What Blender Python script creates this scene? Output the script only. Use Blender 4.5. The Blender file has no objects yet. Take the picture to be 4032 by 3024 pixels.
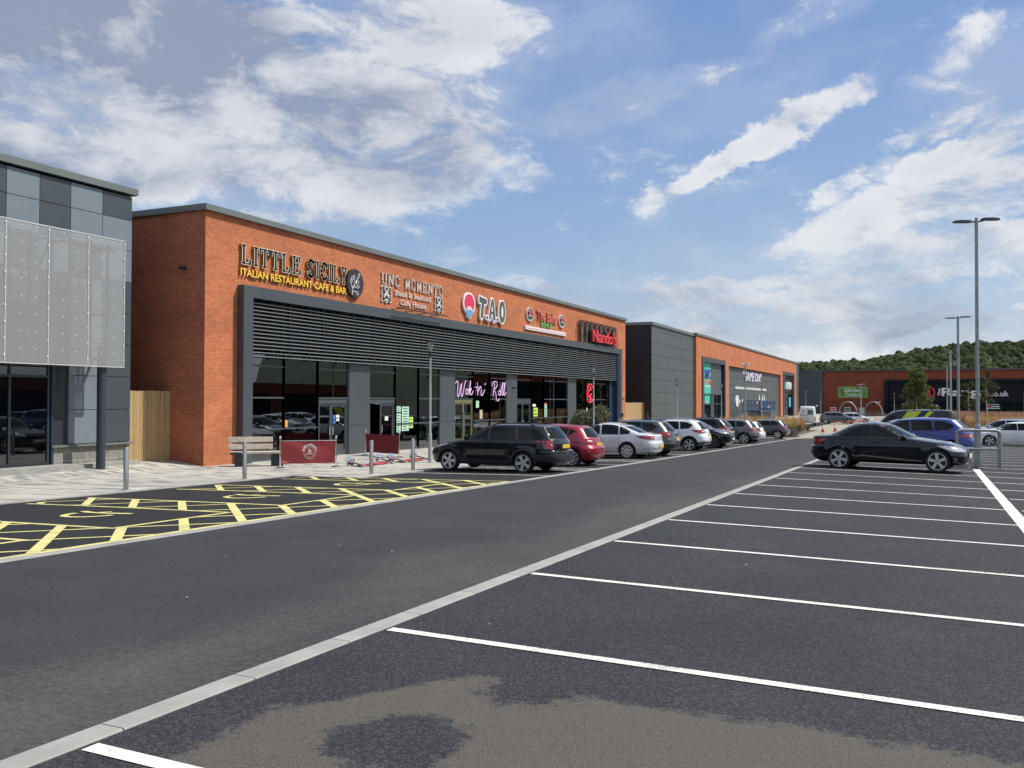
import bpy, bmesh, math, random
from mathutils import Vector, Matrix
from math import pi, sin, cos, tan, radians, atan2, asin, sqrt
random.seed(7)
S = bpy.context.scene
C = S.collection

# ------------------------------------------------------------------ camera
YAW = math.atan(1640/3578.0); TH = math.atan(0.0182); ROLL = 0.00238
fw = Vector((-sin(YAW)*cos(TH), cos(YAW)*cos(TH), sin(TH)))
rt = Vector((cos(YAW), sin(YAW), 0)); up = rt.cross(fw)
r2 = cos(ROLL)*rt + sin(ROLL)*up; u2 = -sin(ROLL)*rt + cos(ROLL)*up
cd = bpy.data.cameras.new('camera'); cam = bpy.data.objects.new('camera', cd); C.objects.link(cam)
cam.matrix_world = Matrix(((r2.x, u2.x, -fw.x, 0), (r2.y, u2.y, -fw.y, 0), (r2.z, u2.z, -fw.z, 0), (0, 0, 0, 1)))
cd.sensor_width = 36; cd.lens = 36*3578/4032.0; cd.clip_start = 0.1; cd.clip_end = 6000
S.camera = cam

# ------------------------------------------------------------------ sun, sky, exposure
SUN = Vector((0.62, 0.46, 1.0)).normalized()
ld = bpy.data.lights.new('sun', 'SUN'); ld.energy = 4.5; ld.angle = radians(0.55); ld.color = (1.0, 0.955, 0.89)
sun = bpy.data.objects.new('sun', ld); C.objects.link(sun)
sun.rotation_euler = SUN.to_track_quat('Z', 'Y').to_euler(); sun.location = (60, 60, 90)
S.view_settings.view_transform = 'Standard'; S.view_settings.look = 'None'
S.view_settings.exposure = 0.2; S.view_settings.gamma = 1; S.view_settings.use_curve_mapping = False
S.render.resolution_x = 1024; S.render.resolution_y = 768
S.render.engine = 'CYCLES'
S.cycles.use_denoising = True
S.cycles.max_bounces = 6; S.cycles.transparent_max_bounces = 12
S.cycles.sample_clamp_indirect = 6

class NT:
    """small helper to chain shader nodes"""
    def __init__(s, tree): s.t = tree; s.n = tree.nodes; s.l = tree.links
    def new(s, typ, **kw):
        n = s.n.new(typ)
        for k, v in kw.items(): setattr(n, k, v)
        return n
    def put(s, inp, v):
        if isinstance(v, bpy.types.NodeSocket): s.l.new(v, inp)
        else: inp.default_value = v
    def m(s, op, a, b=None, c=None, clamp=False):
        n = s.new('ShaderNodeMath', operation=op); n.use_clamp = clamp
        s.put(n.inputs[0], a)
        if b is not None: s.put(n.inputs[1], b)
        if c is not None: s.put(n.inputs[2], c)
        return n.outputs[0]
    def ramp(s, v, a, b, smooth=True, lo=0.0, hi=1.0):
        n = s.new('ShaderNodeMapRange', interpolation_type='SMOOTHSTEP' if smooth else 'LINEAR')
        s.put(n.inputs['Value'], v); s.put(n.inputs['From Min'], a); s.put(n.inputs['From Max'], b)
        s.put(n.inputs['To Min'], lo); s.put(n.inputs['To Max'], hi)
        return n.outputs['Result']
    def mix(s, f, a, b, blend='MIX'):
        n = s.new('ShaderNodeMix', data_type='RGBA', blend_type=blend)
        s.put(n.inputs['Factor'], f)
        ia = [i for i in n.inputs if i.name == 'A' and i.type == 'RGBA'][0]
        ib = [i for i in n.inputs if i.name == 'B' and i.type == 'RGBA'][0]
        s.put(ia, a); s.put(ib, b)
        return [o for o in n.outputs if o.type == 'RGBA'][0]
    def noise(s, vec, scale, detail=3.0, rough=0.55, dist=0.0, dim='3D'):
        n = s.new('ShaderNodeTexNoise', noise_dimensions=dim)
        if vec is not None: s.l.new(vec, n.inputs['Vector'])
        n.inputs['Scale'].default_value = scale; n.inputs['Detail'].default_value = detail
        n.inputs['Roughness'].default_value = rough; n.inputs['Distortion'].default_value = dist
        return n.outputs['Fac']
    def xyz(s, v):
        n = s.new('ShaderNodeSeparateXYZ'); s.l.new(v, n.inputs[0]); return n.outputs
    def comb(s, x, y, z):
        n = s.new('ShaderNodeCombineXYZ'); s.put(n.inputs[0], x); s.put(n.inputs[1], y); s.put(n.inputs[2], z); return n.outputs[0]
    def pos(s): return s.new('ShaderNodeNewGeometry').outputs['Position']
    def opos(s): return s.new('ShaderNodeTexCoord').outputs['Object']
    def vscale(s, v, k):
        n = s.new('ShaderNodeVectorMath', operation='MULTIPLY'); s.l.new(v, n.inputs[0]); n.inputs[1].default_value = k; return n.outputs[0]

def make_world():
    w = bpy.data.worlds.new("World"); S.world = w; w.use_nodes = True
    t = w.node_tree; t.nodes.clear(); N = NT(t)
    sky = N.new('ShaderNodeTexSky', sky_type='NISHITA')
    sky.sun_disc = False; sky.sun_elevation = asin(SUN.z); sky.sun_rotation = atan2(SUN.x, SUN.y)
    sky.altitude = 50; sky.air_density = 1.0; sky.dust_density = 1.0; sky.ozone_density = 1.2
    d = N.new('ShaderNodeTexCoord').outputs['Generated']
    x, y, z = N.xyz(d)
    az = N.m('ARCTAN2', x, y); el = N.m('ARCSINE', z)
    # flat cloud deck coordinates: stretched towards the horizon
    k = N.m('ADD', N.m('MAXIMUM', z, 0.0), 0.16)
    P = N.comb(N.m('DIVIDE', x, k), N.m('DIVIDE', y, k), 3.7)
    n1 = N.noise(P, 1.5, 7.0, 0.62, 0.35)
    n2 = N.noise(P, 4.5, 5.0, 0.6, 0.2)
    A = N.comb(az, N.m('MULTIPLY', el, 1.9), 1.0)
    n3 = N.noise(A, 8.5, 10.0, 0.66, 0.35)
    n4 = N.noise(A, 2.6, 5.0, 0.6, 0.3)
    wx = N.m('MULTIPLY', N.m('SUBTRACT', N.noise(A, 11.0, 6.0, 0.65), 0.5), 0.13)
    wy = N.m('MULTIPLY', N.m('SUBTRACT', N.noise(N.comb(el, az, 4.0), 12.0, 6.0, 0.65), 0.5), 0.06)
    azw = N.m('ADD', az, wx); elw = N.m('ADD', el, wy)
    blobs = [(-0.844,0.336,0.253,0.095,0.00,1.00,0.90),(-0.636,0.308,0.210,0.068,-0.14,0.90,0.50),(-0.536,0.385,0.133,0.048,0.00,0.90,0.10),(-0.703,0.257,0.204,0.050,-0.09,0.95,0.35),(-0.873,0.242,0.142,0.05,0.00,0.95,0.50),(-0.465,0.396,0.041,0.022,-0.35,0.80,0.00),(-0.505,0.300,0.077,0.056,-0.52,0.75,0.10),(-0.535,0.256,0.086,0.043,0.00,0.70,0.35),(-0.545,0.173,0.061,0.020,-0.26,0.60,0.00),(-0.659,0.199,0.098,0.024,0.09,0.60,0.10),(-0.336,0.311,0.081,0.021,0.26,0.62,0.10),(-0.331,0.259,0.061,0.019,-0.09,0.50,0.10),(-0.408,0.243,0.041,0.012,0.00,0.50,0.10),(-0.212,0.346,0.041,0.010,0.09,0.62,0.00),(-0.107,0.389,0.041,0.015,0.35,0.60,0.00),(-0.154,0.368,0.024,0.008,0.44,0.55,0.00),(-0.173,0.264,0.127,0.016,0.47,0.90,0.10),(-0.241,0.235,0.044,0.007,0.38,0.70,0.00),(0.033,0.326,0.061,0.017,0.44,0.80,0.05),(0.073,0.295,0.047,0.037,0.35,0.80,0.10),(0.020,0.277,0.065,0.015,0.31,0.75,0.10),(0.036,0.241,0.076,0.022,0.35,0.80,0.15),(-0.089,0.214,0.020,0.010,0.35,0.60,0.00),(-0.045,0.181,0.120,0.028,0.21,0.80,0.25),(-0.126,0.167,0.064,0.010,0.24,0.70,0.10),(-0.002,0.142,0.123,0.036,0.09,0.72,0.40),(-0.090,0.109,0.167,0.029,0.00,0.70,0.45),(-0.316,0.114,0.100,0.020,0.00,0.75,0.30),(-0.281,0.133,0.037,0.006,0.00,0.90,0.00),(-0.232,0.073,0.126,0.020,0.00,0.60,0.35),(-0.002,0.078,0.107,0.023,0.00,0.70,0.40),(0.052,0.200,0.055,0.026,0.35,0.80,0.20)]
    tot = None; grey = None
    for (a, e, ra, re, r, wt, g) in blobs:
        if ra < 0.062: wt *= 0.78; ra *= 1.15; re *= 1.2
        if a < -0.45: g = min(1.0, g*1.35+0.10)
        dx = N.m('SUBTRACT', azw, a); dy = N.m('SUBTRACT', elw, e)
        u = N.m('ADD', N.m('MULTIPLY', dx, cos(r)/ra), N.m('MULTIPLY', dy, sin(r)/ra))
        v = N.m('ADD', N.m('MULTIPLY', dx, -sin(r)/re), N.m('MULTIPLY', dy, cos(r)/re))
        q = N.m('ADD', N.m('MULTIPLY', u, u), N.m('MULTIPLY', v, v))
        b = N.m('MULTIPLY', N.ramp(q, 2.0, 0.25), wt)
        tot = b if tot is None else N.m('MAXIMUM', tot, b)
        if g > 0.05:
            gb = N.m('MULTIPLY', N.ramp(q, 1.3, 0.1), g)
            grey = gb if grey is None else N.m('MAXIMUM', grey, gb)
    tot = N.m('MAXIMUM', tot, N.m('MULTIPLY', N.ramp(el, 0.20, 0.09), N.ramp(az, -0.62, -0.30, lo=0.25, hi=0.62)))
    # outside the mapped part of the sky: ordinary scattered cloud
    away = N.ramp(N.m('ABSOLUTE', N.m('ADD', az, 0.43)), 0.62, 0.85)
    tot = N.m('MAXIMUM', tot, N.m('MULTIPLY', away, 0.62))
    tot = N.m('MAXIMUM', tot, N.ramp(el, 0.52, 0.62, hi=0.55))
    nn = N.m('ADD', N.m('MULTIPLY', n3, 0.8), N.m('MULTIPLY', n1, 0.2))
    nn = N.m('MULTIPLY_ADD', N.m('SUBTRACT', nn, 0.5), 3.3, 0.5)
    n6 = N.m('MULTIPLY_ADD', N.m('SUBTRACT', N.noise(N.comb(N.m('ADD', az, wx), N.m('MULTIPLY', elw, 4.5), 6.0), 7.5, 7.0, 0.6, 0.2), 0.5), 2.6, 0.5)
    lowf = N.ramp(el, 0.20, 0.11)
    nn = N.m('ADD', N.m('MULTIPLY', nn, N.m('SUBTRACT', 1.0, lowf)), N.m('MULTIPLY', n6, lowf))
    dens = N.ramp(N.m('ADD', nn, N.m('MULTIPLY', tot, 0.92)), 0.74, 1.42)
    thin = N.m('MULTIPLY', N.ramp(N.m('ADD', n4, N.m('MULTIPLY', tot, 0.22)), 0.45, 0.8), 0.42)
    hz = N.ramp(el, 0.15, 0.0, hi=0.35)
    dens = N.m('MAXIMUM', dens, thin); 
    n5 = N.noise(A, 5.0, 6.0, 0.6, 0.3)
    gf = N.m('MULTIPLY', N.ramp(n5, 0.60, 0.42), N.m('MULTIPLY', grey, 0.85))
    gf = N.m('ADD', gf, N.m('MULTIPLY', grey, 0.30), clamp=True)
    gf = N.m('ADD', gf, N.ramp(n3, 0.58, 0.38, hi=0.42), clamp=True)
    ccol = N.mix(gf, (7.9, 8.05, 8.3, 1), (2.9, 3.35, 4.5, 1))
    scol = N.mix(0.62, sky.outputs[0], N.mix(N.ramp(el, 0.0, 0.42, False), (3.9, 5.4, 7.2, 1), (1.75, 3.15, 6.7, 1)))
    scol = N.mix(hz, scol, (5.6, 6.2, 7.0, 1))
    col = N.mix(N.m('MULTIPLY', dens, 0.93), scol, ccol)
    bg = N.new('ShaderNodeBackground'); N.l.new(col, bg.inputs[0]); bg.inputs[1].default_value = 0.092
    out = N.new('ShaderNodeOutputWorld'); N.l.new(bg.outputs[0], out.inputs[0])
make_world()

# ------------------------------------------------------------------ ground shape
PX = [-80,-24,-22.5,-14.4,-9.64,-3.38,1.28,6,12,80]
PB = [1.95,1.97,2.16,1.83,1.75,1.50,1.585,1.66,1.70,1.9]
PS = [.0055,.0055,.0055,.0162,.0162,.0162,.0162,.0162,.0162,.0162]
def interp(x, X, Y):
    if x <= X[0]: return Y[0]
    for i in range(1, len(X)):
        if x <= X[i]:
            t = (x-X[i-1])/(X[i]-X[i-1]); return Y[i-1]+(Y[i]-Y[i-1])*t
    return Y[-1]
def gz(x, y): return -(interp(x, PX, PB)+interp(x, PX, PS)*min(max(y, -40), 75))

# ------------------------------------------------------------------ object helpers
def tag(o, label=None, cat=None, group=None, kind=None):
    if label: o['label'] = label
    if cat: o['category'] = cat
    if group: o['group'] = group
    if kind: o['kind'] = kind
    return o
def thing(name, label, cat, loc=(0,0,0), rz=0, group=None):
    o = bpy.data.objects.new(name, None); C.objects.link(o); o.empty_display_size = 0.2
    o.location = loc; o.rotation_euler = (0, 0, rz)
    return tag(o, label, cat, group)
def copy_tree(o, parent=None):
    c = o.copy(); C.objects.link(c); c.parent = parent
    for ch in list(o.children): copy_tree(ch, c)
    return c
class MB:
    """collects geometry for ONE mesh object"""
    def __init__(s): s.v = []; s.f = []; s.mi = []; s.cur = 0
    def face(s, pts):
        b = len(s.v); s.v += [tuple(p) for p in pts]; s.f.append(tuple(range(b, b+len(pts)))); s.mi.append(s.cur)
    def raw(s, vs, fs):
        b = len(s.v); s.v += [tuple(p) for p in vs]
        for f in fs: s.f.append(tuple(i+b for i in f)); s.mi.append(s.cur)
    def box(s, x0, x1, y0, y1, z0, z1, M=None):
        if x0 > x1: x0, x1 = x1, x0
        if y0 > y1: y0, y1 = y1, y0
        if z0 > z1: z0, z1 = z1, z0
        v = [Vector((x, y, z)) for z in (z0, z1) for y in (y0, y1) for x in (x0, x1)]
        if M is not None: v = [M @ p for p in v]
        s.raw(v, [(0,2,3,1),(4,5,7,6),(0,1,5,4),(2,6,7,3),(0,4,6,2),(1,3,7,5)])
        return s
    def bbox(s, x0, x1, y0, y1, z0, z1, b=0.01, M=None):
        """box with chamfered vertical and top edges"""
        pl = lambda i: [(x0+i, y0+b), (x0+b, y0+i), (x1-b, y0+i), (x1-i, y0+b), (x1-i, y1-b), (x1-b, y1-i), (x0+b, y1-i), (x0+i, y1-b)]
        rings = [[Vector((x, y, z)) for x, y in pl(i)] for z, i in ((z0, b), (z0+b, 0), (z1-b, 0), (z1, b))]
        if M is not None: rings = [[M @ p for p in r] for r in rings]
        s.loft(rings, caps=True); return s
    def loft(s, rings, caps=True, closed=True):
        b = len(s.v); n = len(rings[0])
        for r in rings: s.v += [tuple(p) for p in r]
        for i in range(len(rings)-1):
            for j in range(n if closed else n-1):
                a = b+i*n+j; c = b+i*n+(j+1) % n
                s.f.append((a, c, c+n, a+n)); s.mi.append(s.cur)
        if caps:
            s.f.append(tuple(b+j for j in reversed(range(n)))); s.mi.append(s.cur)
            s.f.append(tuple(b+(len(rings)-1)*n+j for j in range(n))); s.mi.append(s.cur)
        return s
    def tube(s, pts, r, n=8, caps=True):
        pts = [Vector(p) for p in pts]; rs = r if isinstance(r, (list, tuple)) else [r]*len(pts)
        rings = []; ref = None
        for i, p in enumerate(pts):
            d = (pts[min(i+1, len(pts)-1)]-pts[max(i-1, 0)]).normalized()
            if ref is None: ref = Vector((0, 0, 1)) if abs(d.z) < 0.9 else Vector((1, 0, 0))
            a = d.cross(ref).normalized(); c = d.cross(a).normalized(); ref = -c if False else ref
            if abs(d.dot(ref)) > 0.95:
                ref = Vector((1, 0, 0)) if abs(d.x) < 0.9 else Vector((0, 1, 0)); a = d.cross(ref).normalized(); c = d.cross(a).normalized()
            rings.append([p+a*rs[i]*cos(2*pi*k/n)+c*rs[i]*sin(2*pi*k/n) for k in range(n)])
        return s.loft(rings, caps)
    def lathe(s, prof, n=16, c=(0, 0, 0), axis='z', caps=True, M=None):
        rings = []
        for r, h in prof:
            ring = []
            for k in range(n):
                a = 2*pi*k/n; u, v = r*cos(a), r*sin(a)
                p = {'z': (u, v, h), 'y': (u, h, v), 'x': (h, u, v)}[axis]
                p = Vector(p)+Vector(c)
                ring.append(M @ p if M is not None else p)
            rings.append(ring)
        return s.loft(rings, caps)
    def prism(s, poly, a, b, axis='x', M=None):
        """polygon (2D) extruded between a and b along an axis; x: (y,z)  y: (x,z)  z: (x,y)"""
        n = len(poly)
        mk = {'x': lambda p, h: (h, p[0], p[1]), 'y': lambda p, h: (p[0], h, p[1]), 'z': lambda p, h: (p[0], p[1], h)}[axis]
        v = [Vector(mk(p, a)) for p in poly]+[Vector(mk(p, b)) for p in poly]
        if M is not None: v = [M @ p for p in v]
        s.raw(v, [tuple(reversed(range(n))), tuple(range(n, 2*n))]+[(i, (i+1) % n, n+(i+1) % n, n+i) for i in range(n)])
        return s
    def build(s, name, mats, parent=None, smooth=False, fix=True):
        me = bpy.data.meshes.new(name); me.from_pydata(s.v, [], s.f)
        if not isinstance(mats, (list, tuple)): mats = [mats]
        for m in mats: me.materials.append(m)
        for p, i in zip(me.polygons, s.mi): p.material_index = i
        if fix:
            bm = bmesh.new(); bm.from_mesh(me); bmesh.ops.recalc_face_normals(bm, faces=bm.faces); bm.to_mesh(me); bm.free()
        if smooth:
            for p in me.polygons: p.use_smooth = True
            try: me.set_sharp_from_angle(angle=radians(40))
            except Exception: pass
        o = bpy.data.objects.new(name, me); C.objects.link(o)
        if parent: o.parent = parent
        return o
def struct(o): o['kind'] = 'structure'; return o

# ------------------------------------------------------------------ materials
def mat(name, col, rough=0.6, metal=0.0, spec=0.5, coat=0.0, bump=0.0, bscale=30.0, var=0.0, vscale=3.0, emit=None, estr=0.0):
    m = bpy.data.materials.new(name); m.use_nodes = True; N = NT(m.node_tree)
    b = m.node_tree.nodes['Principled BSDF']
    c = (col[0], col[1], col[2], 1)
    if var > 0:
        f = N.noise(N.opos(), vscale, 4.0, 0.6)
        lo = tuple(max(0, v*(1-var)) for v in col)+(1,); hi = tuple(min(1, v*(1+var)) for v in col)+(1,)
        N.l.new(N.mix(N.ramp(f, 0.3, 0.7), lo, hi), b.inputs['Base Color'])
    else: b.inputs['Base Color'].default_value = c
    b.inputs['Roughness'].default_value = rough; b.inputs['Metallic'].default_value = metal
    b.inputs['Specular IOR Level'].default_value = spec
    if coat: b.inputs['Coat Weight'].default_value = coat; b.inputs['Coat Roughness'].default_value = 0.03
    if bump > 0:
        bn = N.new('ShaderNodeBump'); bn.inputs['Strength'].default_value = bump; bn.inputs['Distance'].default_value = 0.01
        N.l.new(N.noise(N.opos(), bscale, 4.0, 0.6), bn.inputs['Height']); N.l.new(bn.outputs[0], b.inputs['Normal'])
    if emit: b.inputs['Emission Color'].default_value = (*emit, 1); b.inputs['Emission Strength'].default_value = estr
    return m
def paint(name, col, flake=0.0, rough=0.32, metal=0.3):
    m = mat(name, col, rough, metal, 0.5, coat=1.0)
    return m
def brick_mat(name, axis, c1, c2, mortar, bump=0.35):
    m = bpy.data.materials.new(name); m.use_nodes = True; N = NT(m.node_tree); b = m.node_tree.nodes['Principled BSDF']
    x, y, z = N.xyz(N.pos())
    v = N.comb(y if axis == 'x' else x, z, 0.0)
    t = N.new('ShaderNodeTexBrick'); N.l.new(v, t.inputs['Vector'])
    t.offset = 0.5; t.inputs['Scale'].default_value = 1.0
    t.inputs['Brick Width'].default_value = 0.225; t.inputs['Row Height'].default_value = 0.075
    t.inputs['Mortar Size'].default_value = 0.0055; t.inputs['Mortar Smooth'].default_value = 0.2; t.inputs['Bias'].default_value = -0.1
    t.inputs['Color1'].default_value = (*c1, 1); t.inputs['Color2'].default_value = (*c2, 1); t.inputs['Mortar'].default_value = (*mortar, 1)
    big = N.noise(N.comb(N.m('MULTIPLY', y if axis == 'x' else x, 0.5), z, 0.0), 0.9, 4.0, 0.6)
    fine = N.noise(N.pos(), 9.0, 3.0, 0.6)
    col = N.mix(1.0, t.outputs['Color'], N.mix(N.ramp(big, 0.3, 0.7), (0.86, 0.86, 0.88, 1), (1.1, 1.08, 1.05, 1)), 'MULTIPLY')
    col = N.mix(1.0, col, N.mix(N.ramp(fine, 0.3, 0.7), (0.9, 0.9, 0.9, 1), (1.08, 1.08, 1.08, 1)), 'MULTIPLY')
    N.l.new(col, b.inputs['Base Color']); b.inputs['Roughness'].default_value = 0.85; b.inputs['Specular IOR Level'].default_value = 0.25
    bn = N.new('ShaderNodeBump'); bn.inputs['Strength'].default_value = bump; bn.inputs['Distance'].default_value = 0.006; bn.invert = True
    N.l.new(t.outputs['Fac'], bn.inputs['Height']); N.l.new(bn.outputs[0], b.inputs['Normal'])
    return m
def glass_mat(name, tint=0.4, ior=1.75, wav=0.0, tc=(0.75, 0.9, 0.88)):
    m = bpy.data.materials.new(name); m.use_nodes = True; N = NT(m.node_tree); m.node_tree.nodes.clear()
    tr = N.new('ShaderNodeBsdfTransparent'); tr.inputs[0].default_value = (tint*tc[0], tint*tc[1], tint*tc[2], 1)
    gl = N.new('ShaderNodeBsdfGlossy'); gl.inputs['Color'].default_value = (0.95, 0.97, 1, 1); gl.inputs['Roughness'].default_value = 0.0
    fr = N.new('ShaderNodeFresnel'); fr.inputs['IOR'].default_value = ior
    if wav > 0:
        bn = N.new('ShaderNodeBump'); bn.inputs['Strength'].default_value = wav; bn.inputs['Distance'].default_value = 0.05
        N.l.new(N.noise(N.pos(), 0.9, 1.0, 0.5), bn.inputs['Height'])
        N.l.new(bn.outputs[0], gl.inputs['Normal'])
    mx = N.new('ShaderNodeMixShader'); N.l.new(fr.outputs[0], mx.inputs[0]); N.l.new(tr.outputs[0], mx.inputs[1]); N.l.new(gl.outputs[0], mx.inputs[2])
    o = N.new('ShaderNodeOutputMaterial'); N.l.new(mx.outputs[0], o.inputs[0])
    return m
M = {}
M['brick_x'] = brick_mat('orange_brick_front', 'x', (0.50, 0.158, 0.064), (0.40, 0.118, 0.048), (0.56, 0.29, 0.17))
M['brick_y'] = brick_mat('orange_brick_end_shaded', 'y', (0.40, 0.118, 0.056), (0.30, 0.085, 0.042), (0.52, 0.30, 0.20))  # same brick as the front, darkened: the end wall's shade is in the colour
M['coping'] = mat('grey_green_coping', (0.155, 0.178, 0.168), 0.45, 0.2, var=0.06, vscale=0.5)
M['frame'] = mat('slate_grey_metal', (0.066, 0.080, 0.087), 0.42, 0.15, var=0.05, vscale=0.6)
M['frame_dk'] = mat('charcoal_frame', (0.030, 0.035, 0.040), 0.4, 0.2)
M['louvre'] = mat('pale_grey_louvre', (0.20, 0.225, 0.24), 0.36, 0.35)
M['black'] = mat('matt_black', (0.012, 0.012, 0.014), 0.6)
M['blackp'] = mat('black_plastic', (0.02, 0.021, 0.023), 0.55)
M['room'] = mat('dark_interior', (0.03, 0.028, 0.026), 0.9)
M['blue'] = mat('deep_blue_panel', (0.0015, 0.024, 0.060), 0.5, var=0.05)
M['steel'] = mat('brushed_steel', (0.55, 0.54, 0.51), 0.28, 0.95)
M['chrome'] = mat('chrome', (0.8, 0.8, 0.8), 0.08, 1.0)
M['galv'] = mat('galvanised_steel', (0.33, 0.36, 0.355), 0.5, 0.45, var=0.12, vscale=6)
M['lampgrey'] = mat('lamp_post_grey', (0.36, 0.39, 0.39), 0.45, 0.2, var=0.05, vscale=3)
M['white'] = mat('white_plastic', (0.8, 0.8, 0.78), 0.5)
M['glass'] = glass_mat('shopfront_glass', 0.62, 2.15, 0.006)
M['glass2'] = glass_mat('clear_glass', 0.55, 1.9, 0.010)
M['concrete'] = mat('pale_concrete_kerb', (0.29, 0.285, 0.262), 0.85, bump=0.2, bscale=60, var=0.12, vscale=2.5)
M['rubber'] = mat('rubber', (0.013, 0.013, 0.014), 0.75)
# ------------------------------------------------------------------ ground materials
def asphalt(name, base, speck, amp, silt=None, rough=0.85, sc=170.0):
    m = bpy.data.materials.new(name); m.use_nodes = True; N = NT(m.node_tree); b = m.node_tree.nodes['Principled BSDF']
    P = N.pos()
    vor = N.new('ShaderNodeTexVoronoi'); N.l.new(P, vor.inputs['Vector']); vor.inputs['Scale'].default_value = sc*0.55
    st = N.xyz(vor.outputs['Color'])[0]
    f = N.noise(P, sc, 2.0, 0.7); g = N.noise(P, 0.7, 4.0, 0.6); h = N.noise(P, 14.0, 3.0, 0.7)
    stone = N.m('MULTIPLY', N.m('ADD', N.ramp(f, 0.35, 0.75), N.ramp(st, 0.45, 1.0)), 0.5)
    col = N.mix(N.m('MULTIPLY', stone, amp), (*base, 1), (*speck, 1))
    col = N.mix(1.0, col, N.mix(N.ramp(g, 0.3, 0.7), (0.86, 0.86, 0.88, 1), (1.13, 1.12, 1.1, 1)), 'MULTIPLY')
    col = N.mix(1.0, col, N.mix(N.ramp(h, 0.3, 0.7), (0.9, 0.9, 0.9, 1), (1.1, 1.1, 1.1, 1)), 'MULTIPLY')
    if silt: col = silt(N, P, col, stone, f)
    N.l.new(col, b.inputs['Base Color']); b.inputs['Roughness'].default_value = rough; b.inputs['Specular IOR Level'].default_value = 0.3
    bn = N.new('ShaderNodeBump'); bn.inputs['Strength'].default_value = 0.55; bn.inputs['Distance'].default_value = 0.006
    N.l.new(N.m('ADD', vor.outputs['Distance'], N.m('MULTIPLY', f, 0.6)), bn.inputs['Height']); N.l.new(bn.outputs[0], b.inputs['Normal'])
    return m
def silt_road(N, P, col, stone, f):
    x, y, z = N.xyz(P)
    near = N.ramp(x, -6.9, -3.9)                       # washed-in silt lies along the centre kerb
    fr = N.noise(N.vscale(P, (1.0, 0.55, 1)), 0.55, 3.0, 0.6)
    st = N.noise(N.vscale(P, (3.5, 6.0, 1)), 6.0, 6.0, 0.75)
    a = N.m('ADD', N.m('MULTIPLY', near, 0.55), N.m('MULTIPLY', fr, 0.75))
    k = N.ramp(N.m('ADD', a, N.m('MULTIPLY', st, 1.35)), 1.36, 1.86)
    k = N.m('MULTIPLY', k, N.ramp(near, 0.0, 0.3)); k = N.m('MULTIPLY', k, N.ramp(stone, 0.95, 0.2, lo=0.35))
    fade = N.ramp(y, 34, 16, lo=0.35)
    return N.mix(N.m('MULTIPLY', N.m('MULTIPLY', k, fade), 0.62), col, (0.115, 0.106, 0.086, 1))
def silt_bay(N, P, col, stone, f):
    x, y, z = N.xyz(P)
    w1 = N.m('MULTIPLY', N.m('SUBTRACT', N.noise(P, 2.6, 6.0, 0.68), 0.5), 1.7)
    w2 = N.m('MULTIPLY', N.m('SUBTRACT', N.noise(P, 14.0, 4.0, 0.7), 0.5), 0.28)
    top = N.m('SUBTRACT', N.ramp(x, -3.0, -2.35, lo=3.85, hi=4.74), y)
    left = N.m('ADD', x, 3.02)
    d = N.m('MINIMUM', top, left)
    # a darker bare hollow left inside the patch
    hx = N.m('DIVIDE', N.m('ADD', x, 2.27), 0.31); hy = N.m('DIVIDE', N.m('SUBTRACT', y, 3.63), 0.36)
    hd = N.m('SUBTRACT', N.m('SQRT', N.m('ADD', N.m('MULTIPLY', hx, hx), N.m('MULTIPLY', hy, hy))), 1.0)
    d = N.m('MINIMUM', d, N.m('MULTIPLY', hd, 0.38))
    gx = N.m('DIVIDE', N.m('ADD', x, 2.02), 0.22); gy = N.m('DIVIDE', N.m('SUBTRACT', y, 4.72), 0.30)
    gd = N.m('SUBTRACT', N.m('SQRT', N.m('ADD', N.m('MULTIPLY', gx, gx), N.m('MULTIPLY', gy, gy))), 1.0)
    d = N.m('MINIMUM', d, N.m('MULTIPLY', gd, 0.2))
    w3 = N.m('MULTIPLY', N.m('SUBTRACT', N.noise(P, 45.0, 3.0, 0.7), 0.5), 0.30)
    e = N.m('ADD', N.m('ADD', N.m('ADD', d, w3), N.m('MULTIPLY', w1, 0.30)), N.m('MULTIPLY', w2, 0.8))
    k = N.m('MULTIPLY', N.ramp(e, -0.03, 0.07), N.ramp(stone, 0.80, 0.48, lo=0.05))
    # a few faint patches further along
    far = N.m('MULTIPLY', N.ramp(N.noise(P, 0.35, 4.0, 0.65), 0.58, 0.72), 0.22)
    k = N.m('MAXIMUM', N.m('MULTIPLY', k, 0.92), far)
    oil = N.m('MULTIPLY', N.ramp(N.noise(N.vscale(P, (0.9, 1.6, 1)), 1.1, 3.0, 0.6), 0.66, 0.74), 0.55)
    col = N.mix(oil, col, (0.006, 0.006, 0.007, 1))
    return N.mix(k, col, N.mix(N.ramp(f, 0.3, 0.7), (0.056, 0.050, 0.041, 1), (0.125, 0.112, 0.093, 1)))
M['asph_road'] = asphalt('worn_grey_asphalt', (0.0290, 0.0300, 0.0335), (0.060, 0.062, 0.066), 0.55, silt_road, sc=110)
M['asph_bay'] = asphalt('coarse_asphalt', (0.0085, 0.0095, 0.0120), (0.105, 0.108, 0.122), 0.62, silt_bay, sc=150)
M['asph_dark'] = asphalt('fresh_black_asphalt', (0.0125, 0.013, 0.0145), (0.045, 0.045, 0.05), 0.45, sc=110)
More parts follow.
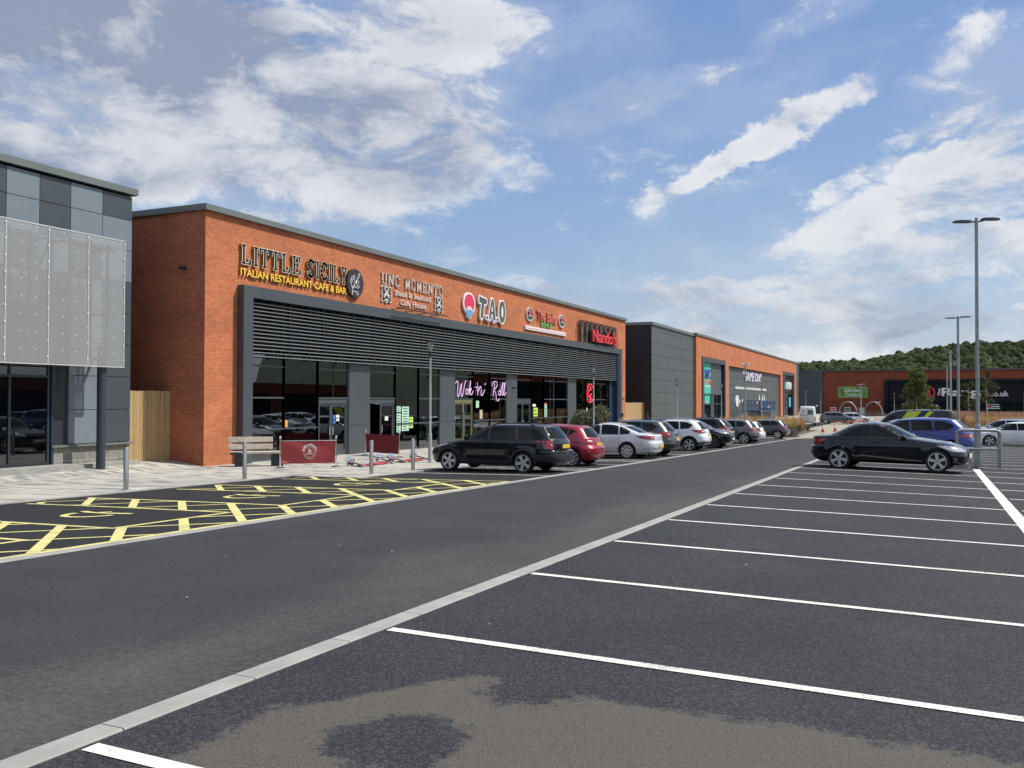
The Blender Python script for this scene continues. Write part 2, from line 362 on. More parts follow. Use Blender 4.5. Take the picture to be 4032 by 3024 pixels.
def paving_mat():
    m = bpy.data.materials.new('mixed_block_paving'); m.use_nodes = True; N = NT(m.node_tree); b = m.node_tree.nodes['Principled BSDF']
    x, y, z = N.xyz(N.pos())
    t = N.new('ShaderNodeTexBrick'); N.l.new(N.comb(x, y, 0.0), t.inputs['Vector'])
    t.offset = 0.37; t.offset_frequency = 2; t.inputs['Scale'].default_value = 1.0
    t.inputs['Brick Width'].default_value = 0.62; t.inputs['Row Height'].default_value = 0.2
    t.inputs['Mortar Size'].default_value = 0.006; t.inputs['Bias'].default_value = 0.0
    t.inputs['Color1'].default_value = (0, 0, 0, 1); t.inputs['Color2'].default_value = (1, 1, 1, 1); t.inputs['Mortar'].default_value = (0.45, 0.45, 0.45, 1)
    r = N.new('ShaderNodeValToRGB'); r.color_ramp.interpolation = 'CONSTANT'
    cs = [(0.0, (0.40, 0.375, 0.325, 1)), (0.30, (0.20, 0.205, 0.20, 1)), (0.42, (0.46, 0.435, 0.385, 1)), (0.58, (0.30, 0.30, 0.285, 1)), (0.70, (0.42, 0.40, 0.35, 1)), (0.84, (0.25, 0.25, 0.245, 1)), (0.93, (0.48, 0.465, 0.42, 1))]
    e = r.color_ramp.elements; e[0].position, e[0].color = cs[0]; e[1].position, e[1].color = cs[1]
    for p, c in cs[2:]: q = e.new(p); q.color = c
    N.l.new(t.outputs['Color'], r.inputs[0])
    col = N.mix(N.m('MULTIPLY', t.outputs['Fac'], 0.6), r.outputs[0], (0.24, 0.23, 0.2, 1))
    col = N.mix(1.0, col, N.mix(N.ramp(N.noise(N.pos(), 1.3, 5, 0.65), 0.3, 0.7), (0.85, 0.85, 0.84, 1), (1.08, 1.07, 1.05, 1)), 'MULTIPLY')
    N.l.new(col, b.inputs['Base Color']); b.inputs['Roughness'].default_value = 0.8
    bn = N.new('ShaderNodeBump'); bn.inputs['Strength'].default_value = 0.3; bn.inputs['Distance'].default_value = 0.004; bn.invert = True
    N.l.new(t.outputs['Fac'], bn.inputs['Height']); N.l.new(bn.outputs[0], b.inputs['Normal'])
    return m
M['paving'] = paving_mat()
def line_mat(name, col, wear=0.25):
    m = bpy.data.materials.new(name); m.use_nodes = True; N = NT(m.node_tree); b = m.node_tree.nodes['Principled BSDF']
    f = N.noise(N.pos(), 55.0, 4.0, 0.7); g = N.noise(N.pos(), 3.0, 4.0, 0.6)
    k = N.m('MULTIPLY', N.ramp(N.m('ADD', f, N.m('MULTIPLY', g, 0.5)), 0.76, 0.95), wear)
    N.l.new(N.mix(k, (*col, 1), (0.09, 0.09, 0.09, 1)), b.inputs['Base Color']); b.inputs['Roughness'].default_value = 0.7
    return m
M['line_w'] = line_mat('white_line_paint', (0.70, 0.69, 0.62), 0.85)
M['line_y'] = line_mat('yellow_line_paint', (0.62, 0.57, 0.22), 0.85)
M['gravel'] = mat('bed_soil', (0.09, 0.07, 0.05), 0.95, var=0.3, vscale=3)
M['blockfar'] = mat('buff_block_paving', (0.30, 0.27, 0.21), 0.85, var=0.1, vscale=0.8)

# ------------------------------------------------------------------ ground sheets
def frange(a, b, st):
    n = max(1, int(math.ceil((b-a)/st-1e-6))); return [a+(b-a)*i/n for i in range(n+1)]
def cuts(a, b, knots, st):
    ks = [a]+[k for k in knots if a+0.01 < k < b-0.01]+[b]; out = [a]
    for i in range(len(ks)-1): out += frange(ks[i], ks[i+1], st)[1:]
    return out
def sheet(name, x0, x1, y0, y1, off, m, stx=1.0, sty=2.0, skirt=0.0):
    X = cuts(x0, x1, PX, stx); Y = cuts(y0, y1, [75], sty); b = MB(); nx = len(X)
    vs = [(x, y, gz(x, y)+off) for y in Y for x in X]
    b.raw(vs, [(j*nx+i, j*nx+i+1, (j+1)*nx+i+1, (j+1)*nx+i) for j in range(len(Y)-1) for i in range(nx-1)])
    if skirt:
        per = [(x, y0) for x in X]+[(x1, y) for y in Y[1:]]+[(x, y1) for x in reversed(X[:-1])]+[(x0, y) for y in reversed(Y[1:-1])]
        n = len(per)
        for i in range(n):
            p, q = per[i], per[(i+1) % n]
            b.face([(p[0], p[1], gz(*p)+off), (p[0], p[1], gz(*p)-skirt), (q[0], q[1], gz(*q)-skirt), (q[0], q[1], gz(*q)+off)])
    return struct(b.build(name, m))
def base_ground():
    X = [-2600, -900, -300, -120, -80, -60, -45, -36]+frange(-30, 14, 1.0)+[18, 24, 32, 44, 60, 80, 130, 300, 900, 2600]
    X = sorted(set([round(x, 3) for x in X]+[-9.64, -3.38, 1.28, -22.5, -14.4]))
    Y = [-400, -150, -60, -40]+frange(-30, 100, 2.0)+[75, 110, 125, 150, 180, 220, 300, 600, 1200, 2600]
    Y = sorted(set(round(y, 3) for y in Y)); b = MB(); nx = len(X)
    b.raw([(x, y, gz(x, y)-0.02) for y in Y for x in X], [(j*nx+i, j*nx+i+1, (j+1)*nx+i+1, (j+1)*nx+i) for j in range(len(Y)-1) for i in range(nx-1)])
    return struct(b.build('ground', M['asph_dark']))
base_ground()
sheet('road', -9.62, -3.60, -12, 74.6, 0.0, M['asph_road'], 3.0)
sheet('parking_area', -3.44, 40, -12, 110, 0.0, M['asph_bay'], 8.0)
sheet('parking_bays', -14.45, -9.80, 21.2, 73.5, 0.0, M['asph_dark'])
sheet('accessible_bays', -16.70, -9.80, -6, 21.2, 0.0, M['asph_dark'])
# raised pavement: 60 mm above the bays at its edge, meeting the shopfronts level
sheet('pavement', -36, -16.85, -6, 21.35, 0.018, M['paving'], skirt=0.1)
sheet('shopfront_pavement', -36, -14.58, 21.352, 200, 0.018, M['paving'], skirt=0.1)
def kerb_run(name, x0, x1, y0, y1, h, seg, m, joint=0.008):
    b = MB(); y = y0
    while y < y1-0.02:
        e = min(y+seg, y1); z0, z1 = gz((x0+x1)/2, y), gz((x0+x1)/2, e)
        ya, yb = y+joint/2, e-joint/2; c = 0.008
        A = [(x0, z0-0.1), (x0, z0+h-c), (x0+c, z0+h), (x1-c, z0+h), (x1, z0+h-c), (x1, z0-0.1)]
        B = [(px, pz-z0+z1) for px, pz in A]
        b.loft([[Vector((px, ya, pz)) for px, pz in A], [Vector((px, yb, pz)) for px, pz in B]], True); y = e
    return struct(b.build(name, m))
kerb_run('centre_kerb', -3.605, -3.445, -6, 60, 0.012, 0.915, M['concrete'])
kerb_run('channel_kerb', -9.81, -9.61, -6, 74.2, 0.012, 0.915, M['concrete'])
kerb_run('pavement_kerb', -16.86, -16.70, -6, 21.34, 0.028, 0.915, M['concrete'])
kerb_run('shopfront_kerb', -14.59, -14.43, 21.19, 73.6, 0.028, 0.915, M['concrete'])
b = MB(); 
for i in range(3): b.box(-16.69+i*0.78, -15.93+i*0.78, 21.19, 21.345, gz(-15.9, 21.3)-0.1, gz(-16.69+i*0.78, 21.3)+0.030)
struct(b.build('return_kerb', M['concrete']))
sheet('crossing', -20, -3.2, 74.62, 79.5, 0.004, M['blockfar'], 2.0, skirt=0.05)
sheet('far_road', -12, 40, 79.52, 196, 0.002, M['blockfar'], 4.0, 6.0)

def strip(b, p, q, w, off=0.006, seg=1.2):
    p, q = Vector(p), Vector(q); d = q-p; L = d.length; n = max(1, int(L/seg)); t = d/L; s = Vector((-t.y, t.x))*w/2
    for i in range(n):
        a = p+d*i/n; c = p+d*(i+1)/n
        b.face([(v.x, v.y, gz(v.x, v.y)+off) for v in (a-s, c-s, c+s, a+s)])
def markings(name, segs, m):
    b = MB()
    for sg in segs: strip(b, *sg)
    return struct(b.build(name, m, fix=False))
YB = [2.92+2.478*k for k in range(-2, 27)]
sg = []
for k, y in enumerate(YB):
    sg.append(((-3.40, y), (1.22, y+0.05), 0.092)); sg.append(((1.44, y+0.06), (6.2, y+0.1), 0.10))
for y in [24+2.478*k for k in range(0, 22)]: sg.append(((10.5, y), (20.0, y), 0.10))
markings('bay_lines', sg, M['line_w'])
markings('bay_divider_line', [((1.22, -4), (1.33, 31.55), 0.19)], M['line_w'])
sl = []
yl = [24.05, 26.8, 27.95, 30.6, 33.15, 34.35, 36.8, 39.6]
yl += [39.6+1.4, 43.6, 46.1, 48.6, 51.1, 53.6, 56.2, 57.5, 60.0, 62.5, 65.0, 67.5, 70.0, 72.5]
for y in yl: sl.append(((-14.38, y), (-9.86, y), 0.10))
for (a, c) in ((26.8, 27.95), (33.15, 34.35), (39.6, 41.0), (56.2, 57.5)):
    for x in frange(-13.9, -10.6, 1.1): sl.append(((x, a+0.05), (x+0.9, c-0.05), 0.10))
markings('shopfront_bay_lines', sl, M['line_w'])
# yellow hatching
def clip(px, py, dx, dy, R):
    t0, t1 = -1e9, 1e9
    for p, d, lo, hi in ((px, dx, R[0], R[1]), (py, dy, R[2], R[3])):
        if abs(d) < 1e-9:
            if p < lo or p > hi: return None
            continue
        a, c = (lo-p)/d, (hi-p)/d
        if a > c: a, c = c, a
        t0, t1 = max(t0, a), min(t1, c)
    return ((px+dx*t0, py+dy*t0), (px+dx*t1, py+dy*t1)) if t1 > t0+0.12 else None
ysg = []
bays = [(5.95, 8.48), (9.93, 12.45), (13.88, 16.40), (17.84, 20.28)]
X0, X1, XE = -16.3, -11.15, -9.90
for (a, c) in bays:
    ysg += [((X0, a), (X1, a), 0.11), ((X0, c), (X1, c), 0.11), ((X1, a-0.05), (X1, c+0.05), 0.11)]
ysg += [((XE, 2), (XE, 21.48), 0.14), ((-14.6, 21.42), (XE, 21.42), 0.10)]
regs = [(X0, X1, c, a2) for (_, c), (a2, _) in zip(bays, bays[1:]+[(21.42, 0)])]+[(X1, XE, 2.0, 21.42)]
for R in regs:
    for i in range(-40, 60):
        s_ = clip(0, -2.29+1.245*i+0.02, 1, -1, R)
        if s_: ysg.append((s_[0], s_[1], 0.15, 0.0095))
        s_ = clip(0, 0.35+1.60*(i-4), 1, 1, R)
        if s_: ysg.append((s_[0], s_[1], 0.095, 0.008))
markings('accessible_bay_markings', ysg, M['line_y'])
def wheelchair(cx, cy):
    # user symbol drawn to be read from the road: head towards the shops
    b = MB()
    def W(u, v): return (cx-v, cy+u)
    def line(pts, w):
        for p, q in zip(pts, pts[1:]): strip(b, W(*p), W(*q), w, 0.0085, 0.2)
    arc = [(0.02-0.50*sin(t), 0.03+0.44*cos(t)) for t in [pi*i/14 for i in range(15)]]
    line(arc, 0.13)
    line([(0.30, 0.62), (0.20, 0.36), (0.20, -0.02), (0.30, -0.56)], 0.14)
    line([(0.22, 0.20), (0.42, 0.06)], 0.09)
    return struct(b.build('wheelchair_symbol', M['line_y'], fix=False))
for (a, c) in bays[1:]: wheelchair(-13.15, (a+c)/2+0.15)
# small litter
b = MB()
for i in range(70):
    x = random.uniform(-9, 1); y = random.uniform(2, 28); s_ = random.uniform(0.005, 0.016); a = random.uniform(0, 3.1)
    z = gz(x, y)+0.008
    b.face([(x+s_*cos(a), y+s_*sin(a), z), (x-0.4*s_*sin(a), y+0.4*s_*cos(a), z+0.006), (x-s_*cos(a), y-s_*sin(a), z+0.003), (x+0.4*s_*sin(a), y-0.4*s_*cos(a), z)])
o = b.build('litter_scraps', mat('dull_scrap', (0.4, 0.39, 0.36), 0.9), fix=False); tag(o, 'tiny pale scraps scattered on the asphalt', 'litter', kind='stuff')
# ------------------------------------------------------------------ vehicles
M['cglass'] = mat('tinted_car_glass', (0.006, 0.009, 0.010), 0.02, 0.0, 0.28)
M['cglass_lt'] = mat('light_car_glass', (0.05, 0.075, 0.072), 0.03, 0.0, 0.9, coat=0.6)
M['tail'] = mat('red_lamp_lens', (0.30, 0.008, 0.012), 0.12, 0.0, 0.6, coat=1.0)
M['head'] = mat('clear_lamp_lens', (0.52, 0.54, 0.55), 0.1, 0.4, 0.7, coat=1.0)
M['lampw'] = mat('white_lamp_lens', (0.75, 0.70, 0.70), 0.15, 0.0, 0.6, coat=1.0)
M['plate_y'] = mat('yellow_plate', (0.72, 0.47, 0.03), 0.45)
M['plate_w'] = mat('white_plate', (0.75, 0.75, 0.72), 0.45)
M['seam'] = mat('panel_gap', (0.006, 0.006, 0.007), 0.8)
M['alloy'] = mat('silver_alloy', (0.62, 0.62, 0.61), 0.38, 0.35)
M['alloy_dk'] = mat('dark_alloy', (0.10, 0.10, 0.11), 0.3, 0.7)
M['skid'] = mat('silver_skid_trim', (0.45, 0.45, 0.44), 0.35, 0.6)
TPL = {
 'hatch': dict(f=[(.03,.14),(.005,.22),(0,.36),(.01,.45),(.05,.52),(.14,.585),(.245,.65),(.30,.74),(.36,.85),(.42,.935),(.50,.985),(.58,1.0)],
               r=[(.96,.15),(.99,.21),(1.0,.33),(.997,.44),(.972,.52),(.966,.60),(.955,.67),(.93,.76),(.90,.86),(.88,.915),(.84,.955),(.72,.985),(.58,1.0)],
               win=[[(.30,.675),(.375,.835),(.43,.915),(.52,.94),(.525,.665)],[(.54,.665),(.535,.94),(.66,.925),(.76,.88),(.735,.70),(.72,.68)],[(.755,.71),(.775,.875),(.83,.835)]]),
 'estate': dict(f=[(.03,.14),(.005,.22),(0,.36),(.01,.45),(.045,.53),(.14,.595),(.255,.65),(.31,.735),(.37,.85),(.42,.925),(.50,.975),(.60,.99),(.62,1.0)],
               r=[(.965,.16),(.995,.22),(1.0,.34),(.997,.44),(.978,.47),(.976,.60),(.965,.66),(.945,.75),(.92,.85),(.895,.93),(.85,.965),(.74,.99),(.62,1.0)],
               win=[[(.29,.668),(.365,.82),(.41,.888),(.475,.915),(.48,.672)],[(.50,.672),(.497,.918),(.675,.918),(.685,.675)],[(.71,.675),(.705,.916),(.80,.905),(.86,.86),(.905,.735),(.895,.70)]]),
 'suv': dict(f=[(.03,.17),(.005,.25),(0,.42),(.012,.53),(.045,.585),(.13,.635),(.235,.675),(.29,.755),(.35,.86),(.41,.935),(.50,.98),(.60,1.0)],
               r=[(.955,.18),(.99,.24),(1.0,.35),(.995,.46),(.978,.53),(.972,.62),(.955,.69),(.93,.78),(.90,.86),(.885,.90),(.87,.94),(.78,.98),(.60,1.0)],
               win=[[(.285,.685),(.355,.84),(.41,.905),(.495,.932),(.50,.69)],[(.52,.69),(.515,.932),(.66,.925),(.675,.70)],[(.695,.70),(.685,.92),(.76,.90),(.835,.82),(.79,.72)]]),
 'saloon': dict(f=[(.03,.14),(.005,.22),(0,.36),(.01,.45),(.05,.52),(.14,.59),(.26,.645),(.31,.73),(.38,.86),(.43,.93),(.50,.98),(.56,1.0)],
               r=[(.96,.15),(.985,.2),(1.0,.33),(.998,.44),(.988,.50),(.985,.63),(.975,.672),(.925,.695),(.885,.725),(.80,.83),(.74,.905),(.66,.965),(.56,1.0)],
               win=[[(.30,.668),(.38,.84),(.43,.905),(.50,.94),(.505,.675)],[(.525,.675),(.52,.94),(.62,.925),(.665,.90),(.675,.68)],[(.69,.68),(.682,.89),(.72,.855),(.775,.77),(.765,.70)]]),
 'coupe': dict(f=[(.03,.13),(.005,.2),(0,.33),(.008,.44),(.04,.525),(.12,.60),(.22,.645),(.315,.685),(.375,.78),(.44,.89),(.49,.955),(.55,.99),(.60,1.0)],
               r=[(.94,.16),(.98,.22),(1.0,.34),(.998,.47),(.982,.505),(.978,.62),(.985,.665),(.97,.69),(.87,.715),(.82,.775),(.755,.88),(.70,.95),(.60,1.0)],
               win=[[(.355,.70),(.40,.79),(.455,.87),(.515,.915),(.575,.925),(.58,.70)],[(.59,.70),(.585,.925),(.66,.905),(.73,.85),(.785,.765),(.775,.725),(.74,.705)]]),
 'van': dict(f=[(.02,.12),(.003,.18),(0,.30),(.01,.37),(.05,.43),(.12,.475),(.155,.56),(.20,.70),(.25,.83),(.31,.93),(.40,.97),(.6,1.0)],
               r=[(.985,.12),(.995,.16),(1.0,.22),(1.0,.5),(.995,.75),(.99,.9),(.975,.955),(.93,.985),(.6,1.0)],
               win=[[(.155,.485),(.225,.68),(.275,.80),(.345,.80),(.35,.50)]]),
}
class Body:
    def __init__(s, k, L, W, H, over=None):
        t = dict(TPL[k]);
        if over: t.update(over)
        s.L, s.W, s.H = L, W/2, H; s.k = k
        s.f = [(x*L, z*H) for x, z in t['f']]; s.r = [(x*L, z*H) for x, z in t['r']]; s.win = t['win']
        s.fz = [p[1] for p in s.f]; s.fx = [p[0] for p in s.f]; s.rz = [p[1] for p in s.r]; s.rx = [p[0] for p in s.r]
        s.R = 0.55; s.n = 2.7; s.axles = []; s.flare = 0.018; s.Rw = 0.32
        van = k == 'van'
        s.Wp = ([.10,.18,.35,.5,.62,.75,.9,1.0],[.93,.98,1.0,1.0,.99,.965,.915,.88]) if van else ([.12,.20,.34,.50,.60,.66,.93,1.0],[.90,.955,1.0,.995,.975,.945,.765,.74])
        s.cr = .955 if van else .93
    def Wz(s, z):
        h = z/s.H; w = interp(h, *s.Wp)
        if h > s.cr:
            t = min(1, (h-s.cr)/(1.0-s.cr)); w = interp(s.cr, *s.Wp)*sqrt(max(0.0, 1-t*t))
        return w*s.W
    def xf(s, z): return interp(z, s.fz, s.fx)
    def xr(s, z): return interp(z, s.rz, s.rx)
    def end(s, z):
        L = s.xr(z)-s.xf(z); return min(s.R, 0.48*max(L, 0.02))
    def fl(s, x, z):
        f = 0
        for a in s.axles:
            d = sqrt((x-a)**2+(z-s.Rw)**2); f = max(f, 1-abs(d-s.Rw*1.12)/0.16)
        return s.flare*max(0, f)**0.6 if f > 0 else 0
    def hw(s, x, z):
        R = s.end(z); W = s.Wz(z); u = 1.0
        a, c = s.xf(z), s.xr(z)
        if x < a+R: u = (x-a)/R
        if x > c-R: u = min(u, (c-x)/R)
        u = min(1, max(0, u)); return W*(1-(1-u)**s.n)**(1/s.n)+s.fl(x, z)
    def xend(s, y, z, front):
        R = s.end(z); W = s.Wz(z); q = min(1.0, abs(y)/max(W, 1e-4)); d = R*(1-(1-q**s.n)**(1/s.n))
        return s.xf(z)+d if front else s.xr(z)-d
    def P(s, x, y, z): return Vector((s.L/2-x, y, z))
    def mesh(s):
        zs = set()
        for prof in (s.f, s.r):
            for (xa, za), (xb, zb) in zip(prof, prof[1:]):
                n = max(1, int(math.ceil(max(abs(xb-xa)/0.09, abs(zb-za)/0.05))))
                for i in range(n+1): zs.add(round(za+(zb-za)*i/n, 4))
        z0 = max(s.fz[0], s.rz[0]); zs = sorted(z for z in zs if z >= z0 and z < s.H-0.0005); out = [zs[0]]
        for z in zs[1:]:
            if z-out[-1] > 0.0035: out.append(z)
        out.append(s.H-0.0004); E, Sd = 9, 34; rings = []
        for z in out:
            R = s.end(z); a, c = s.xf(z), s.xr(z); xs = []
            for i in range(E+1):
                th = pi/2*i/E; xs.append(a+R*(1-cos(th)**(2/s.n)))
            xs += [a+R+(c-a-2*R)*i/Sd for i in range(1, Sd)]
            for i in range(E, -1, -1):
                th = pi/2*i/E; xs.append(c-R*(1-cos(th)**(2/s.n)))
            half = []
            for i, x in enumerate(xs):
                y = s.hw(x, z) if 0 < i < len(xs)-1 else 0.0
                half.append((x, y))
            ring = [s.P(x, y, z) for x, y in half]+[s.P(x, -y, z) for x, y in reversed(half[1:-1])]
            rings.append(ring)
        b = MB(); b.loft(rings, True); return b
    def tess(s, poly, step=0.07):
        bm = bmesh.new(); vs = [bm.verts.new((p[0], 0, p[1])) for p in poly]; bm.faces.new(vs)
        xs = [p[0] for p in poly]; zs = [p[1] for p in poly]
        for lo, hi, ax in ((min(xs), max(xs), 0), (min(zs), max(zs), 2)):
            n = int((hi-lo)/step)
            for i in range(1, n+1):
                co = [0, 0, 0]; no = [0, 0, 0]; co[ax] = lo+(hi-lo)*i/(n+1); no[ax] = 1
                bmesh.ops.bisect_plane(bm, geom=bm.verts[:]+bm.edges[:]+bm.faces[:], plane_co=co, plane_no=no)
        bmesh.ops.triangulate(bm, faces=[f for f in bm.faces if len(f.verts) > 4]); bm.verts.index_update()
        v = [(p.co.x, p.co.z) for p in bm.verts]; f = [tuple(q.index for q in fa.verts) for fa in bm.faces]; bm.free(); return v, f
    def side(s, b, poly, sgn, off=0.004):
        v, f = s.tess(poly); b.raw([s.P(x, sgn*(s.hw(x, z)+off), z) for x, z in v], f)
    def cap(s, b, poly, front, off=0.005):
        v, f = s.tess(poly); sg = -1 if front else 1
        b.raw([s.P(s.xend(y, z, front)+sg*off, y*(1+off/s.W), z) for y, z in v], f)
    def ribbon(s, b, pts, w=0.010, off=0.0025, sides=(1, -1)):
        for sgn in sides:
            for (xa, za), (xb, zb) in zip(pts, pts[1:]):
                n = max(1, int(math.hypot(xb-xa, zb-za)/0.06)); d = Vector((xb-xa, zb-za)).normalized(); t = Vector((-d.y, d.x))*w/2
                for i in range(n):
                    q = []
                    for k, sg in ((i, -1), (i+1, -1), (i+1, 1), (i, 1)):
                        x = xa+(xb-xa)*k/n+sg*t.x; z = za+(zb-za)*k/n+sg*t.y; q.append(s.P(x, sgn*(s.hw(x, z)+off), z))
                    b.face(q)
def wheel_meshes(R, w, style, rimmat, rr=0.735):
    t = MB(); rt_ = R*rr
    t.lathe([(rt_*0.97, -w*0.42), (rt_+0.02, -w*0.5), (R*0.94, -w*0.5), (R*0.99, -w*0.38), (R, -w*0.2), (R, w*0.2), (R*0.99, w*0.38), (R*0.94, w*0.5), (rt_+0.02, w*0.5), (rt_*0.97, w*0.42)], 40, axis='y', caps=True)
    r = MB(); y = w*0.5
    # rim lip, dark well and spokes face +y
    n = 40
    rings = []
    for rad, yy in ((rt_*1.02, y-0.02), (rt_*1.02, y+0.004), (rt_*0.95, y+0.004), (rt_*0.91, y-0.03)):
        rings.append([Vector((rad*cos(2*pi*k/n), yy, rad*sin(2*pi*k/n))) for k in range(n)])
    r.cur = 0; r.loft(rings, False)
    r.cur = 1; r.lathe([(0.001, y-0.036), (rt_*0.93, y-0.036), (rt_*0.93, y-0.04), (0.001, y-0.04)], n, axis='y', caps=False)
    r.cur = 0; r.lathe([(0.001, y+0.004), (rt_*0.17, y+0.002), (rt_*0.22, y-0.012), (rt_*0.22, y-0.03)], 18, axis='y', caps=False)
    ns, wi, wo, tw = style
    for i in range(ns):
        grp = 2 if tw else 1
        for g in range(grp):
            a = 2*pi*i/ns+0.3; off = (g-0.5)*tw if tw else 0
            a_in, a_out = a+off*0.9, a+off*0.9
            d = Vector((cos(a), 0, sin(a))); s_ = Vector((-sin(a), 0, cos(a)))
            pi_, po = d*rt_*0.15+s_*off*rt_*0.55, d*rt_*0.95+s_*off*rt_
            A = []
            for p, ww, yy in ((pi_, wi, y-0.004), (po, wo, y-0.002)):
                A.append([p+s_*ww/2+Vector((0, yy, 0)), p-s_*ww/2+Vector((0, yy, 0)), p-s_*ww/2+Vector((0, yy-0.022, 0)), p+s_*ww/2+Vector((0, yy-0.022, 0))])
            r.loft(A, True)
    if ns <= 8:
        for i in range(5):
            a = 2*pi*i/5; r.cur = 1; r.lathe([(0.011, y+0.0045), (0.011, y-0.01)], 8, c=(cos(a)*rt_*0.12, 0, sin(a)*rt_*0.12), axis='y'); r.cur = 0
    return t, r
def bake_boolean(o, cutters):
    for i, c in enumerate(cutters):
        md = o.modifiers.new('cut', 'BOOLEAN'); md.object = c; md.operation = 'DIFFERENCE'; md.solver = 'EXACT'
    dg = bpy.context.evaluated_depsgraph_get(); me = bpy.data.meshes.new_from_object(o.evaluated_get(dg)); old = o.data
    o.modifiers.clear(); o.data = me; bpy.data.meshes.remove(old)
    for c in cutters: d = c.data; bpy.data.objects.remove(c); bpy.data.meshes.remove(d)
def make_car(name, label, cat, kind, L, W, H, paintmat, loc, yaw, group=None, over=None, ax=(0.19, 0.79), Rw=0.32, style=(5, .09, .07, 0), rim='alloy',
             rails=None, cladding=False, tailp=None, headp=None, plate_r='plate_y', plate_f='plate_w', glass='cglass', roof=None, trim_rear=None, skid=False,
             seams=True, handles=True, grille=None, rear_glass=(.70, .91, .72, .60), lights=True, wiper=True, antenna=False, plate_z=0.5, chrome_line=False, wind=True, grill_mat='blackp', body_bottom=None):
    t = thing(name, label, cat, loc, yaw, group)
    B = Body(kind, L, W, H, over); B.Rw = Rw; B.axles = [ax[0]*L, ax[1]*L]
    if cladding: B.flare = 0.03
    # keep the sill up off the ground
    body = B.mesh().build('body', [paintmat, M['black']], t, smooth=False)
    cut = []
    for a in B.axles:
        c = MB(); c.lathe([(Rw*1.14, -W*0.49-0.2), (Rw*1.14, W*0.49+0.2)], 36, c=(L/2-a, 0, Rw*1.02), axis='y'); co = c.build('cutter', [M['black'], M['black']]); co.parent = t; cut.append(co)
    bpy.context.view_layer.update()
    bake_boolean(body, cut)
    if len(body.data.materials) < 2: body.data.materials.append(M['black'])
    for p in body.data.polygons:
        c = p.center; p.use_smooth = True
        for a in B.axles:
            if abs(c.y) < B.hw(L/2-c.x, c.z)-0.012 and math.hypot(c.x-(L/2-a), c.z-Rw*1.02) < Rw*1.14+0.01: p.material_index = 1; p.use_smooth = False
        if c.z < B.fz[0]+0.03 and abs(p.normal.z) > 0.8: p.material_index = 1
    try: body.data.set_sharp_from_angle(angle=radians(32))
    except Exception: pass
    z_ = lambda f: f*H
    # side glass
    for poly in B.win:
        pp = [(x*L, z*H) for x, z in poly]
        cx = sum(p[0] for p in pp)/len(pp); cz = sum(p[1] for p in pp)/len(pp)
        for sgn in (1, -1):
            w = MB(); big = [(cx+(x-cx)*1.0+(0.014 if x > cx else -0.014), cz+(z-cz)+(0.012 if z > cz else -0.014)) for x, z in pp]
            w.cur = 1; B.side(w, big, sgn, 0.003); w.cur = 0; B.side(w, pp, sgn, 0.006)
            w.build('side_window', [M[glass], M['blackp']], t, smooth=True)
    # windscreen and rear window
    wz0, wz1 = (.69, .925) if kind != 'van' else (.50, .86)
    if kind in ('suv',): wz0 = .70
    if kind == 'coupe': wz0, wz1 = .70, .93
    def trap(z0, z1, k0, k1): return [(-B.Wz(z0*H)*k0, z0*H), (B.Wz(z0*H)*k0, z0*H), (B.Wz(z1*H)*k1, z1*H), (-B.Wz(z1*H)*k1, z1*H)]
    if wind:
        w = MB(); w.cur = 1; B.cap(w, trap(wz0-.012, wz1+.012, .93, .94), True, 0.003); w.cur = 0; B.cap(w, trap(wz0, wz1, .90, .90), True, 0.007); w.build('windscreen', [M[glass], M['blackp']], t, smooth=True)
    if rear_glass:
        a, c, k0, k1 = rear_glass
        w = MB(); w.cur = 1; B.cap(w, trap(a-.012, c+.01, k0+.04, k1+.05), False, 0.004); w.cur = 0; B.cap(w, trap(a, c, k0, k1), False, 0.008); w.build('rear_window', [M[glass], M['blackp']], t, smooth=True)
        if wiper:
            w = MB(); zz = a*H+0.02; w.tube([B.P(B.xend(0, zz, False)+0.03, 0.0, zz), B.P(B.xend(.3, zz+.05, False)+0.03, 0.30, zz+0.045)], 0.009, 6); w.build('rear_wiper', M['blackp'], t)
    # lamps
    if lights:
        tz = tailp or (.55, .68, .60, 1.0, .13)     # z0,z1, inner y fraction, outer, side wrap length
        for sgn in (1, -1):
            w = MB(); z0, z1 = tz[0]*H, tz[1]*H
            W0 = B.Wz((z0+z1)/2)
            B.cap(w, [(sgn*W0*tz[2], z0), (sgn*W0*.985, z0), (sgn*W0*.985, z1), (sgn*W0*tz[2], z1)], False, 0.010)
            xe = lambda z: B.xend(W0*.93, z, False)
            B.side(w, [(xe(z0)-0.005, z0), (xe(z1)-0.005, z1), (xe(z1)-tz[4], z1-0.02), (xe(z0)-tz[4]*.7, z0+0.03)], sgn, 0.008)
            lo = w.build('tail_light', M['tail'], t, smooth=True)
            w = MB(); zm = (z0+z1)/2; B.cap(w, [(sgn*W0*(tz[2]+.08), zm-0.02), (sgn*W0*.80, zm-0.02), (sgn*W0*.80, zm+0.025), (sgn*W0*(tz[2]+.08), zm+0.025)], False, 0.014)
            w.build('reversing_lens', M['lampw'], lo, smooth=True)
        hz_ = headp or (.45, .555, .58, .26)
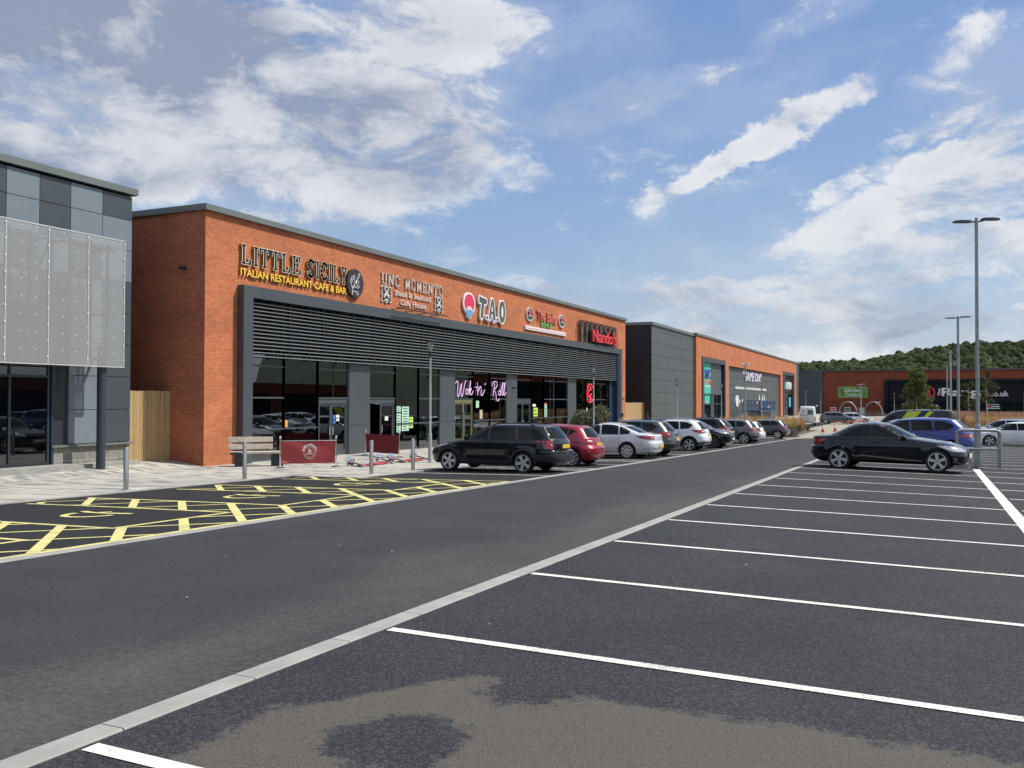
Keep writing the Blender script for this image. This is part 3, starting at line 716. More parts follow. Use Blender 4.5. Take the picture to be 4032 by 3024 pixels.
        for sgn in (1, -1):
            w = MB(); z0, z1 = hz_[0]*H, hz_[1]*H; W0 = B.Wz((z0+z1)/2)
            B.cap(w, [(sgn*W0*hz_[2], z0), (sgn*W0*.95, z0+0.015), (sgn*W0*.95, z1), (sgn*W0*(hz_[2]+.05), z1-0.01)], True, 0.010)
            xe = lambda z: B.xend(W0*.9, z, True)
            B.side(w, [(xe(z0)+0.0, z0+0.01), (xe(z1), z1), (xe(z1)+hz_[3], z1+0.015), (xe(z0)+hz_[3]*.4, z0+0.02)], sgn, 0.008)
            w.build('headlight', M['head'], t, smooth=True)
        g = grille or (.24, .42, .55)
        w = MB(); z0, z1 = g[0]*H, g[1]*H; W0 = B.Wz((z0+z1)/2)
        B.cap(w, [(-W0*g[2], z0), (W0*g[2], z0), (W0*g[2]*.9, z1), (-W0*g[2]*.9, z1)], True, 0.006)
        gr = w.build('grille', M[grill_mat], t)
        w = MB()
        for k in range(3):
            zz = z0+(z1-z0)*(k+1)/4; w.tube([B.P(B.xend(y, zz, True)-0.014, y, zz) for y in (-W0*g[2]*.85, -W0*.3, 0, W0*.3, W0*g[2]*.85)], 0.007, 5)
        w.build('grille_bars', M['chrome'] if grill_mat != 'blackp' else M['skid'], gr)
    # plates
    for front, pm in ((True, plate_f), (False, plate_r)):
        if not pm: continue
        zz = (0.33*H if front else plate_z*H); x = B.xf(zz) if front else B.xr(zz); s_ = -1 if front else 1
        w = MB(); w.box(-0.012, 0.012, -0.26, 0.26, -0.056, 0.056, Matrix.Translation(B.P(x+s_*0.014, 0, zz))); w.build('number_plate', M[pm], t)
    if trim_rear:
        w = MB(); z0, z1 = trim_rear[0]*H, trim_rear[1]*H; W0 = B.Wz((z0+z1)/2)
        B.cap(w, [(-W0*.97, z0), (W0*.97, z0), (W0*.97, z1), (-W0*.97, z1)], False, 0.005)
        for sgn in (1, -1):
            xr = B.xend(W0*.93, (z0+z1)/2, False); B.side(w, [(xr, z0), (xr, z1), (B.axles[1]+Rw*1.25, z1-.03), (B.axles[1]+Rw*1.2, z0)], sgn, 0.004)
        w.build('bumper_trim', M['blackp'], t, smooth=True)
    if skid:
        w = MB(); z0, z1 = (B.rz[0]+.012), .235*H; W0 = B.Wz((z0+z1)/2)
        B.cap(w, [(-W0*.62, z0), (W0*.62, z0), (W0*.80, z1), (-W0*.80, z1)], False, 0.014); w.build('skid_plate', M['skid'], t, smooth=True)
    if cladding:
        for i, a in enumerate(B.axles):
            for sgn in (1, -1):
                w = MB(); q = []
                for k in range(25):
                    th = radians(-12+204*k/24); q.append([(a+rr*cos(th), Rw*1.02+rr*sin(th)) for rr in (Rw*1.13, Rw*1.13+0.06)])
                for k in range(24):
                    pts = [q[k][0], q[k][1], q[k+1][1], q[k+1][0]]
                    if min(p[1] for p in pts) < B.fz[0]+.01: continue
                    w.face([B.P(x, sgn*(B.hw(x, z)+0.012), z) for x, z in pts])
                w.build('arch_trim', M['blackp'], t, smooth=True)
        for sgn in (1, -1):
            w = MB(); B.side(w, [(B.axles[0]+Rw*1.18, B.fz[0]+.02), (B.axles[1]-Rw*1.18, B.fz[0]+.02), (B.axles[1]-Rw*1.12, .27*H), (B.axles[0]+Rw*1.12, .27*H)], sgn, 0.010); w.build('sill_trim', M['blackp'], t)
    if roof:
        zz = .925*H
        w = MB(); B2 = B; rings = []
    if seams:
        w = MB(); f0 = B.win[0]; bot = .22*H; xa = B.axles[0]+Rw*1.3
        d1 = [(f0[0][0]*L-0.02, .66*H), (xa+0.10, .52*H), (xa+0.12, bot)]
        xm = (f0[-1][0]+.010)*L
        pass
        B.ribbon(w, d1); B.ribbon(w, [(xm, .67*H), (xm+0.005, .45*H), (xm, bot)])
        if kind not in ('coupe', 'van'):
            xw = B.win[1][-1][0]*L+0.03; B.ribbon(w, [(xw, .675*H), (xw-0.01, .56*H), (B.axles[1]-Rw*1.02, .40*H), (B.axles[1]-Rw*1.3, bot)])
        B.ribbon(w, [(xa+0.1, bot), (B.axles[1]-Rw*1.28, bot)], 0.008)
        w.build('door_gaps', M['seam'], t, fix=False)
    if handles:
        hx = [xm-0.22] if seams else []
        if kind not in ('coupe', 'van') and seams: hx.append(B.win[1][-1][0]*L-0.10)
        for x in hx:
            for sgn in (1, -1):
                w = MB(); y = B.hw(x, .585*H); w.bbox(-0.085, 0.085, -0.012, 0.018, -0.014, 0.014, 0.006, Matrix.Translation(B.P(x, sgn*(y+0.010), .585*H))); w.build('door_handle', paintmat, t)
    # mirrors
    zm = .70*H if kind != 'van' else .53*H; xm_ = (B.win[0][0][0]*L+0.10)
    for sgn in (1, -1):
        w = MB(); y = B.hw(xm_, zm); c = B.P(xm_, sgn*(y+0.13), zm)
        w.lathe([(0.002, 0.095), (0.05, 0.085), (0.075, 0.04), (0.08, -0.02), (0.07, -0.05), (0.002, -0.055)], 12, axis='x', M=Matrix.Translation(c) @ Matrix.Diagonal((1, 1.35, 0.95, 1)))
        w.tube([c, B.P(xm_-0.02, sgn*(y-0.01), zm-0.05)], 0.022, 6); w.build('door_mirror', paintmat, t, smooth=True)
    if rails:
        for sgn in (1, -1):
            w = MB(); pts = []
            zc = .955*H
            xs = frange(B.xf(zc)+0.12, B.xr(zc)-0.22, 0.2)
            for i, x in enumerate(xs):
                hh = 0.045 if 0 < i < len(xs)-1 else 0.0
                zt = [z for z in (k*0.001*H for k in range(930, 1000)) if B.hw(x, z) > B.W*.66 and B.xf(z) < x < B.xr(z)]
                zt = (zt[-1] if zt else .95*H); pts.append(B.P(x, sgn*B.W*.68, zt+hh))
            w.tube(pts, 0.017, 6); w.build('roof_rail', M[rails], t, smooth=True)
    if antenna:
        w = MB(); x = .70*L; w.tube([B.P(x, 0, .985*H), B.P(x+.12, 0, .985*H+.22)], [0.008, 0.004], 6); w.build('aerial', M['blackp'], t)
    # wheels
    tm, rm = wheel_meshes(Rw, 0.21, style, rim)
    t0 = tm.build('wheel', M['rubber'], t, smooth=True); r0 = rm.build('rim', [M[rim], M['black']], t0, smooth=False)
    first = True
    for a in B.axles:
        for sgn in (1, -1):
            if first: wo, ro = t0, r0; first = False
            else:
                wo = t0.copy(); C.objects.link(wo); wo.parent = t; ro = r0.copy(); C.objects.link(ro); ro.parent = wo
            wo.location = B.P(a, sgn*(B.W-0.105+B.flare*.5), Rw); wo.rotation_euler = (0, random.uniform(0, 2), 0 if sgn > 0 else pi)
    return t, B
# local forward is +x; yaw turns it in the ground plane
def park(x, y, H=0): return (x, y, gz(x, y)+0.004)
# ------------------------------------------------------------------ main brick unit
WX = -22.5; FX = WX+0.30; GX = WX-0.10; YA, YZ = 23.84, 71.3; ZT = 6.52
FY0, FY1 = 25.45, 69.55; FZ = 4.12; IY0, IY1, IZ = 25.95, 68.95, 3.70
unit = thing('restaurant_unit', 'long orange brick restaurant block with slatted louvre band above its shopfronts', 'building', (WX, 47, gz(WX, 47)))
unit_o = Vector(unit.location)
def bld(b, name, m, parent, smooth=False):
    o = b.build(name, m, parent, smooth); o.location = -Vector(parent.location) if parent else (0, 0, 0); return o
def sub(b, name, m, parent, smooth=False): return b.build(name, m, parent, smooth)
b = MB()
ZB = -3.2
b.box(WX-0.35, WX, YA+0.002, FY0, ZB, ZT); b.box(WX-0.35, WX, FY0, FY1, FZ-0.05, ZT); b.box(WX-0.35, WX, FY1, YZ, ZB, ZT)
bld(b, 'front_wall', M['brick_x'], unit)
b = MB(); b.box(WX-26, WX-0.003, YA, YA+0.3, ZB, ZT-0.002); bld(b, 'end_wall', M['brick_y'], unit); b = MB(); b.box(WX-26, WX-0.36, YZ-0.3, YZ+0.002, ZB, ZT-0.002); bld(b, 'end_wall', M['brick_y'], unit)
b = MB(); b.box(WX-26, WX-0.36, YA+0.31, YZ-0.31, ZT-0.6, ZT-0.4); b.box(WX-26.3, WX-26.0, YA, YZ, ZB, ZT-0.1); bld(b, 'roof', M['frame'], unit)
b = MB()
for y0, y1 in ((YA-0.12, 39.5), (39.508, 55.4), (55.408, YZ+0.12)): b.box(WX-0.45, WX+0.14, y0, y1, ZT-0.005, ZT+0.20)
b.box(WX-26, WX-0.452, YA-0.12, YA+0.45, ZT-0.005, ZT+0.198)
bld(b, 'coping', M['coping'], unit)
for y in (28.05, 31.15, 39.3, 46.2): b = MB(); b.box(WX-0.02, WX+0.0015, y, y+0.014, FZ, ZT-0.03); bld(b, 'movement_joint', M['frame_dk'], unit)
# projecting portal frame
b = MB()
b.box(WX-0.05, FX, FY0, IY0, ZB, FZ); b.box(WX-0.05, FX, IY1, FY1, ZB, FZ); b.box(WX-0.05, FX, IY0, IY1, IZ, FZ)
bld(b, 'portal_frame', M['frame'], unit)
for y in (26.9, 30.3, 36.4, 42.5, 48.6, 54.7, 60.8, 66.0): b = MB(); b.box(FX-0.01, FX+0.0015, y, y+0.008, IZ, FZ-0.002); bld(b, 'portal_joint', M['frame_dk'], unit)
# louvre band, one panel per bay
LD = [25.95, 28.24, 30.38, 32.48, 34.11, 36.26, 38.37, 40.47, 42.12, 44.24, 46.36, 48.48, 50.04, 52.26, 54.3, 56.45, 58.54, 60.2, 62.31, 64.43, 66.57, 68.75]
LX = WX+0.12; ZL0, ZL1, NL = 1.575, 3.66, 15; pitch = (ZL1-ZL0)/NL
for y0, y1 in zip(LD, LD[1:]):
    b = MB()
    for k in range(NL):
        z = ZL0+k*pitch; e = 0.02
        # aerofoil-like blade: nose low and forward, tail high and back
        prof = [(LX+0.080, z+0.004), (LX+0.086, z+0.016), (LX+0.074, z+0.028), (LX+0.020, z+0.050), (LX-0.045, z+0.058), (LX-0.050, z+0.052), (LX-0.005, z+0.038), (LX+0.060, z+0.006)]
        b.loft([[Vector((x, y0+e, zz)) for x, zz in prof], [Vector((x, y1-e, zz)) for x, zz in prof]], True)
    lp = bld(b, 'louvre_panel', M['louvre'], unit)
    b = MB(); b.box(LX-0.10, LX+0.05, y1-0.022, y1+0.018, ZL0-0.02, ZL1+0.04)
    b.box(LX-0.13, LX-0.07, (y0+y1)/2+0.25, (y0+y1)/2+0.33, ZL0-0.05, ZL1+0.04)
    b.box(LX-0.13, LX-0.07, y1-0.42, y1-0.37, ZL0-0.02, ZL1+0.04)
    b.build('louvre_carrier', M['frame_dk'], lp)
# back of the louvre zone
b = MB(); b.box(WX-0.34, WX-0.30, 25.5, 69.5, 1.50, 4.0); bld(b, 'backing_panel', M['black'], unit)
# shopfront bays
G = [('p', 25.95, 28.17), ('p', 28.17, 30.30), ('d', 30.30, 32.43), ('w', 32.43, 34.02), ('e', 34.02, 36.19), ('p', 36.19, 38.33), ('p', 38.33, 40.39), ('w', 40.39, 41.99),
     ('g', 41.99, 44.15), ('p', 44.15, 46.26), ('p', 46.26, 48.38), ('w', 48.38, 49.90), ('d', 49.90, 52.09), ('p', 52.09, 54.19), ('p', 54.19, 56.30), ('p', 56.30, 58.36), ('w', 58.36, 59.99),
     ('p', 59.99, 62.13), ('p', 62.13, 64.31), ('p', 64.31, 66.45), ('p', 66.45, 68.43)]
Z0 = -2.50; ZTR = [1.27, 0.085, -1.10]; DT = -0.02
M['gold'] = mat('brass_door_metal', (0.26, 0.25, 0.12), 0.4, 0.5)
bi = 0
for typ, y0, y1 in G:
    zb = gz(GX, (y0+y1)/2)+0.02
    if typ == 'w':
        b = MB(); b.box(GX-0.1, GX+0.075, y0+0.012, y1-0.012, -1.085, 1.62); b.box(GX-0.1, GX+0.07, y0+0.012, y1-0.012, ZB, -1.10)
        bld(b, 'pilaster_panel', M['frame'], unit)
        continue
    b = MB(); t = 0.03
    full = bi % 3 == 1 and typ == 'p'
    # frame members
    b.box(GX-0.06, GX+0.05, y0-t+0.0, y0+t, ZB, 1.7); b.box(GX-0.06, GX+0.05, y1-t, y1+t-0.001, ZB, 1.7)
    for zt in ZTR:
        if zt == ZTR[0] and full: continue
        if zt == ZTR[2] and typ != 'p': continue
        if zt == ZTR[1] and full: continue
        b.box(GX-0.055, GX+0.048, y0+t, y1-t, zt-t, zt+t)
    if typ == 'p': b.box(GX-0.055, GX+0.048, y0+t, y1-t, zb-0.06, zb+0.09)
    fr = bld(b, 'window_frame', M['frame'], unit)
    zlo = zb+0.05
    if typ == 'p':
        b = MB(); b.face([(GX, y0+t, zlo), (GX, y1-t, zlo), (GX, y1-t, 1.7), (GX, y0+t, 1.7)]); b.build('pane', M['glass'], fr, fix=False)
    else:
        b = MB(); b.face([(GX, y0+t, ZTR[1]), (GX, y1-t, ZTR[1]), (GX, y1-t, 1.7), (GX, y0+t, 1.7)]); b.build('pane', M['glass'], fr, fix=False)
        dm = M['gold'] if typ == 'g' else M['frame']
        b = MB(); zh = DT-0.13 if typ != 'g' else DT-0.1
        b.box(GX-0.09, GX+0.02, y0+t, y0+t+0.07, zb-0.05, DT+0.06); b.box(GX-0.09, GX+0.02, y1-t-0.07, y1-t, zb-0.05, DT+0.06); b.box(GX-0.088, GX+0.022, y0+t+0.07, y1-t-0.07, zh, DT+0.06)
        df = bld(b, 'door_frame', dm, unit)
        ym = (y0+y1)/2-0.12 if typ != 'g' else (y0+y1)/2
        leaves = [(y0+t+0.075, ym-0.006), (ym+0.006, y1-t-0.075)]
        for li, (a, c) in enumerate(leaves):
            if typ == 'e' and li == 0:   # left leaf stands open: an unglazed opening
                continue
            b = MB(); s_ = 0.07 if a < ym-0.3 or typ == 'g' else 0.085
            b.box(GX-0.06, GX-0.01, a, a+s_, zb+0.01, zh-0.01); b.box(GX-0.06, GX-0.01, c-s_, c, zb+0.01, zh-0.01)
            b.box(GX-0.058, GX-0.012, a+s_, c-s_, zh-0.01-s_, zh-0.01); b.box(GX-0.058, GX-0.012, a+s_, c-s_, zb+0.01, zb+0.2)
            dl = bld(b, 'door', dm, unit)
            b = MB(); b.face([(GX-0.035, a+s_, zb+0.2), (GX-0.035, c-s_, zb+0.2), (GX-0.035, c-s_, zh-0.09), (GX-0.035, a+s_, zh-0.09)]); b.build('pane', M['glass'], dl, fix=False)
            hy = a+0.10 if li == 1 else c-0.10
            b = MB()
            if typ == 'g': b.box(GX+0.005, GX+0.035, hy-0.02, hy+0.02, zb+0.35, zb+1.75); hm = M['steel']
            else: b.box(GX-0.005, GX+0.03, hy-0.025, hy+0.025, zb+0.85, zb+1.2); hm = M['galv']
            b.build('door_handle', hm, dl)
    bi += 1
# blue return at the far end of the glazing
b = MB(); b.box(GX-0.12, FX-0.04, 68.45, 68.94, ZB, 3.65); bld(b, 'blue_return', M['blue'], unit)
b = MB(); b.box(GX-0.02, GX+0.02, 67.5, 68.43, ZB, 1.65); bld(b, 'blue_end_panel', M['blue'], unit)
# interior shell: floor, back wall, partitions
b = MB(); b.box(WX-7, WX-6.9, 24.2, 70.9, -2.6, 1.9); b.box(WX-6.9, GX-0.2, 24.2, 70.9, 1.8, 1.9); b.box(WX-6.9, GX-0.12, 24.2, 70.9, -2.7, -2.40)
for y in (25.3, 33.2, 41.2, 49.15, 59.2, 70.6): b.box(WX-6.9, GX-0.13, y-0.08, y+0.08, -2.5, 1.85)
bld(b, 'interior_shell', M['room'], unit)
# little things inside the rooms, each belongs to the fit-out
M['cream'] = mat('warm_cream', (0.45, 0.40, 0.30), 0.7); M['wood'] = mat('dark_wood', (0.12, 0.06, 0.03), 0.5)
def table(x, y, h=0.75):
    z = -2.40; t = thing('dining_table', None, None, (x, y, z))
    b = MB(); b.bbox(-0.35, 0.35, -0.35, 0.35, h-0.04, h, 0.008); b.build('table_top', M['cream'], t)
    b = MB(); b.lathe([(0.22, 0), (0.22, 0.02), (0.03, 0.05), (0.03, h-0.04)], 12); b.build('leg', M['steel'], t, smooth=True)
    return t
tabs = [table(WX-1.3, 35.0), table(WX-0.75, 39.5)]
tag(tabs[0], 'small pale table just inside the open restaurant doorway', 'table'); tag(tabs[1], 'small pale table beside the seated man in green inside the window', 'table')
# plinth-like ledges behind the noodle bar windows
M['sage'] = mat('sage_green_vinyl', (0.26, 0.36, 0.29), 0.7, var=0.1)
for i, (y0, y1) in enumerate(((44.2, 46.2), (46.32, 48.34))):
    b = MB(); b.box(GX-0.03, GX-0.012, y0, y1, -2.30, -1.13)
    o = b.build('window_vinyl', M['sage']); tag(o, 'pale green window film with a dark round dish, %s one of two' % ('left' if i == 0 else 'right'), 'window film')
    b = MB(); pts = [((y0+y1)/2-0.1+0.42*cos(a), -1.72+0.42*sin(a)) for a in [2*pi*k/24 for k in range(24)]]
    b.prism(pts, GX-0.011, GX-0.007, 'x'); b.build('printed_dish', M['black'], o)
    b = MB(); b.box(GX-0.0105, GX-0.008, y0+0.05, y0+0.45, -1.75, -1.3); b.box(GX-0.0105, GX-0.008, y1-0.55, y1-0.08, -1.7, -1.35); b.build('printed_patch', M['white'], o)
# posters and stickers on the glass
M['mint'] = mat('mint_paper', (0.42, 0.66, 0.50), 0.7); M['ink'] = mat('dark_ink', (0.02, 0.05, 0.04), 0.8); M['orange'] = mat('orange_sticker', (0.75, 0.30, 0.05), 0.6)
M['bluesign'] = mat('blue_sign', (0.05, 0.16, 0.50), 0.5); M['lime'] = mat('lime_sticker', (0.55, 0.75, 0.12), 0.6); M['redposter'] = mat('red_poster_band', (0.65, 0.07, 0.04), 0.6)
def poster(y0, y1, z0, z1, m, label, cat='poster', lines=0, x=GX+0.012, name='poster'):
    b = MB(); b.box(x-0.004, x, y0, y1, z0, z1); o = b.build(name, m); tag(o, label, cat)
    if lines:
        b = MB(); h = (z1-z0)/(lines*2+1)
        for k in range(lines): b.box(x, x+0.002, y0+(y1-y0)*0.15, y1-(y1-y0)*(0.15+0.2*random.random()), z0+h*(2*k+1), z0+h*(2*k+1.7))
        b.build('printed_lines', M['ink'], o)
    return o
poster(36.36, 36.72, -0.55, -0.28, M['mint'], 'small mint notice at the top left of the menu cluster', lines=2, name='menu_notice')
poster(36.36, 36.72, -1.06, -0.62, M['mint'], 'middle mint sheet in the left column of the menu cluster', lines=3, name='menu_notice')
poster(36.36, 36.72, -1.50, -1.10, M['mint'], 'lowest mint sheet in the left column of the menu cluster', lines=3, name='menu_notice')
poster(36.82, 37.46, -1.45, -0.30, M['mint'], 'large mint menu sheet on the restaurant window', lines=9, name='menu_sheet')
poster(37.50, 37.84, -1.33, -0.80, M['lime'], 'small yellow green flyer at the right of the menu cluster', lines=3, name='flyer')
poster(28.2+0.06, 28.42, -1.05, -0.78, M['orange'], 'small orange sticker low on the first window', 'sticker', name='sticker')
poster(31.36, 31.55, -0.98, -0.62, M['bluesign'], 'blue square sticker on the first shop door', 'sticker', 1, name='sticker')
poster(31.60, 31.80, -0.88, -0.62, M['white'], 'white square notice beside the blue door sticker', 'sticker', 1, name='sticker')
poster(35.35, 35.62, -0.93, -0.74, M['white'], 'white card taped on the restaurant door', 'notice', name='door_notice')
poster(34.5, 34.9, -0.17, 0.03, M['mint'], 'green exit notice over the open restaurant doorway', 'notice', 1, name='exit_notice')
poster(44.55, 44.9, -0.40, 0.0-0.02, M['mint'], 'pale blue notice hanging in the noodle bar window', 'notice', name='window_notice')
poster(52.55, 53.2, -1.0, -0.45, M['lime'], 'round looking lime sticker low on the window past the fourth panel', 'sticker', 2, name='sticker')
poster(54.32, 54.75, -1.05, -0.25, M['mint'], 'tall narrow poster with a red heading on the window', lines=5, name='poster')
poster(54.32, 54.75, -0.245, -0.15, M['redposter'], 'red heading strip above the tall narrow poster', name='poster_heading')
poster(52.4, 52.9, -0.38, -0.22, M['white'], 'row of small white opening notices on the window', 'notice', name='window_notice')
poster(62.2, 62.42, -1.12, -0.52, M['white'], 'white vertical notice beside the red neon emblem window', 'notice', 2, name='window_notice')
poster(45.0, 45.35, -1.02, -0.52, M['cream'], 'cream stack of small cards stuck in the noodle bar window', 'notice', name='window_notice')
# wall lights / cameras
def wall_light(x, y, z, m, label, size=0.1, nrm='x'):
    t = thing('wall_light', label, 'wall light', (x, y, z))
    if nrm == 'x':
        b = MB(); b.box(0, 0.05, -0.05, 0.05, -0.05, 0.05); b.build('bracket', M['blackp'], t)
        b = MB(); b.bbox(0.05, 0.05+size*1.8, -size*.6, size*.6, -size*.45, size*.45, 0.02); b.build('lamp_head', m, t)
    else:
        b = MB(); b.lathe([(0.001, -0.10), (size*1.2, -0.06), (size*1.5, 0.0), (size*1.5, 0.03)], 14, axis='y'); b.build('lamp_head', m, t, smooth=True)
    return t
wall_light(GX+0.075, 49.3, 0.75, M['blackp'], 'black floodlight on the panel right of the pink script sign')
wall_light(WX, 70.4, 0.15, M['blackp'], 'black floodlight on the far brick pier by the gap')
wl = wall_light(-23.4, YA, 4.55, M['blackp'], 'small black flood lamp on the shaded brick end wall', 0.12); wl.rotation_euler = (0, 0, -pi/2)
# ------------------------------------------------------------------ grey panelled unit on the left
LXF = -25.2; ly = 23.23
M['pan_lt'] = mat('pale_blue_grey_panel', (0.185, 0.220, 0.245), 0.4, 0.1, var=0.03); M['pan_dk'] = mat('slate_panel', (0.060, 0.074, 0.082), 0.4, 0.1, var=0.04)
M['pan_md'] = mat('mid_slate_panel', (0.055, 0.063, 0.074), 0.4, 0.1, var=0.04)
lu = thing('panelled_unit', 'grey checkered metal panelled store at the left edge, behind a mesh screen', 'building', (LXF, 20, gz(LXF, 20)))
b = MB(); b.box(LXF-20, LXF-0.06, -6, ly-0.02, -3.2, 7.05); bld(b, 'core', M['frame_dk'], lu)
b = MB(); b.box(LXF-20, LXF+0.12, -6, ly+0.10, 7.12, 7.34); bld(b, 'coping', M['coping'], lu)
ys = [13.0, 14.2, 15.35, 16.5, 17.4, 18.42, 19.55, 20.68, 21.93, 23.17]; zs = [-1.44, -0.33, 0.78, 1.88, 2.97, 4.07, 5.17, 6.22, 7.05]
pat = {7: 'dldldldld', 6: 'dldldldll', 5: 'ldldldldl'}
for j in range(len(zs)-1):
    for i in range(len(ys)-1):
        if zs[j] < 0.9 and ys[i] < 20.0: continue
        if zs[j] < 1.9 and ys[i+1] <= 20.0: continue
        if j == 7: m = 'dldldldld'[i]
        elif j == 6: m = 'dldldldll'[i]
        elif j == 5: m = 'lldlldldl'[i]
        else: m = ('d' if i == 8 else 'ldlddldll'[i]) if j > 2 else 'ddddddddd'[i]
        y0, y1 = ys[i], ys[i+1]
        segs = [(y0, y1, m)]
        if j <= 2 and i == 7: segs = [(20.68, 21.93, 'l')]
        if j <= 2 and i == 6: segs = [(20.16, 20.68, 'm')]
        if j == 4 and i == 8: segs = [(y0, y1, 'd')]
        for a, c, mm in segs:
            b = MB(); b.box(LXF-0.06, LXF, a+0.010, c-0.010, zs[j]+0.010, zs[j+1]-0.010); bld(b, 'wall_panel', M[{'d': 'pan_dk', 'l': 'pan_lt', 'm': 'pan_md'}[mm]], lu)
b = MB(); b.box(LXF-0.04, LXF+0.07, 20.05, ly, -1.53, -1.455); bld(b, 'plinth_flashing', M['coping'], lu)
def plinth_mat():
    m = brick_mat('split_stone_plinth', 'x', (0.23, 0.225, 0.20), (0.17, 0.168, 0.155), (0.40, 0.37, 0.28), 0.5)
    for n in m.node_tree.nodes:
        if n.type == 'TEX_BRICK': n.inputs['Brick Width'].default_value = 0.45; n.inputs['Row Height'].default_value = 0.235; n.inputs['Mortar Size'].default_value = 0.010
    return m
b = MB(); b.box(LXF-0.3, LXF-0.055, 19.98, ly-0.2, -3, -1.535); bld(b, 'plinth', plinth_mat(), lu)
b = MB(); b.box(LXF-0.25, LXF+0.03, 20.03, 20.12, -2.2, 1.9); bld(b, 'blue_jamb', M['blue'], lu)
# glazed shopfront of the left unit
b = MB(); gx = LXF-0.02
for y in (19.93, 18.6, 17.2, 15.8, 14.4): b.box(gx-0.08, gx+0.04, y-0.035, y+0.035, -2.4, 1.9)
for z in (0.72, -2.0): b.box(gx-0.078, gx+0.038, 13, 19.9, z-0.04, z+0.04)
fr = bld(b, 'shopfront_frame', M['frame_dk'], lu)
b = MB(); b.face([(gx, 13, -2.0), (gx, 19.9, -2.0), (gx, 19.9, 1.9), (gx, 13, 1.9)]); o = b.build('pane', M['glass2'], fr, fix=False)
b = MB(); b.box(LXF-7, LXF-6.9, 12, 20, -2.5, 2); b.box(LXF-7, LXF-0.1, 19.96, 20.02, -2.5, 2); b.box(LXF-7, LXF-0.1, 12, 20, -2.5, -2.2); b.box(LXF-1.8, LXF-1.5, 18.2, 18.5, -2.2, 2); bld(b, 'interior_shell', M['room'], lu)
b = MB(); b.box(LXF-19, LXF-0.07, 12, 20, 1.9, 1.95); bld(b, 'soffit', M['frame_dk'], lu)
# front terrace slab of the left unit
b = MB(); b.box(LXF-0.2, LXF+0.75, 12, 20.6, -2.5, -2.06); b.box(LXF-0.2, LXF+0.45, 20.6, 23.2, -2.5, -2.09)
slab = b.build('terrace_slab', M['concrete']); struct(slab)
b = MB(); b.lathe([(0.14, -2.6), (0.14, 1.75)], 24, c=(-24.45, 21.3, 0)); o = b.build('steel_column', M['pan_dk'], None, True); 
M['coldk'] = mat('dark_blue_grey_steel', (0.035, 0.045, 0.06), 0.45, 0.1, var=0.1); o.data.materials[0] = M['coldk']
tag(o, 'dark round steel column holding up the mesh screen', 'column'); colm = o
# perforated mesh screen
def perf_mat():
    m = bpy.data.materials.new('perforated_metal'); m.use_nodes = True; N = NT(m.node_tree); b_ = m.node_tree.nodes['Principled BSDF']
    b_.inputs['Base Color'].default_value = (0.40, 0.41, 0.41, 1); b_.inputs['Roughness'].default_value = 0.55; b_.inputs['Metallic'].default_value = 0.3
    x, y, z = N.xyz(N.pos()); u = N.m('MULTIPLY', y, 1/0.022); v = N.m('MULTIPLY', z, 1/0.019)
    row = N.m('MODULO', N.m('FLOOR', v), 2.0); fu = N.m('SUBTRACT', N.m('FRACT', N.m('ADD', u, N.m('MULTIPLY', row, 0.5))), 0.5); fv = N.m('SUBTRACT', N.m('FRACT', v), 0.5)
    r = N.m('ADD', N.m('MULTIPLY', fu, fu), N.m('MULTIPLY', fv, fv)); hole = N.m('LESS_THAN', r, 0.125)
    N.l.new(N.m('SUBTRACT', 1.0, hole), b_.inputs['Alpha'])
    return m
M['perf'] = perf_mat(); SX = -24.2
sc_ = thing('mesh_screen', 'pale perforated metal screen hung in front of the grey panelled store', 'screen', (SX, 19, 1.1))
cu = [12.0, 13.4, 14.8, 16.25, 17.69, 19.11, 20.54, 21.96]
for y0, y1 in zip(cu, cu[1:]):
    b = MB(); b.box(SX-0.003, SX, y0+0.012, y1-0.012, 1.10, 5.22); bld(b, 'mesh_panel', M['perf'], sc_)
b = MB()
M['palegrey'] = mat('pale_grey_metal', (0.50, 0.51, 0.50), 0.5, 0.2)
for y in cu: b.box(SX-0.05, SX+0.012, y-0.016, y+0.016, 1.08, 5.24)
b.box(SX-0.05, SX+0.012, 12, 21.98, 1.05, 1.09); b.box(SX-0.05, SX+0.012, 12, 21.98, 5.22, 5.26); bld(b, 'edge_frame', M['palegrey'], sc_)
b = MB()
for y in cu[1:]:
    for k in range(9): b.lathe([(0.028, 0), (0.024, 0.012), (0.001, 0.016)], 8, c=(SX+0.012, y-0.02, 1.3+k*0.48), axis='x')
for y0, y1 in zip(cu, cu[1:]):
    for fr_ in (0.36, 0.7):
        for k in range(8): b.lathe([(0.020, 0), (0.016, 0.010), (0.001, 0.013)], 8, c=(SX, y0+(y1-y0)*fr_, 1.5+k*0.52), axis='x')
bld(b, 'fixing_studs', M['white'], sc_)['kind'] = 'stuff'
b = MB()
for y in [c_+o_ for c_ in cu[:-1] for o_ in (0.35, 1.0)]: b.box(SX-0.35, SX-0.27, y-0.03, y+0.03, 1.2, 5.1)
for z in (1.6, 2.75, 3.9, 4.9): b.box(SX-0.27, SX-0.21, 12.1, 21.8, z-0.03, z+0.03)
for y in (14, 17, 19.9, 21.6): b.box(LXF, SX-0.27, y-0.04, y+0.04, 1.3, 1.4); b.box(LXF, SX-0.27, y-0.04, y+0.04, 4.9, 5.0)
bld(b, 'support_frame', M['frame'], sc_)
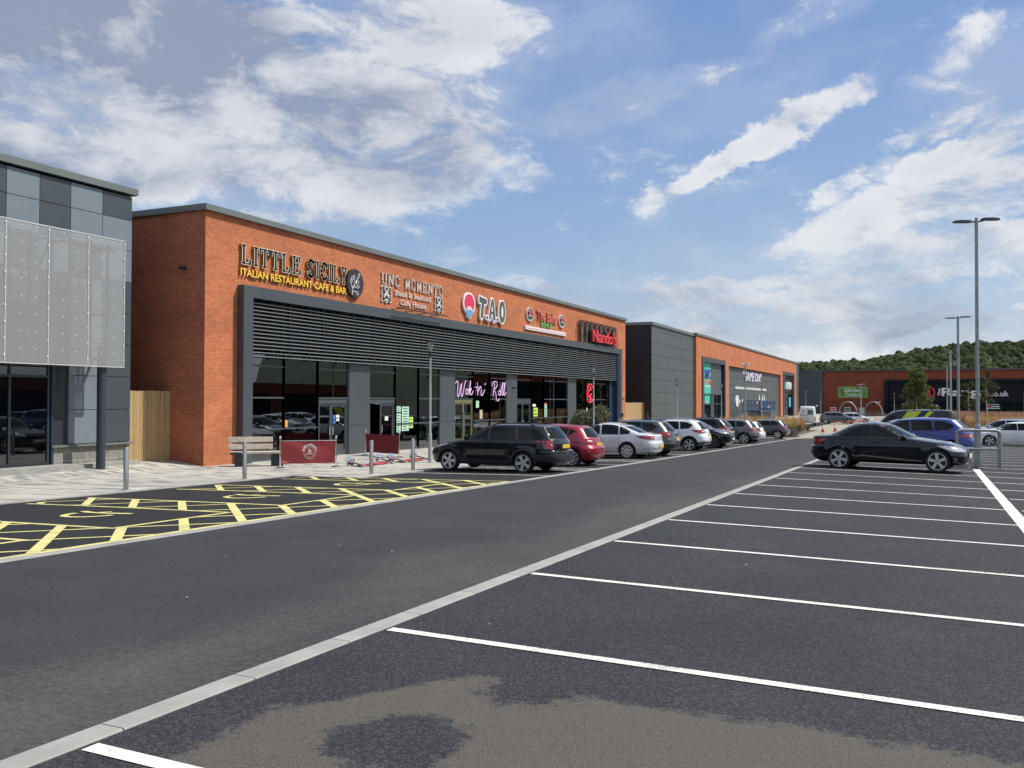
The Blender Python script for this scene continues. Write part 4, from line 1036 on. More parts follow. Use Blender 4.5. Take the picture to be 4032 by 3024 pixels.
# ------------------------------------------------------------------ timber fences
def wood_mat():
    m = bpy.data.materials.new('fresh_timber'); m.use_nodes = True; N = NT(m.node_tree); b_ = m.node_tree.nodes['Principled BSDF']
    P = N.opos(); g = N.noise(N.vscale(P, (14, 14, 1.3)), 3.0, 5.0, 0.65); h = N.noise(N.vscale(P, (7.8, 7.8, 0.02)), 1.0, 1.0)
    col = N.mix(N.ramp(g, 0.3, 0.72), (0.44, 0.29, 0.12, 1), (0.27, 0.155, 0.06, 1)); col = N.mix(N.ramp(h, 0.35, 0.65, hi=0.35), col, (0.60, 0.46, 0.26, 1))
    N.l.new(col, b_.inputs['Base Color']); b_.inputs['Roughness'].default_value = 0.75; return m
M['timber'] = wood_mat()
def fence(p, q, z0, z1, label, w=0.125):
    p, q = Vector((*p, 0)), Vector((*q, 0)); d = q-p; L = d.length; a = atan2(d.y, d.x); t = thing('timber_fence', label, 'fence', (p.x, p.y, z0), a)
    b = MB(); x = 0; H = z1-z0
    while x < L-0.02:
        e = min(x+w, L); b.box(x+0.004, e-0.004, -0.01+random.uniform(-.004, .004), 0.012, -0.3, H+random.uniform(-0.012, 0.012)); x = e
    b.build('boards', M['timber'], t)
    b = MB()
    for z in (0.3, H*0.5, H-0.3): b.box(0, L, 0.02, 0.07, z-0.04, z+0.04)
    b.build('rails', M['timber'], t)
    for x in (0.05, L-0.05): b = MB(); b.box(x-0.05, x+0.05, 0.07, 0.17, -0.3, H); b.build('post', M['timber'], t)
    return t
for o_ in (lu, sc_, slab, colm): o_.location = Vector(o_.location)*0.9544; o_.scale = (0.9544,)*3
fence((-24.12, 22.02), (-24.02, 23.83), -2.20, 0.30, 'upright board fence closing the gap between the grey store and the brick block')
fence((-22.95, 71.32), (-22.6, 77.0), -2.7, -0.15, 'upright board fence past the far end of the brick block', 0.14)
# ------------------------------------------------------------------ second row of units
U2 = -21.9; gb = thing('grey_box_unit', 'dark grey panelled end block between the two orange brick buildings', 'building', (U2, 85, gz(U2, 75)))
M['g2'] = mat('grey_cladding', (0.090, 0.104, 0.107), 0.5, 0.1, var=0.04, vscale=0.3); M['g2d'] = mat('dark_grey_cladding', (0.010, 0.012, 0.018), 0.5, 0.1)
b = MB(); b.box(U2-30, U2-0.05, 77.0, 93.6, -3.4, 6.6); bld(b, 'side_wall', M['g2d'], gb)
yy = [76.93, 81.9, 87.25, 92.95]; zz = [-3.3, -1.38, -0.31, 0.77, 1.86, 2.94, 4.03, 5.11, 6.2, 6.62]
for i in range(3):
    for j in range(9):
        b = MB(); b.box(U2-0.05, U2, yy[i]+0.02, yy[i+1]-0.02, zz[j]+0.012, zz[j+1]-0.012); bld(b, 'wall_panel', M['g2'], gb)
b = MB(); b.box(U2-30, U2+0.12, 76.85, 93.3, 6.64, 6.9); bld(b, 'coping', M['coping'], gb)
b2 = thing('leisure_unit', 'farther long orange brick leisure building with a GAME ON wall', 'building', (U2, 135, -2.6)); V2 = U2+0.25
b = MB(); zb = -3.4
b.box(V2-0.5, V2, 92.6, 95.65, zb, 6.78); b.box(V2-0.5, V2, 95.65, 106.45, 4.7, 6.78); b.box(V2-0.5, V2, 106.45, 109.5, zb, 6.78); b.box(V2-0.5, V2, 109.5, 151.2, 4.22, 6.78)
b.box(V2-0.5, V2, 151.2, 155.6, zb, 6.78); b.box(V2-0.5, V2, 155.6, 165.8, 4.9, 6.78); b.box(V2-0.5, V2, 165.8, 170.0, zb, 6.78)
bld(b, 'front_wall', M['brick_x'], b2)
b = MB(); b.box(V2-30, V2-0.52, 93.7, 173.6, zb, 6.6); bld(b, 'core', M['g2d'], b2)
b = MB(); b.box(V2-0.6, V2+0.12, 92.45, 173.8, 6.785, 7.0); bld(b, 'coping', M['coping'], b2)
b = MB(); b.box(V2-0.5, V2-0.05, 170.0, 173.6, zb, 6.78); bld(b, 'corner_cladding', M['g2'], b2)
def portal(y0, y1, zt, t, parent):
    b = MB(); b.box(V2-0.1, V2+0.12, y0, y0+t, zb, zt); b.box(V2-0.1, V2+0.12, y1-t*0.8, y1, zb, zt); b.box(V2-0.1, V2+0.12, y0+t, y1-t*0.8, zt-0.52, zt); bld(b, 'portal_frame', M['frame'], parent)
portal(95.05, 106.95, 4.70, 0.65, b2); portal(153.8, 167.0, 4.9, 1.6, b2)
b = MB(); b.box(V2-0.5, V2-0.25, 95.66, 106.3, 0.78, 4.3); bld(b, 'fascia_panel', M['g2'], b2)
b = MB(); b.box(V2-0.5, V2+0.10, 106.38, 106.44, zb, 4.18); bld(b, 'blue_return', M['blue'], b2)
b = MB(); b.box(V2-0.35, V2-0.3, 95.7, 106.3, zb, 0.7); bld(b, 'shop_glazing', M['cglass'], b2)
b = MB()
for y in (97.3, 100.4, 103.5, 106.25): b.box(V2-0.29, V2-0.2, y-0.05, y+0.05, zb, 0.75)
for z in (0.74, -0.33): b.box(V2-0.29, V2-0.18, 95.7, 106.35, z-0.05, z+0.05)
b.box(V2-0.29, V2-0.22, 100.45, 102.1, zb, 0.7); bld(b, 'shop_framing', M['frame'], b2)
gy = [109.5, 115.7, 123.5, 132.3, 139.9, 146.3, 151.2]; gzz = [-3.3, -1.35, -0.31, 0.77, 1.86, 2.94, 4.2]
for i in range(6):
    for j in range(6):
        b = MB(); b.box(V2-0.5, V2-0.32, gy[i]+0.03, gy[i+1]-0.03, gzz[j]+0.012, gzz[j+1]-0.012); bld(b, 'recess_panel', M['g2'], b2)
b = MB(); b.box(V2-0.45, V2-0.32, 155.7, 165.7, 1.1, 4.4); bld(b, 'fascia_panel', M['frame_dk'], b2)
b = MB(); b.box(V2-0.4, V2-0.3, 155.7, 163.5, zb, 1.1); bld(b, 'shop_glazing', M['cglass'], b2)
b = MB(); b.box(V2-0.4, V2+0.1, 165.0, 165.7, zb, 1.1); bld(b, 'blue_return', M['blue'], b2)
b = MB(); b.box(V2-0.29, V2-0.25, 162.6, 165.6, -1.0, 0.7); bld(b, 'door_poster', mat('cyan_poster', (0.05, 0.45, 0.55), 0.6), b2)
wall_light(V2, 95.6, -0.1, M['white'], 'small white box on the brick pier beside the teal banner', 0.2)
# ------------------------------------------------------------------ far superstore closing the view
R = thing('superstore', 'wide brick superstore across the far end of the car park', 'building', (0, 203, -2.9)); RY = 203
M['brick_far'] = brick_mat('red_brick_far', 'y', (0.24, 0.062, 0.030), (0.20, 0.050, 0.026), (0.24, 0.08, 0.048))
b = MB(); b.box(-20.4, -8.25, RY, RY+0.5, -3.4, 6.3); b.box(-8.25, 60, RY, RY+0.5, 4.45, 6.3); bld(b, 'brick_wall', M['brick_far'], R)
b = MB(); b.box(-34, -20.42, RY-0.25, RY+30, -3.4, 6.32); bld(b, 'grey_wing', M['pan_dk'], R)
b = MB(); 
for k in range(9): b.box(-34, -20.4, RY-0.262, RY-0.25, -2.6+k*1.09, -2.57+k*1.09)
bld(b, 'wing_seams', M['frame_dk'], R)
b = MB(); b.box(-34.2, 60, RY-0.35, RY+0.8, 6.325, 6.6); bld(b, 'coping', M['frame'], R)
b = MB(); b.box(-20, 60, RY+0.6, RY+40, -3.4, 6.2); bld(b, 'core', M['g2d'], R)
M['navy'] = mat('dark_navy_frame', (0.007, 0.010, 0.018), 0.7, 0, 0.2); M['navy2'] = mat('charcoal_fascia', (0.010, 0.012, 0.018), 0.7, 0, 0.2)
b = MB(); b.box(-8.3, -7.6, RY-0.6, RY+0.1, -3.4, 4.45); b.box(-7.6, 60, RY-0.6, RY+0.1, 3.85, 4.45); bld(b, 'portal_frame', M['navy'], R)
b = MB(); b.box(-7.4, 60, RY-0.1, RY+0.3, 0.0, 3.8); bld(b, 'fascia', M['navy2'], R)
b = MB(); b.box(-7.4, 60, RY-0.05, RY+0.05, -3.4, -0.02); bld(b, 'shop_glazing', M['cglass'], R)
b = MB()
for x in [-7.4+2.6*k for k in range(18)]: b.box(x-0.06, x+0.06, RY-0.15, RY-0.05, -3.2, 0)
b.box(-7.4, 60, RY-0.15, RY-0.05, -0.15, -0.03); bld(b, 'glazing_bars', M['navy'], R)
b = MB(); b.box(8.9, 13.2, RY-0.5, RY-0.1, -3.3, -0.1); bld(b, 'porch', M['navy'], R); b = MB(); b.box(-2.2, 2.2, RY-0.4, RY-0.1, -1.7, -0.1); bld(b, 'exit_porch', M['navy'], R)
wall_light(-21.6, RY-0.25, -1.0, M['white'], 'white globe light on the grey wing of the superstore', 0.17, 'y')
wall_light(-9.25, RY, -0.2, M['white'], 'white globe light on the superstore brick wall', 0.14, 'y')
# unseen low retail block, added so the shop windows have something to mirror
op = thing('added_opposite_unit', 'unseen low brick block added across the car park for the shop windows to mirror', 'building', (78, 60, -2.5))
b = MB(); b.box(78, 80, 10, 180, -3, 3.3); bld(b, 'front_wall', brick_mat('brick_opposite', 'x', (0.22, 0.06, 0.03), (0.2, 0.05, 0.03), (0.2, 0.09, 0.05)), op)
b = MB(); b.box(77.8, 81, 9.8, 180.2, 3.3, 3.5); bld(b, 'coping', M['coping'], op)
b = MB()
for k in range(7): b.box(77.7, 78.0, 16+k*23, 34+k*23, -3, 1.4)
bld(b, 'shopfronts', M['navy'], op)
# ------------------------------------------------------------------ lettering
def font_mesh(txt, size, extrude=0.02, offset=0.0, shear=0.0, spacing=1.0, res=3):
    cu = bpy.data.curves.new('lettering', 'FONT'); cu.body = txt; cu.size = size; cu.extrude = extrude; cu.offset = offset; cu.shear = shear
    cu.space_character = spacing; cu.resolution_u = res
    o = bpy.data.objects.new('lettering', cu); C.objects.link(o); bpy.context.view_layer.update()
    me = bpy.data.meshes.new_from_object(o.evaluated_get(bpy.context.evaluated_depsgraph_get())); bpy.data.objects.remove(o); bpy.data.curves.remove(cu)
    return me
def lettering(name, txt, m, y0, y1, z0, z1, x0, x1, parent=None, offset=0.0, shear=0.0, spacing=1.0, face='x', warp=None):
    """fit text into a rectangle on a wall facing +x (or facing -y, running along x) with real thickness x0..x1"""
    me = font_mesh(txt, 1.0, 0.5, offset, shear, spacing)
    base = font_mesh(txt, 1.0, 0.5, 0.0, shear, spacing) if offset else me
    xs = [v.co.x for v in base.vertices]; ys = [v.co.y for v in base.vertices]
    ax, bx, ay, by = min(xs), max(xs), min(ys), max(ys)
    for v in me.vertices:
        u = (v.co.x-ax)/(bx-ax); w = (v.co.y-ay)/(by-ay); d = v.co.z+0.5
        h = z0+(z1-z0)*w
        if warp: h += warp(u)
        if face == 'x': v.co = Vector((x0+(x1-x0)*d, y0+(y1-y0)*u, h))
        else: v.co = Vector((y0+(y1-y0)*u, x0-(x0-x1)*d, h))
    me.materials.clear(); me.materials.append(m); me.update()
    if base is not me: bpy.data.meshes.remove(base)
    o = bpy.data.objects.new(name, me); C.objects.link(o)
    if parent: o.parent = parent; o.location = -Vector(parent.location)
    return o
def put(b, name, m, parent, smooth=False):
    o = b.build(name, m, parent, smooth); o.location = -Vector(parent.location); return o
def strokes(b, pts, w, x, thick=0.03, cap=True):
    """flat brush stroke on the wall plane as a prism"""
    for p, q in zip(pts, pts[1:]):
        d = Vector((q[0]-p[0], q[1]-p[1])); L = d.length; d /= L; t = Vector((-d.y, d.x))*w/2; e = d*w*0.2
        P, Q = Vector(p)-e, Vector(q)+e
        b.prism([tuple(P-t), tuple(Q-t), tuple(Q+t), tuple(P+t)], x, x+thick, 'x')
def oval(cy, cz, ry, rz, n=36, k=None):
    return [(cy+ry*cos(2*pi*i/n), cz+rz*sin(2*pi*i/n)) for i in range(n)]
M['s_navy'] = mat('sign_navy', (0.012, 0.014, 0.028), 0.4); M['s_cream'] = mat('sign_cream', (0.80, 0.74, 0.55), 0.5); M['s_gold'] = mat('sign_gold_return', (0.42, 0.23, 0.03), 0.4, 0.5)
M['s_yel'] = mat('sign_yellow', (0.85, 0.55, 0.07), 0.45); M['s_black'] = mat('sign_black', (0.022, 0.023, 0.026), 0.45); M['s_white'] = mat('sign_white', (0.80, 0.79, 0.78), 0.5)
M['s_pale'] = mat('sign_stone_white', (0.62, 0.56, 0.50), 0.5); M['s_grey'] = mat('sign_slate', (0.075, 0.085, 0.075), 0.5); M['s_pink'] = mat('sign_pink_red', (0.62, 0.03, 0.09), 0.45)
M['s_blue'] = mat('sign_blue', (0.10, 0.34, 0.66), 0.45); M['s_red'] = mat('sign_red', (0.66, 0.04, 0.045), 0.4); M['s_green'] = mat('sign_green', (0.13, 0.50, 0.14), 0.45)
WX0 = WX
# serif boards: strokes with slab serifs, one letter = list of strokes in a unit box
SER = {
 'L': [[(.22,0),(.22,1)],[(.02,1),(.42,1)],[(.02,0),(.9,0)],[(.9,0),(.93,.26)]],
 'I': [[(.5,0),(.5,1)],[(.2,1),(.8,1)],[(.2,0),(.8,0)]],
 'T': [[(.5,0),(.5,1)],[(0,1),(1,1)],[(0,1),(-.02,.76)],[(1,1),(1.02,.76)],[(.28,0),(.72,0)]],
 'E': [[(.22,0),(.22,1)],[(.02,1),(.88,1)],[(.02,0),(.92,0)],[(.22,.52),(.66,.52)],[(.88,1),(.9,.76)],[(.92,0),(.95,.25)],[(.66,.63),(.66,.41)]],
 'S': [[(.84,.74),(.82,.92),(.6,1.0),(.36,.98),(.16,.84),(.16,.68),(.34,.56),(.66,.44),(.84,.30),(.84,.16),(.66,.02),(.42,0),(.2,.06),(.12,.26)]],
 'C': [[(.88,.72),(.84,.9),(.62,1.0),(.38,.96),(.18,.76),(.12,.5),(.18,.24),(.38,.04),(.62,0),(.84,.1),(.9,.26)]],
 'Y': [[(.5,0),(.5,.45)],[(.5,.45),(.14,1)],[(.5,.45),(.86,1)],[(-.02,1),(.32,1)],[(.68,1),(1.02,1)],[(.26,0),(.74,0)]],
}
def serif_word(b, txt, y0, y1, z0, z1, w, x, th, thin=0.5, grow=0.0):
    n = sum(0.62 if c == 'I' else (0.55 if c == ' ' else 1.0) for c in txt); u = (y1-y0)/n; cur = y0
    for c in txt:
        cw = u*(0.62 if c == 'I' else (0.55 if c == ' ' else 1.0))
        if c != ' ':
            lw = cw*0.80; H = z1-z0
            for st in SER[c]:
                pts = [(cur+p[0]*lw+cw*0.06, z0+p[1]*H) for p in st]
                horiz = len(st) == 2 and abs(st[0][1]-st[1][1]) < 0.05
                ww = w*(thin if horiz else 1.0)+grow
                strokes(b, pts, ww, x, th)
                if len(st) > 2:
                    for p in pts[1:-1]: b.prism([(p[0]+ww/2*cos(a), p[1]+ww/2*sin(a)) for a in [2*pi*k/8 for k in range(8)]], x, x+th, 'x')
        cur += cw
s1 = thing('restaurant_sign', 'navy LITTLE SICILY letters over yellow Italian restaurant line with olive branch disc', 'sign', (WX0, 29, 4.4))
for nm, mm, gr, xa, th in (('letter_returns', 's_gold', 0.040, WX0+0.01, 0.085), ('letter_halo', 's_cream', 0.052, WX0+0.0955, 0.008), ('letter_faces', 's_navy', 0.0, WX0+0.1040, 0.006)):
    b = MB(); serif_word(b, 'LITTLE', 25.50, 28.98, 4.93, 5.58, 0.105, xa, th, 0.45, gr); put(b, nm, M[mm], s1)
    b = MB(); serif_word(b, 'SICILY', 29.33, 32.10, 4.93, 5.58, 0.105, xa, th, 0.45, gr); put(b, nm, M[mm], s1)
lettering('tagline_returns', 'ITALIAN RESTAURANT·CAFE & BAR', M['s_gold'], 25.52, 32.02, 4.48, 4.745, WX0+0.01, WX0+0.075, s1, 0.012)
lettering('tagline', 'ITALIAN RESTAURANT·CAFE & BAR', M['s_yel'], 25.52, 32.02, 4.48, 4.745, WX0+0.076, WX0+0.090, s1, 0.016)
b = MB(); b.prism(oval(32.62, 5.02, 0.61, 0.61), WX0+0.02, WX0+0.14, 'x'); put(b, 'disc', M['s_black'], s1)
b = MB()
def leaf(b, cy, cz, a, L, w, x, th=0.006, hollow=True):
    pts = [(0, 0), (.25, .42), (.55, .5), (.85, .25), (1, 0), (.85, -.25), (.55, -.5), (.25, -.42)]
    P = [(cy+L*p[0]*cos(a)-w*p[1]*sin(a), cz+L*p[0]*sin(a)+w*p[1]*cos(a)) for p in pts]
    if hollow:
        for p, q in zip(P, P[1:]+P[:1]): strokes(b, [p, q], 0.022, x, th)
    else: b.prism(P, x, x+th, 'x')
X = WX0+0.1405
strokes(b, [(32.38, 4.52), (32.42, 4.80), (32.60, 5.02), (32.82, 5.30)], 0.035, X, 0.006)
strokes(b, [(32.41, 4.72), (32.30, 5.0)], 0.026, X, 0.006); strokes(b, [(32.50, 4.86), (32.70, 4.86)], 0.022, X, 0.006); strokes(b, [(32.42, 4.66), (32.66, 4.66)], 0.022, X, 0.006)
strokes(b, [(32.58, 4.98), (32.52, 5.20)], 0.022, X, 0.006)
for cy, cz, a, L in ((32.80, 5.27, 1.0, .24), (32.52, 5.18, 1.6, .2), (32.30, 4.98, 1.7, .2), (32.66, 5.02, .5, .24), (32.68, 4.87, .2, .24), (32.66, 4.66, -.5, .22), (32.36, 5.12, 1.4, .18)): leaf(b, cy, cz, a, L, 0.12, X)
put(b, 'olive_branch', M['s_white'], s1)

s2 = thing('steakhouse_sign', 'pale UNO MOMENTO steak and seafood letters with two dark crest plaques', 'sign', (WX0, 37.6, 4.5))
M['serifpale'] = M['s_pale']
def serifed(name, txt, m, y0, y1, z0, z1, x0, x1, parent, off=0.0):
    return lettering(name, txt, m, y0, y1, z0, z1, x0, x1, parent, off)
SER.update({
 'U': [[(.18,1),(.18,.26),(.32,.04),(.52,0),(.72,.05),(.84,.28),(.84,1)],[(.0,1),(.36,1)],[(.68,1),(1.0,1)]],
 'N': [[(.16,0),(.16,1)],[(.16,1),(.84,.02)],[(.84,0),(.84,1)],[(-.02,1),(.2,1)],[(.66,1),(1.02,1)],[(-.02,0),(.34,0)]],
 'O': [[(.5,1),(.24,.9),(.1,.66),(.08,.5),(.1,.34),(.24,.1),(.5,0),(.76,.1),(.9,.34),(.92,.5),(.9,.66),(.76,.9),(.5,1)]],
 'M': [[(.14,0),(.18,1)],[(.18,1),(.5,.06)],[(.5,.06),(.82,1)],[(.82,1),(.86,0)],[(.0,1),(.2,1)],[(.8,1),(1.0,1)],[(.0,0),(.28,0)],[(.72,0),(1.0,0)]],
})
for w_, ya_, yb_ in (('UNO', 34.76, 36.45), ('MOMENTO', 36.80, 40.58)): b = MB(); serif_word(b, w_, ya_, yb_, 5.27, 5.78, 0.066, WX0+0.03, 0.04, 0.42); put(b, 'title_letters', M['s_pale'], s2)
lettering('subtitle', 'Steak & Seafood', M['s_pale'], 35.92, 39.25, 4.87, 5.12, WX0+0.03, WX0+0.065, s2, 0.006)
lettering('subtitle', 'Cafe House', M['s_pale'], 36.43, 38.80, 4.47, 4.73, WX0+0.03, WX0+0.065, s2, 0.006)
for cy in (35.21, 40.08):
    sh = [(-.43,.33),(-.30,.38),(-.18,.30),(0,.40),(.18,.30),(.30,.38),(.43,.33),(.36,.16),(.42,0),(.36,-.16),(.43,-.33),(.30,-.38),(.18,-.30),(0,-.42),(-.18,-.30),(-.30,-.38),(-.43,-.33),(-.36,-.16),(-.42,0),(-.36,.16)]
    b = MB(); b.prism([(cy+p[0]*1.02, 4.84+p[1]*1.02) for p in sh], WX0+0.03, WX0+0.060, 'x'); em = put(b, 'crest_rim', M['s_pale'], s2)
    b = MB(); b.prism([(cy+p[0]*.88, 4.84+p[1]*.88) for p in sh], WX0+0.0605, WX0+0.068, 'x'); k = b.build('crest_field', M['s_black'], em)
    b = MB(); X = WX0+0.0685
    strokes(b, [(cy-.20, 4.68), (cy+.18, 5.08)], 0.07, X, 0.005); strokes(b, [(cy+.20, 4.68), (cy-.18, 5.08)], 0.07, X, 0.006)
    b.prism(oval(cy, 4.88, .13, .09, 14), X, X+0.008, 'x'); b.prism(oval(cy, 4.58, .15, .045, 16), X, X+0.005, 'x'); strokes(b, [(cy-.1, 5.13), (cy+.1, 5.13)], 0.025, X, 0.005)
    strokes(b, [(cy-.27, 4.80), (cy+.27, 4.80)], 0.06, X, 0.004)
    b.build('crest_motif', M['s_pale'], em)
tl = thing('trough_light', 'long thin black trough light on arms below the steakhouse letters', 'light', (WX0, 37.7, 4.2))
b = MB(); b.bbox(WX0+0.53, WX0+0.60, 35.35, 40.0, 4.19, 4.245, 0.012); put(b, 'light_bar', M['blackp'], tl)
for y in (35.75, 36.95, 38.15, 39.35):
    b = MB(); b.tube([(WX0, y, 4.18), (WX0+0.28, y, 4.20), (WX0+0.55, y, 4.23)], 0.018, 6); b.lathe([(0.05, 0.0), (0.05, 0.02)], 10, c=(WX0, y, 4.18), axis='x'); put(b, 'arm', M['blackp'], tl)

# brush-lettered T.A.O with a pink oval roundel
s3 = thing('noodle_sign', 'white outlined brush letters T.A.O beside a pink oval plaque with a blue bowl', 'sign', (WX0, 45, 4.4))
brush = {
 'T': [(44.42,5.52),(44.50,5.72),(45.30,5.63),(45.42,5.50),(45.30,5.33),(45.05,5.38),(44.98,5.10),(44.93,4.80),(44.86,4.52),(44.78,4.60),(44.70,4.50),(44.62,4.62),(44.66,4.95),(44.72,5.25),(44.74,5.40),(44.50,5.36)],
 'A': [(45.62,4.50),(45.72,4.95),(45.86,5.40),(45.98,5.70),(46.10,5.74),(46.22,5.66),(46.32,5.25),(46.42,4.90),(46.50,4.62),(46.42,4.50),(46.34,4.62),(46.30,4.42),(46.20,4.55),(46.14,4.85),(45.96,4.88),(45.86,4.62),(45.80,4.52),(45.70,4.62)],
 'O': [(46.98,5.10),(47.02,5.42),(47.14,5.64),(47.32,5.72),(47.50,5.74),(47.62,5.62),(47.74,5.40),(47.78,5.12),(47.74,4.85),(47.64,4.62),(47.48,4.48),(47.30,4.46),(47.14,4.58),(47.02,4.82)],
}
def grow(poly, d):
    n = len(poly); A = sum(poly[i][0]*poly[(i+1) % n][1]-poly[(i+1) % n][0]*poly[i][1] for i in range(n)); sg = 1 if A > 0 else -1; out = []
    for i in range(n):
        p, q, r = Vector(poly[i-1]), Vector(poly[i]), Vector(poly[(i+1) % n]); a = (q-p).normalized(); c = (r-q).normalized()
        na, nc = Vector((a.y, -a.x))*sg, Vector((c.y, -c.x))*sg; k = (na+nc); k = k.normalized() if k.length > 1e-3 else na
        out.append(tuple(q+k*d*min(1.6, 1/max(0.5, k.dot(na)))))
    return out
b = MB(); c = MB()
for k_, pl in brush.items():
    b.prism(grow(pl, 0.075), WX0+0.03, WX0+0.15, 'x'); c.prism(pl, WX0+0.1505, WX0+0.158, 'x')
for cy in (45.42, 46.72):
    b.prism(oval(cy, 4.62, .19, .16, 10), WX0+0.031, WX0+0.149, 'x'); c.prism(oval(cy, 4.62, .115, .10, 10), WX0+0.1505, WX0+0.158, 'x')
put(b, 'letter_backing', M['s_white'], s3); put(c, 'letter_faces', M['s_grey'], s3)
b = MB(); b.prism([(45.93,5.02),(46.04,5.40),(46.12,5.02)], WX0+0.1585, WX0+0.162, 'x'); b.prism(oval(47.38, 5.10, .12, .34, 16), WX0+0.1585, WX0+0.162, 'x'); put(b, 'letter_counters', M['s_white'], s3)
pl = [(43.30+.70*cos(a), 5.16+.66*sin(a)) for a in [2*pi*k/32 for k in range(32)] if sin(a) > -0.72]+[]
pl = oval(43.30, 5.20, .70, .60, 32); base = [(42.98,4.70),(43.02,4.50),(43.12,4.42),(43.48,4.42),(43.58,4.50),(43.62,4.70)]
b = MB(); b.prism(pl, WX0+0.03, WX0+0.13, 'x'); b.prism(base, WX0+0.032, WX0+0.129, 'x'); em = put(b, 'plaque', M['s_white'], s3)
b = MB(); b.prism(oval(43.30, 5.20, .60, .51, 32), WX0+0.1305, WX0+0.136, 'x'); b.build('plaque_field', M['s_pink'], em)
b = MB(); X = WX0+0.1365; b.prism([(42.88,4.84),(43.72,4.84),(43.66,4.66),(43.55,4.54),(43.50,4.46),(43.10,4.46),(43.05,4.54),(42.94,4.66)], X, X+0.006, 'x'); b.build('bowl', M['s_blue'], em)
b = MB(); b.prism([(42.92,4.845),(43.68,4.845),(43.60,4.98),(43.42,5.05),(43.18,5.05),(43.0,4.97)], X, X+0.004, 'x'); b.build('steam', M['s_pale'], em)

s4 = thing('bakery_sign', 'red and green The Bake BISHOP letters between two oval roundels above white name boards', 'sign', (WX0, 54.3, 4.4))
lettering('title_returns', 'The Bake', M['s_gold'], 52.70, 55.95, 5.08, 5.70, WX0+0.01, WX0+0.09, s4, 0.02)
lettering('title', 'The Bake', M['s_pale'], 52.70, 55.95, 5.08, 5.70, WX0+0.0905, WX0+0.098, s4, 0.016)
lettering('title_faces', 'The Bake', M['s_red'], 52.70, 55.95, 5.08, 5.70, WX0+0.0985, WX0+0.104, s4, -0.002)
lettering('subtitle_returns', 'BISHOP', M['s_gold'], 53.40, 55.20, 4.70, 5.0, WX0+0.01, WX0+0.07, s4, 0.02)
lettering('subtitle', 'BISHOP', M['s_green'], 53.40, 55.20, 4.70, 5.0, WX0+0.0705, WX0+0.08, s4, 0.012)
for cy in (51.57, 56.95):
    b = MB(); b.prism(oval(cy, 5.34, .54, .44, 30), WX0+0.01, WX0+0.10, 'x'); em = put(b, 'roundel', M['s_pale'], s4)
    b = MB(); b.prism(oval(cy, 5.34, .46, .375, 30), WX0+0.1005, WX0+0.106, 'x'); b.build('roundel_field', M['s_black'], em)
    b = MB(); X = WX0+0.1065; b.prism([(cy-.16,5.30),(cy+.28,5.30),(cy+.20,5.58),(cy+.02,5.66),(cy-.08,5.56)], X, X+0.006, 'x'); b.build('red_motif', M['s_pink'], em)
    b = MB(); b.prism([(cy-.2,5.06),(cy+.22,5.06),(cy+.12,4.99),(cy-.1,4.99)], X, X+0.006, 'x'); b.build('green_motif', M['s_green'], em)
    b = MB(); strokes(b, [(cy-.26, 5.22), (cy, 5.27), (cy+.26, 5.22)], 0.04, X, 0.006); strokes(b, [(cy-.26,5.5),(cy-.14,5.6)], 0.05, X, 0.006); b.build('white_motif', M['s_white'], em)
pb = [50.84, 52.94, 54.12, 55.34, 56.56, 57.72]
for (y0, y1), tx in zip(zip(pb, pb[1:]), ('Lebanese Grill House', 'Coffee Bar', 'Hot Mezza', 'Shawarma', 'Charcoal Grill')):
    b = MB(); b.box(WX0+0.03, WX0+0.10, y0+0.03, y1-0.03, 4.38, 4.61); pn = put(b, 'name_board', M['s_white'], s4)
    o = lettering('board_lettering', tx, M['s_pink'], y0+0.12, y1-0.12, 4.43, 4.56, WX0+0.1005, WX0+0.104); o.parent = pn

s5 = thing('chicken_restaurant_sign', 'red script letters on a rusty openwork frame at the far end of the front', 'sign', (WX0, 64.2, 4.2))
M['rust'] = mat('rusty_steel', (0.11, 0.075, 0.055), 0.8, 0.3, var=0.4, vscale=3); M['rustdk'] = mat('dark_grey_flats', (0.09, 0.085, 0.08), 0.6, 0.3, var=0.3, vscale=2)
b = MB(); X = WX0+0.10
fr = [(59.95,4.16),(59.95,5.35),(60.10,5.62),(60.45,5.72),(67.9,5.72),(68.35,5.62),(68.52,5.35),(68.52,4.16),(59.95,4.16)]
b.tube([(X, p[0], p[1]) for p in fr], 0.035, 6); b.tube([(X+.12, p[0], p[1]) for p in fr], 0.02, 6)
for i in range(22):
    y = 60.1+i*0.39; b.tube([(X, y, 4.2), (X+0.1, y+0.39, 4.6), (X, y, 5.0), (X+0.1, y+0.39, 5.4), (X, y+.1, 5.7)], 0.016, 5)
put(b, 'lattice_frame', M['rust'], s5)
b = MB()
for i in range(8): y = 60.45+i*1.03; b.box(X+0.03, X+0.07, y, y+0.48, 4.22, 5.68)
put(b, 'upright_flats', M['rustdk'], s5)
b = MB(); b.box(X+0.075, X+0.085, 61.8, 67.6, 4.25, 5.05); put(b, 'letter_returns', M['black'], s5)
lettering('letters', "Nando's", M['s_red'], 62.05, 67.50, 4.30, 5.20, X+0.30, X+0.42, s5, 0.012, 0.0, 0.95)
lettering('letter_backs', "Nando's", M['black'], 62.05, 67.50, 4.30, 5.20, X+0.09, X+0.295, s5, 0.012, 0.0, 0.95)  # black copy of the letters, extruded behind the red ones

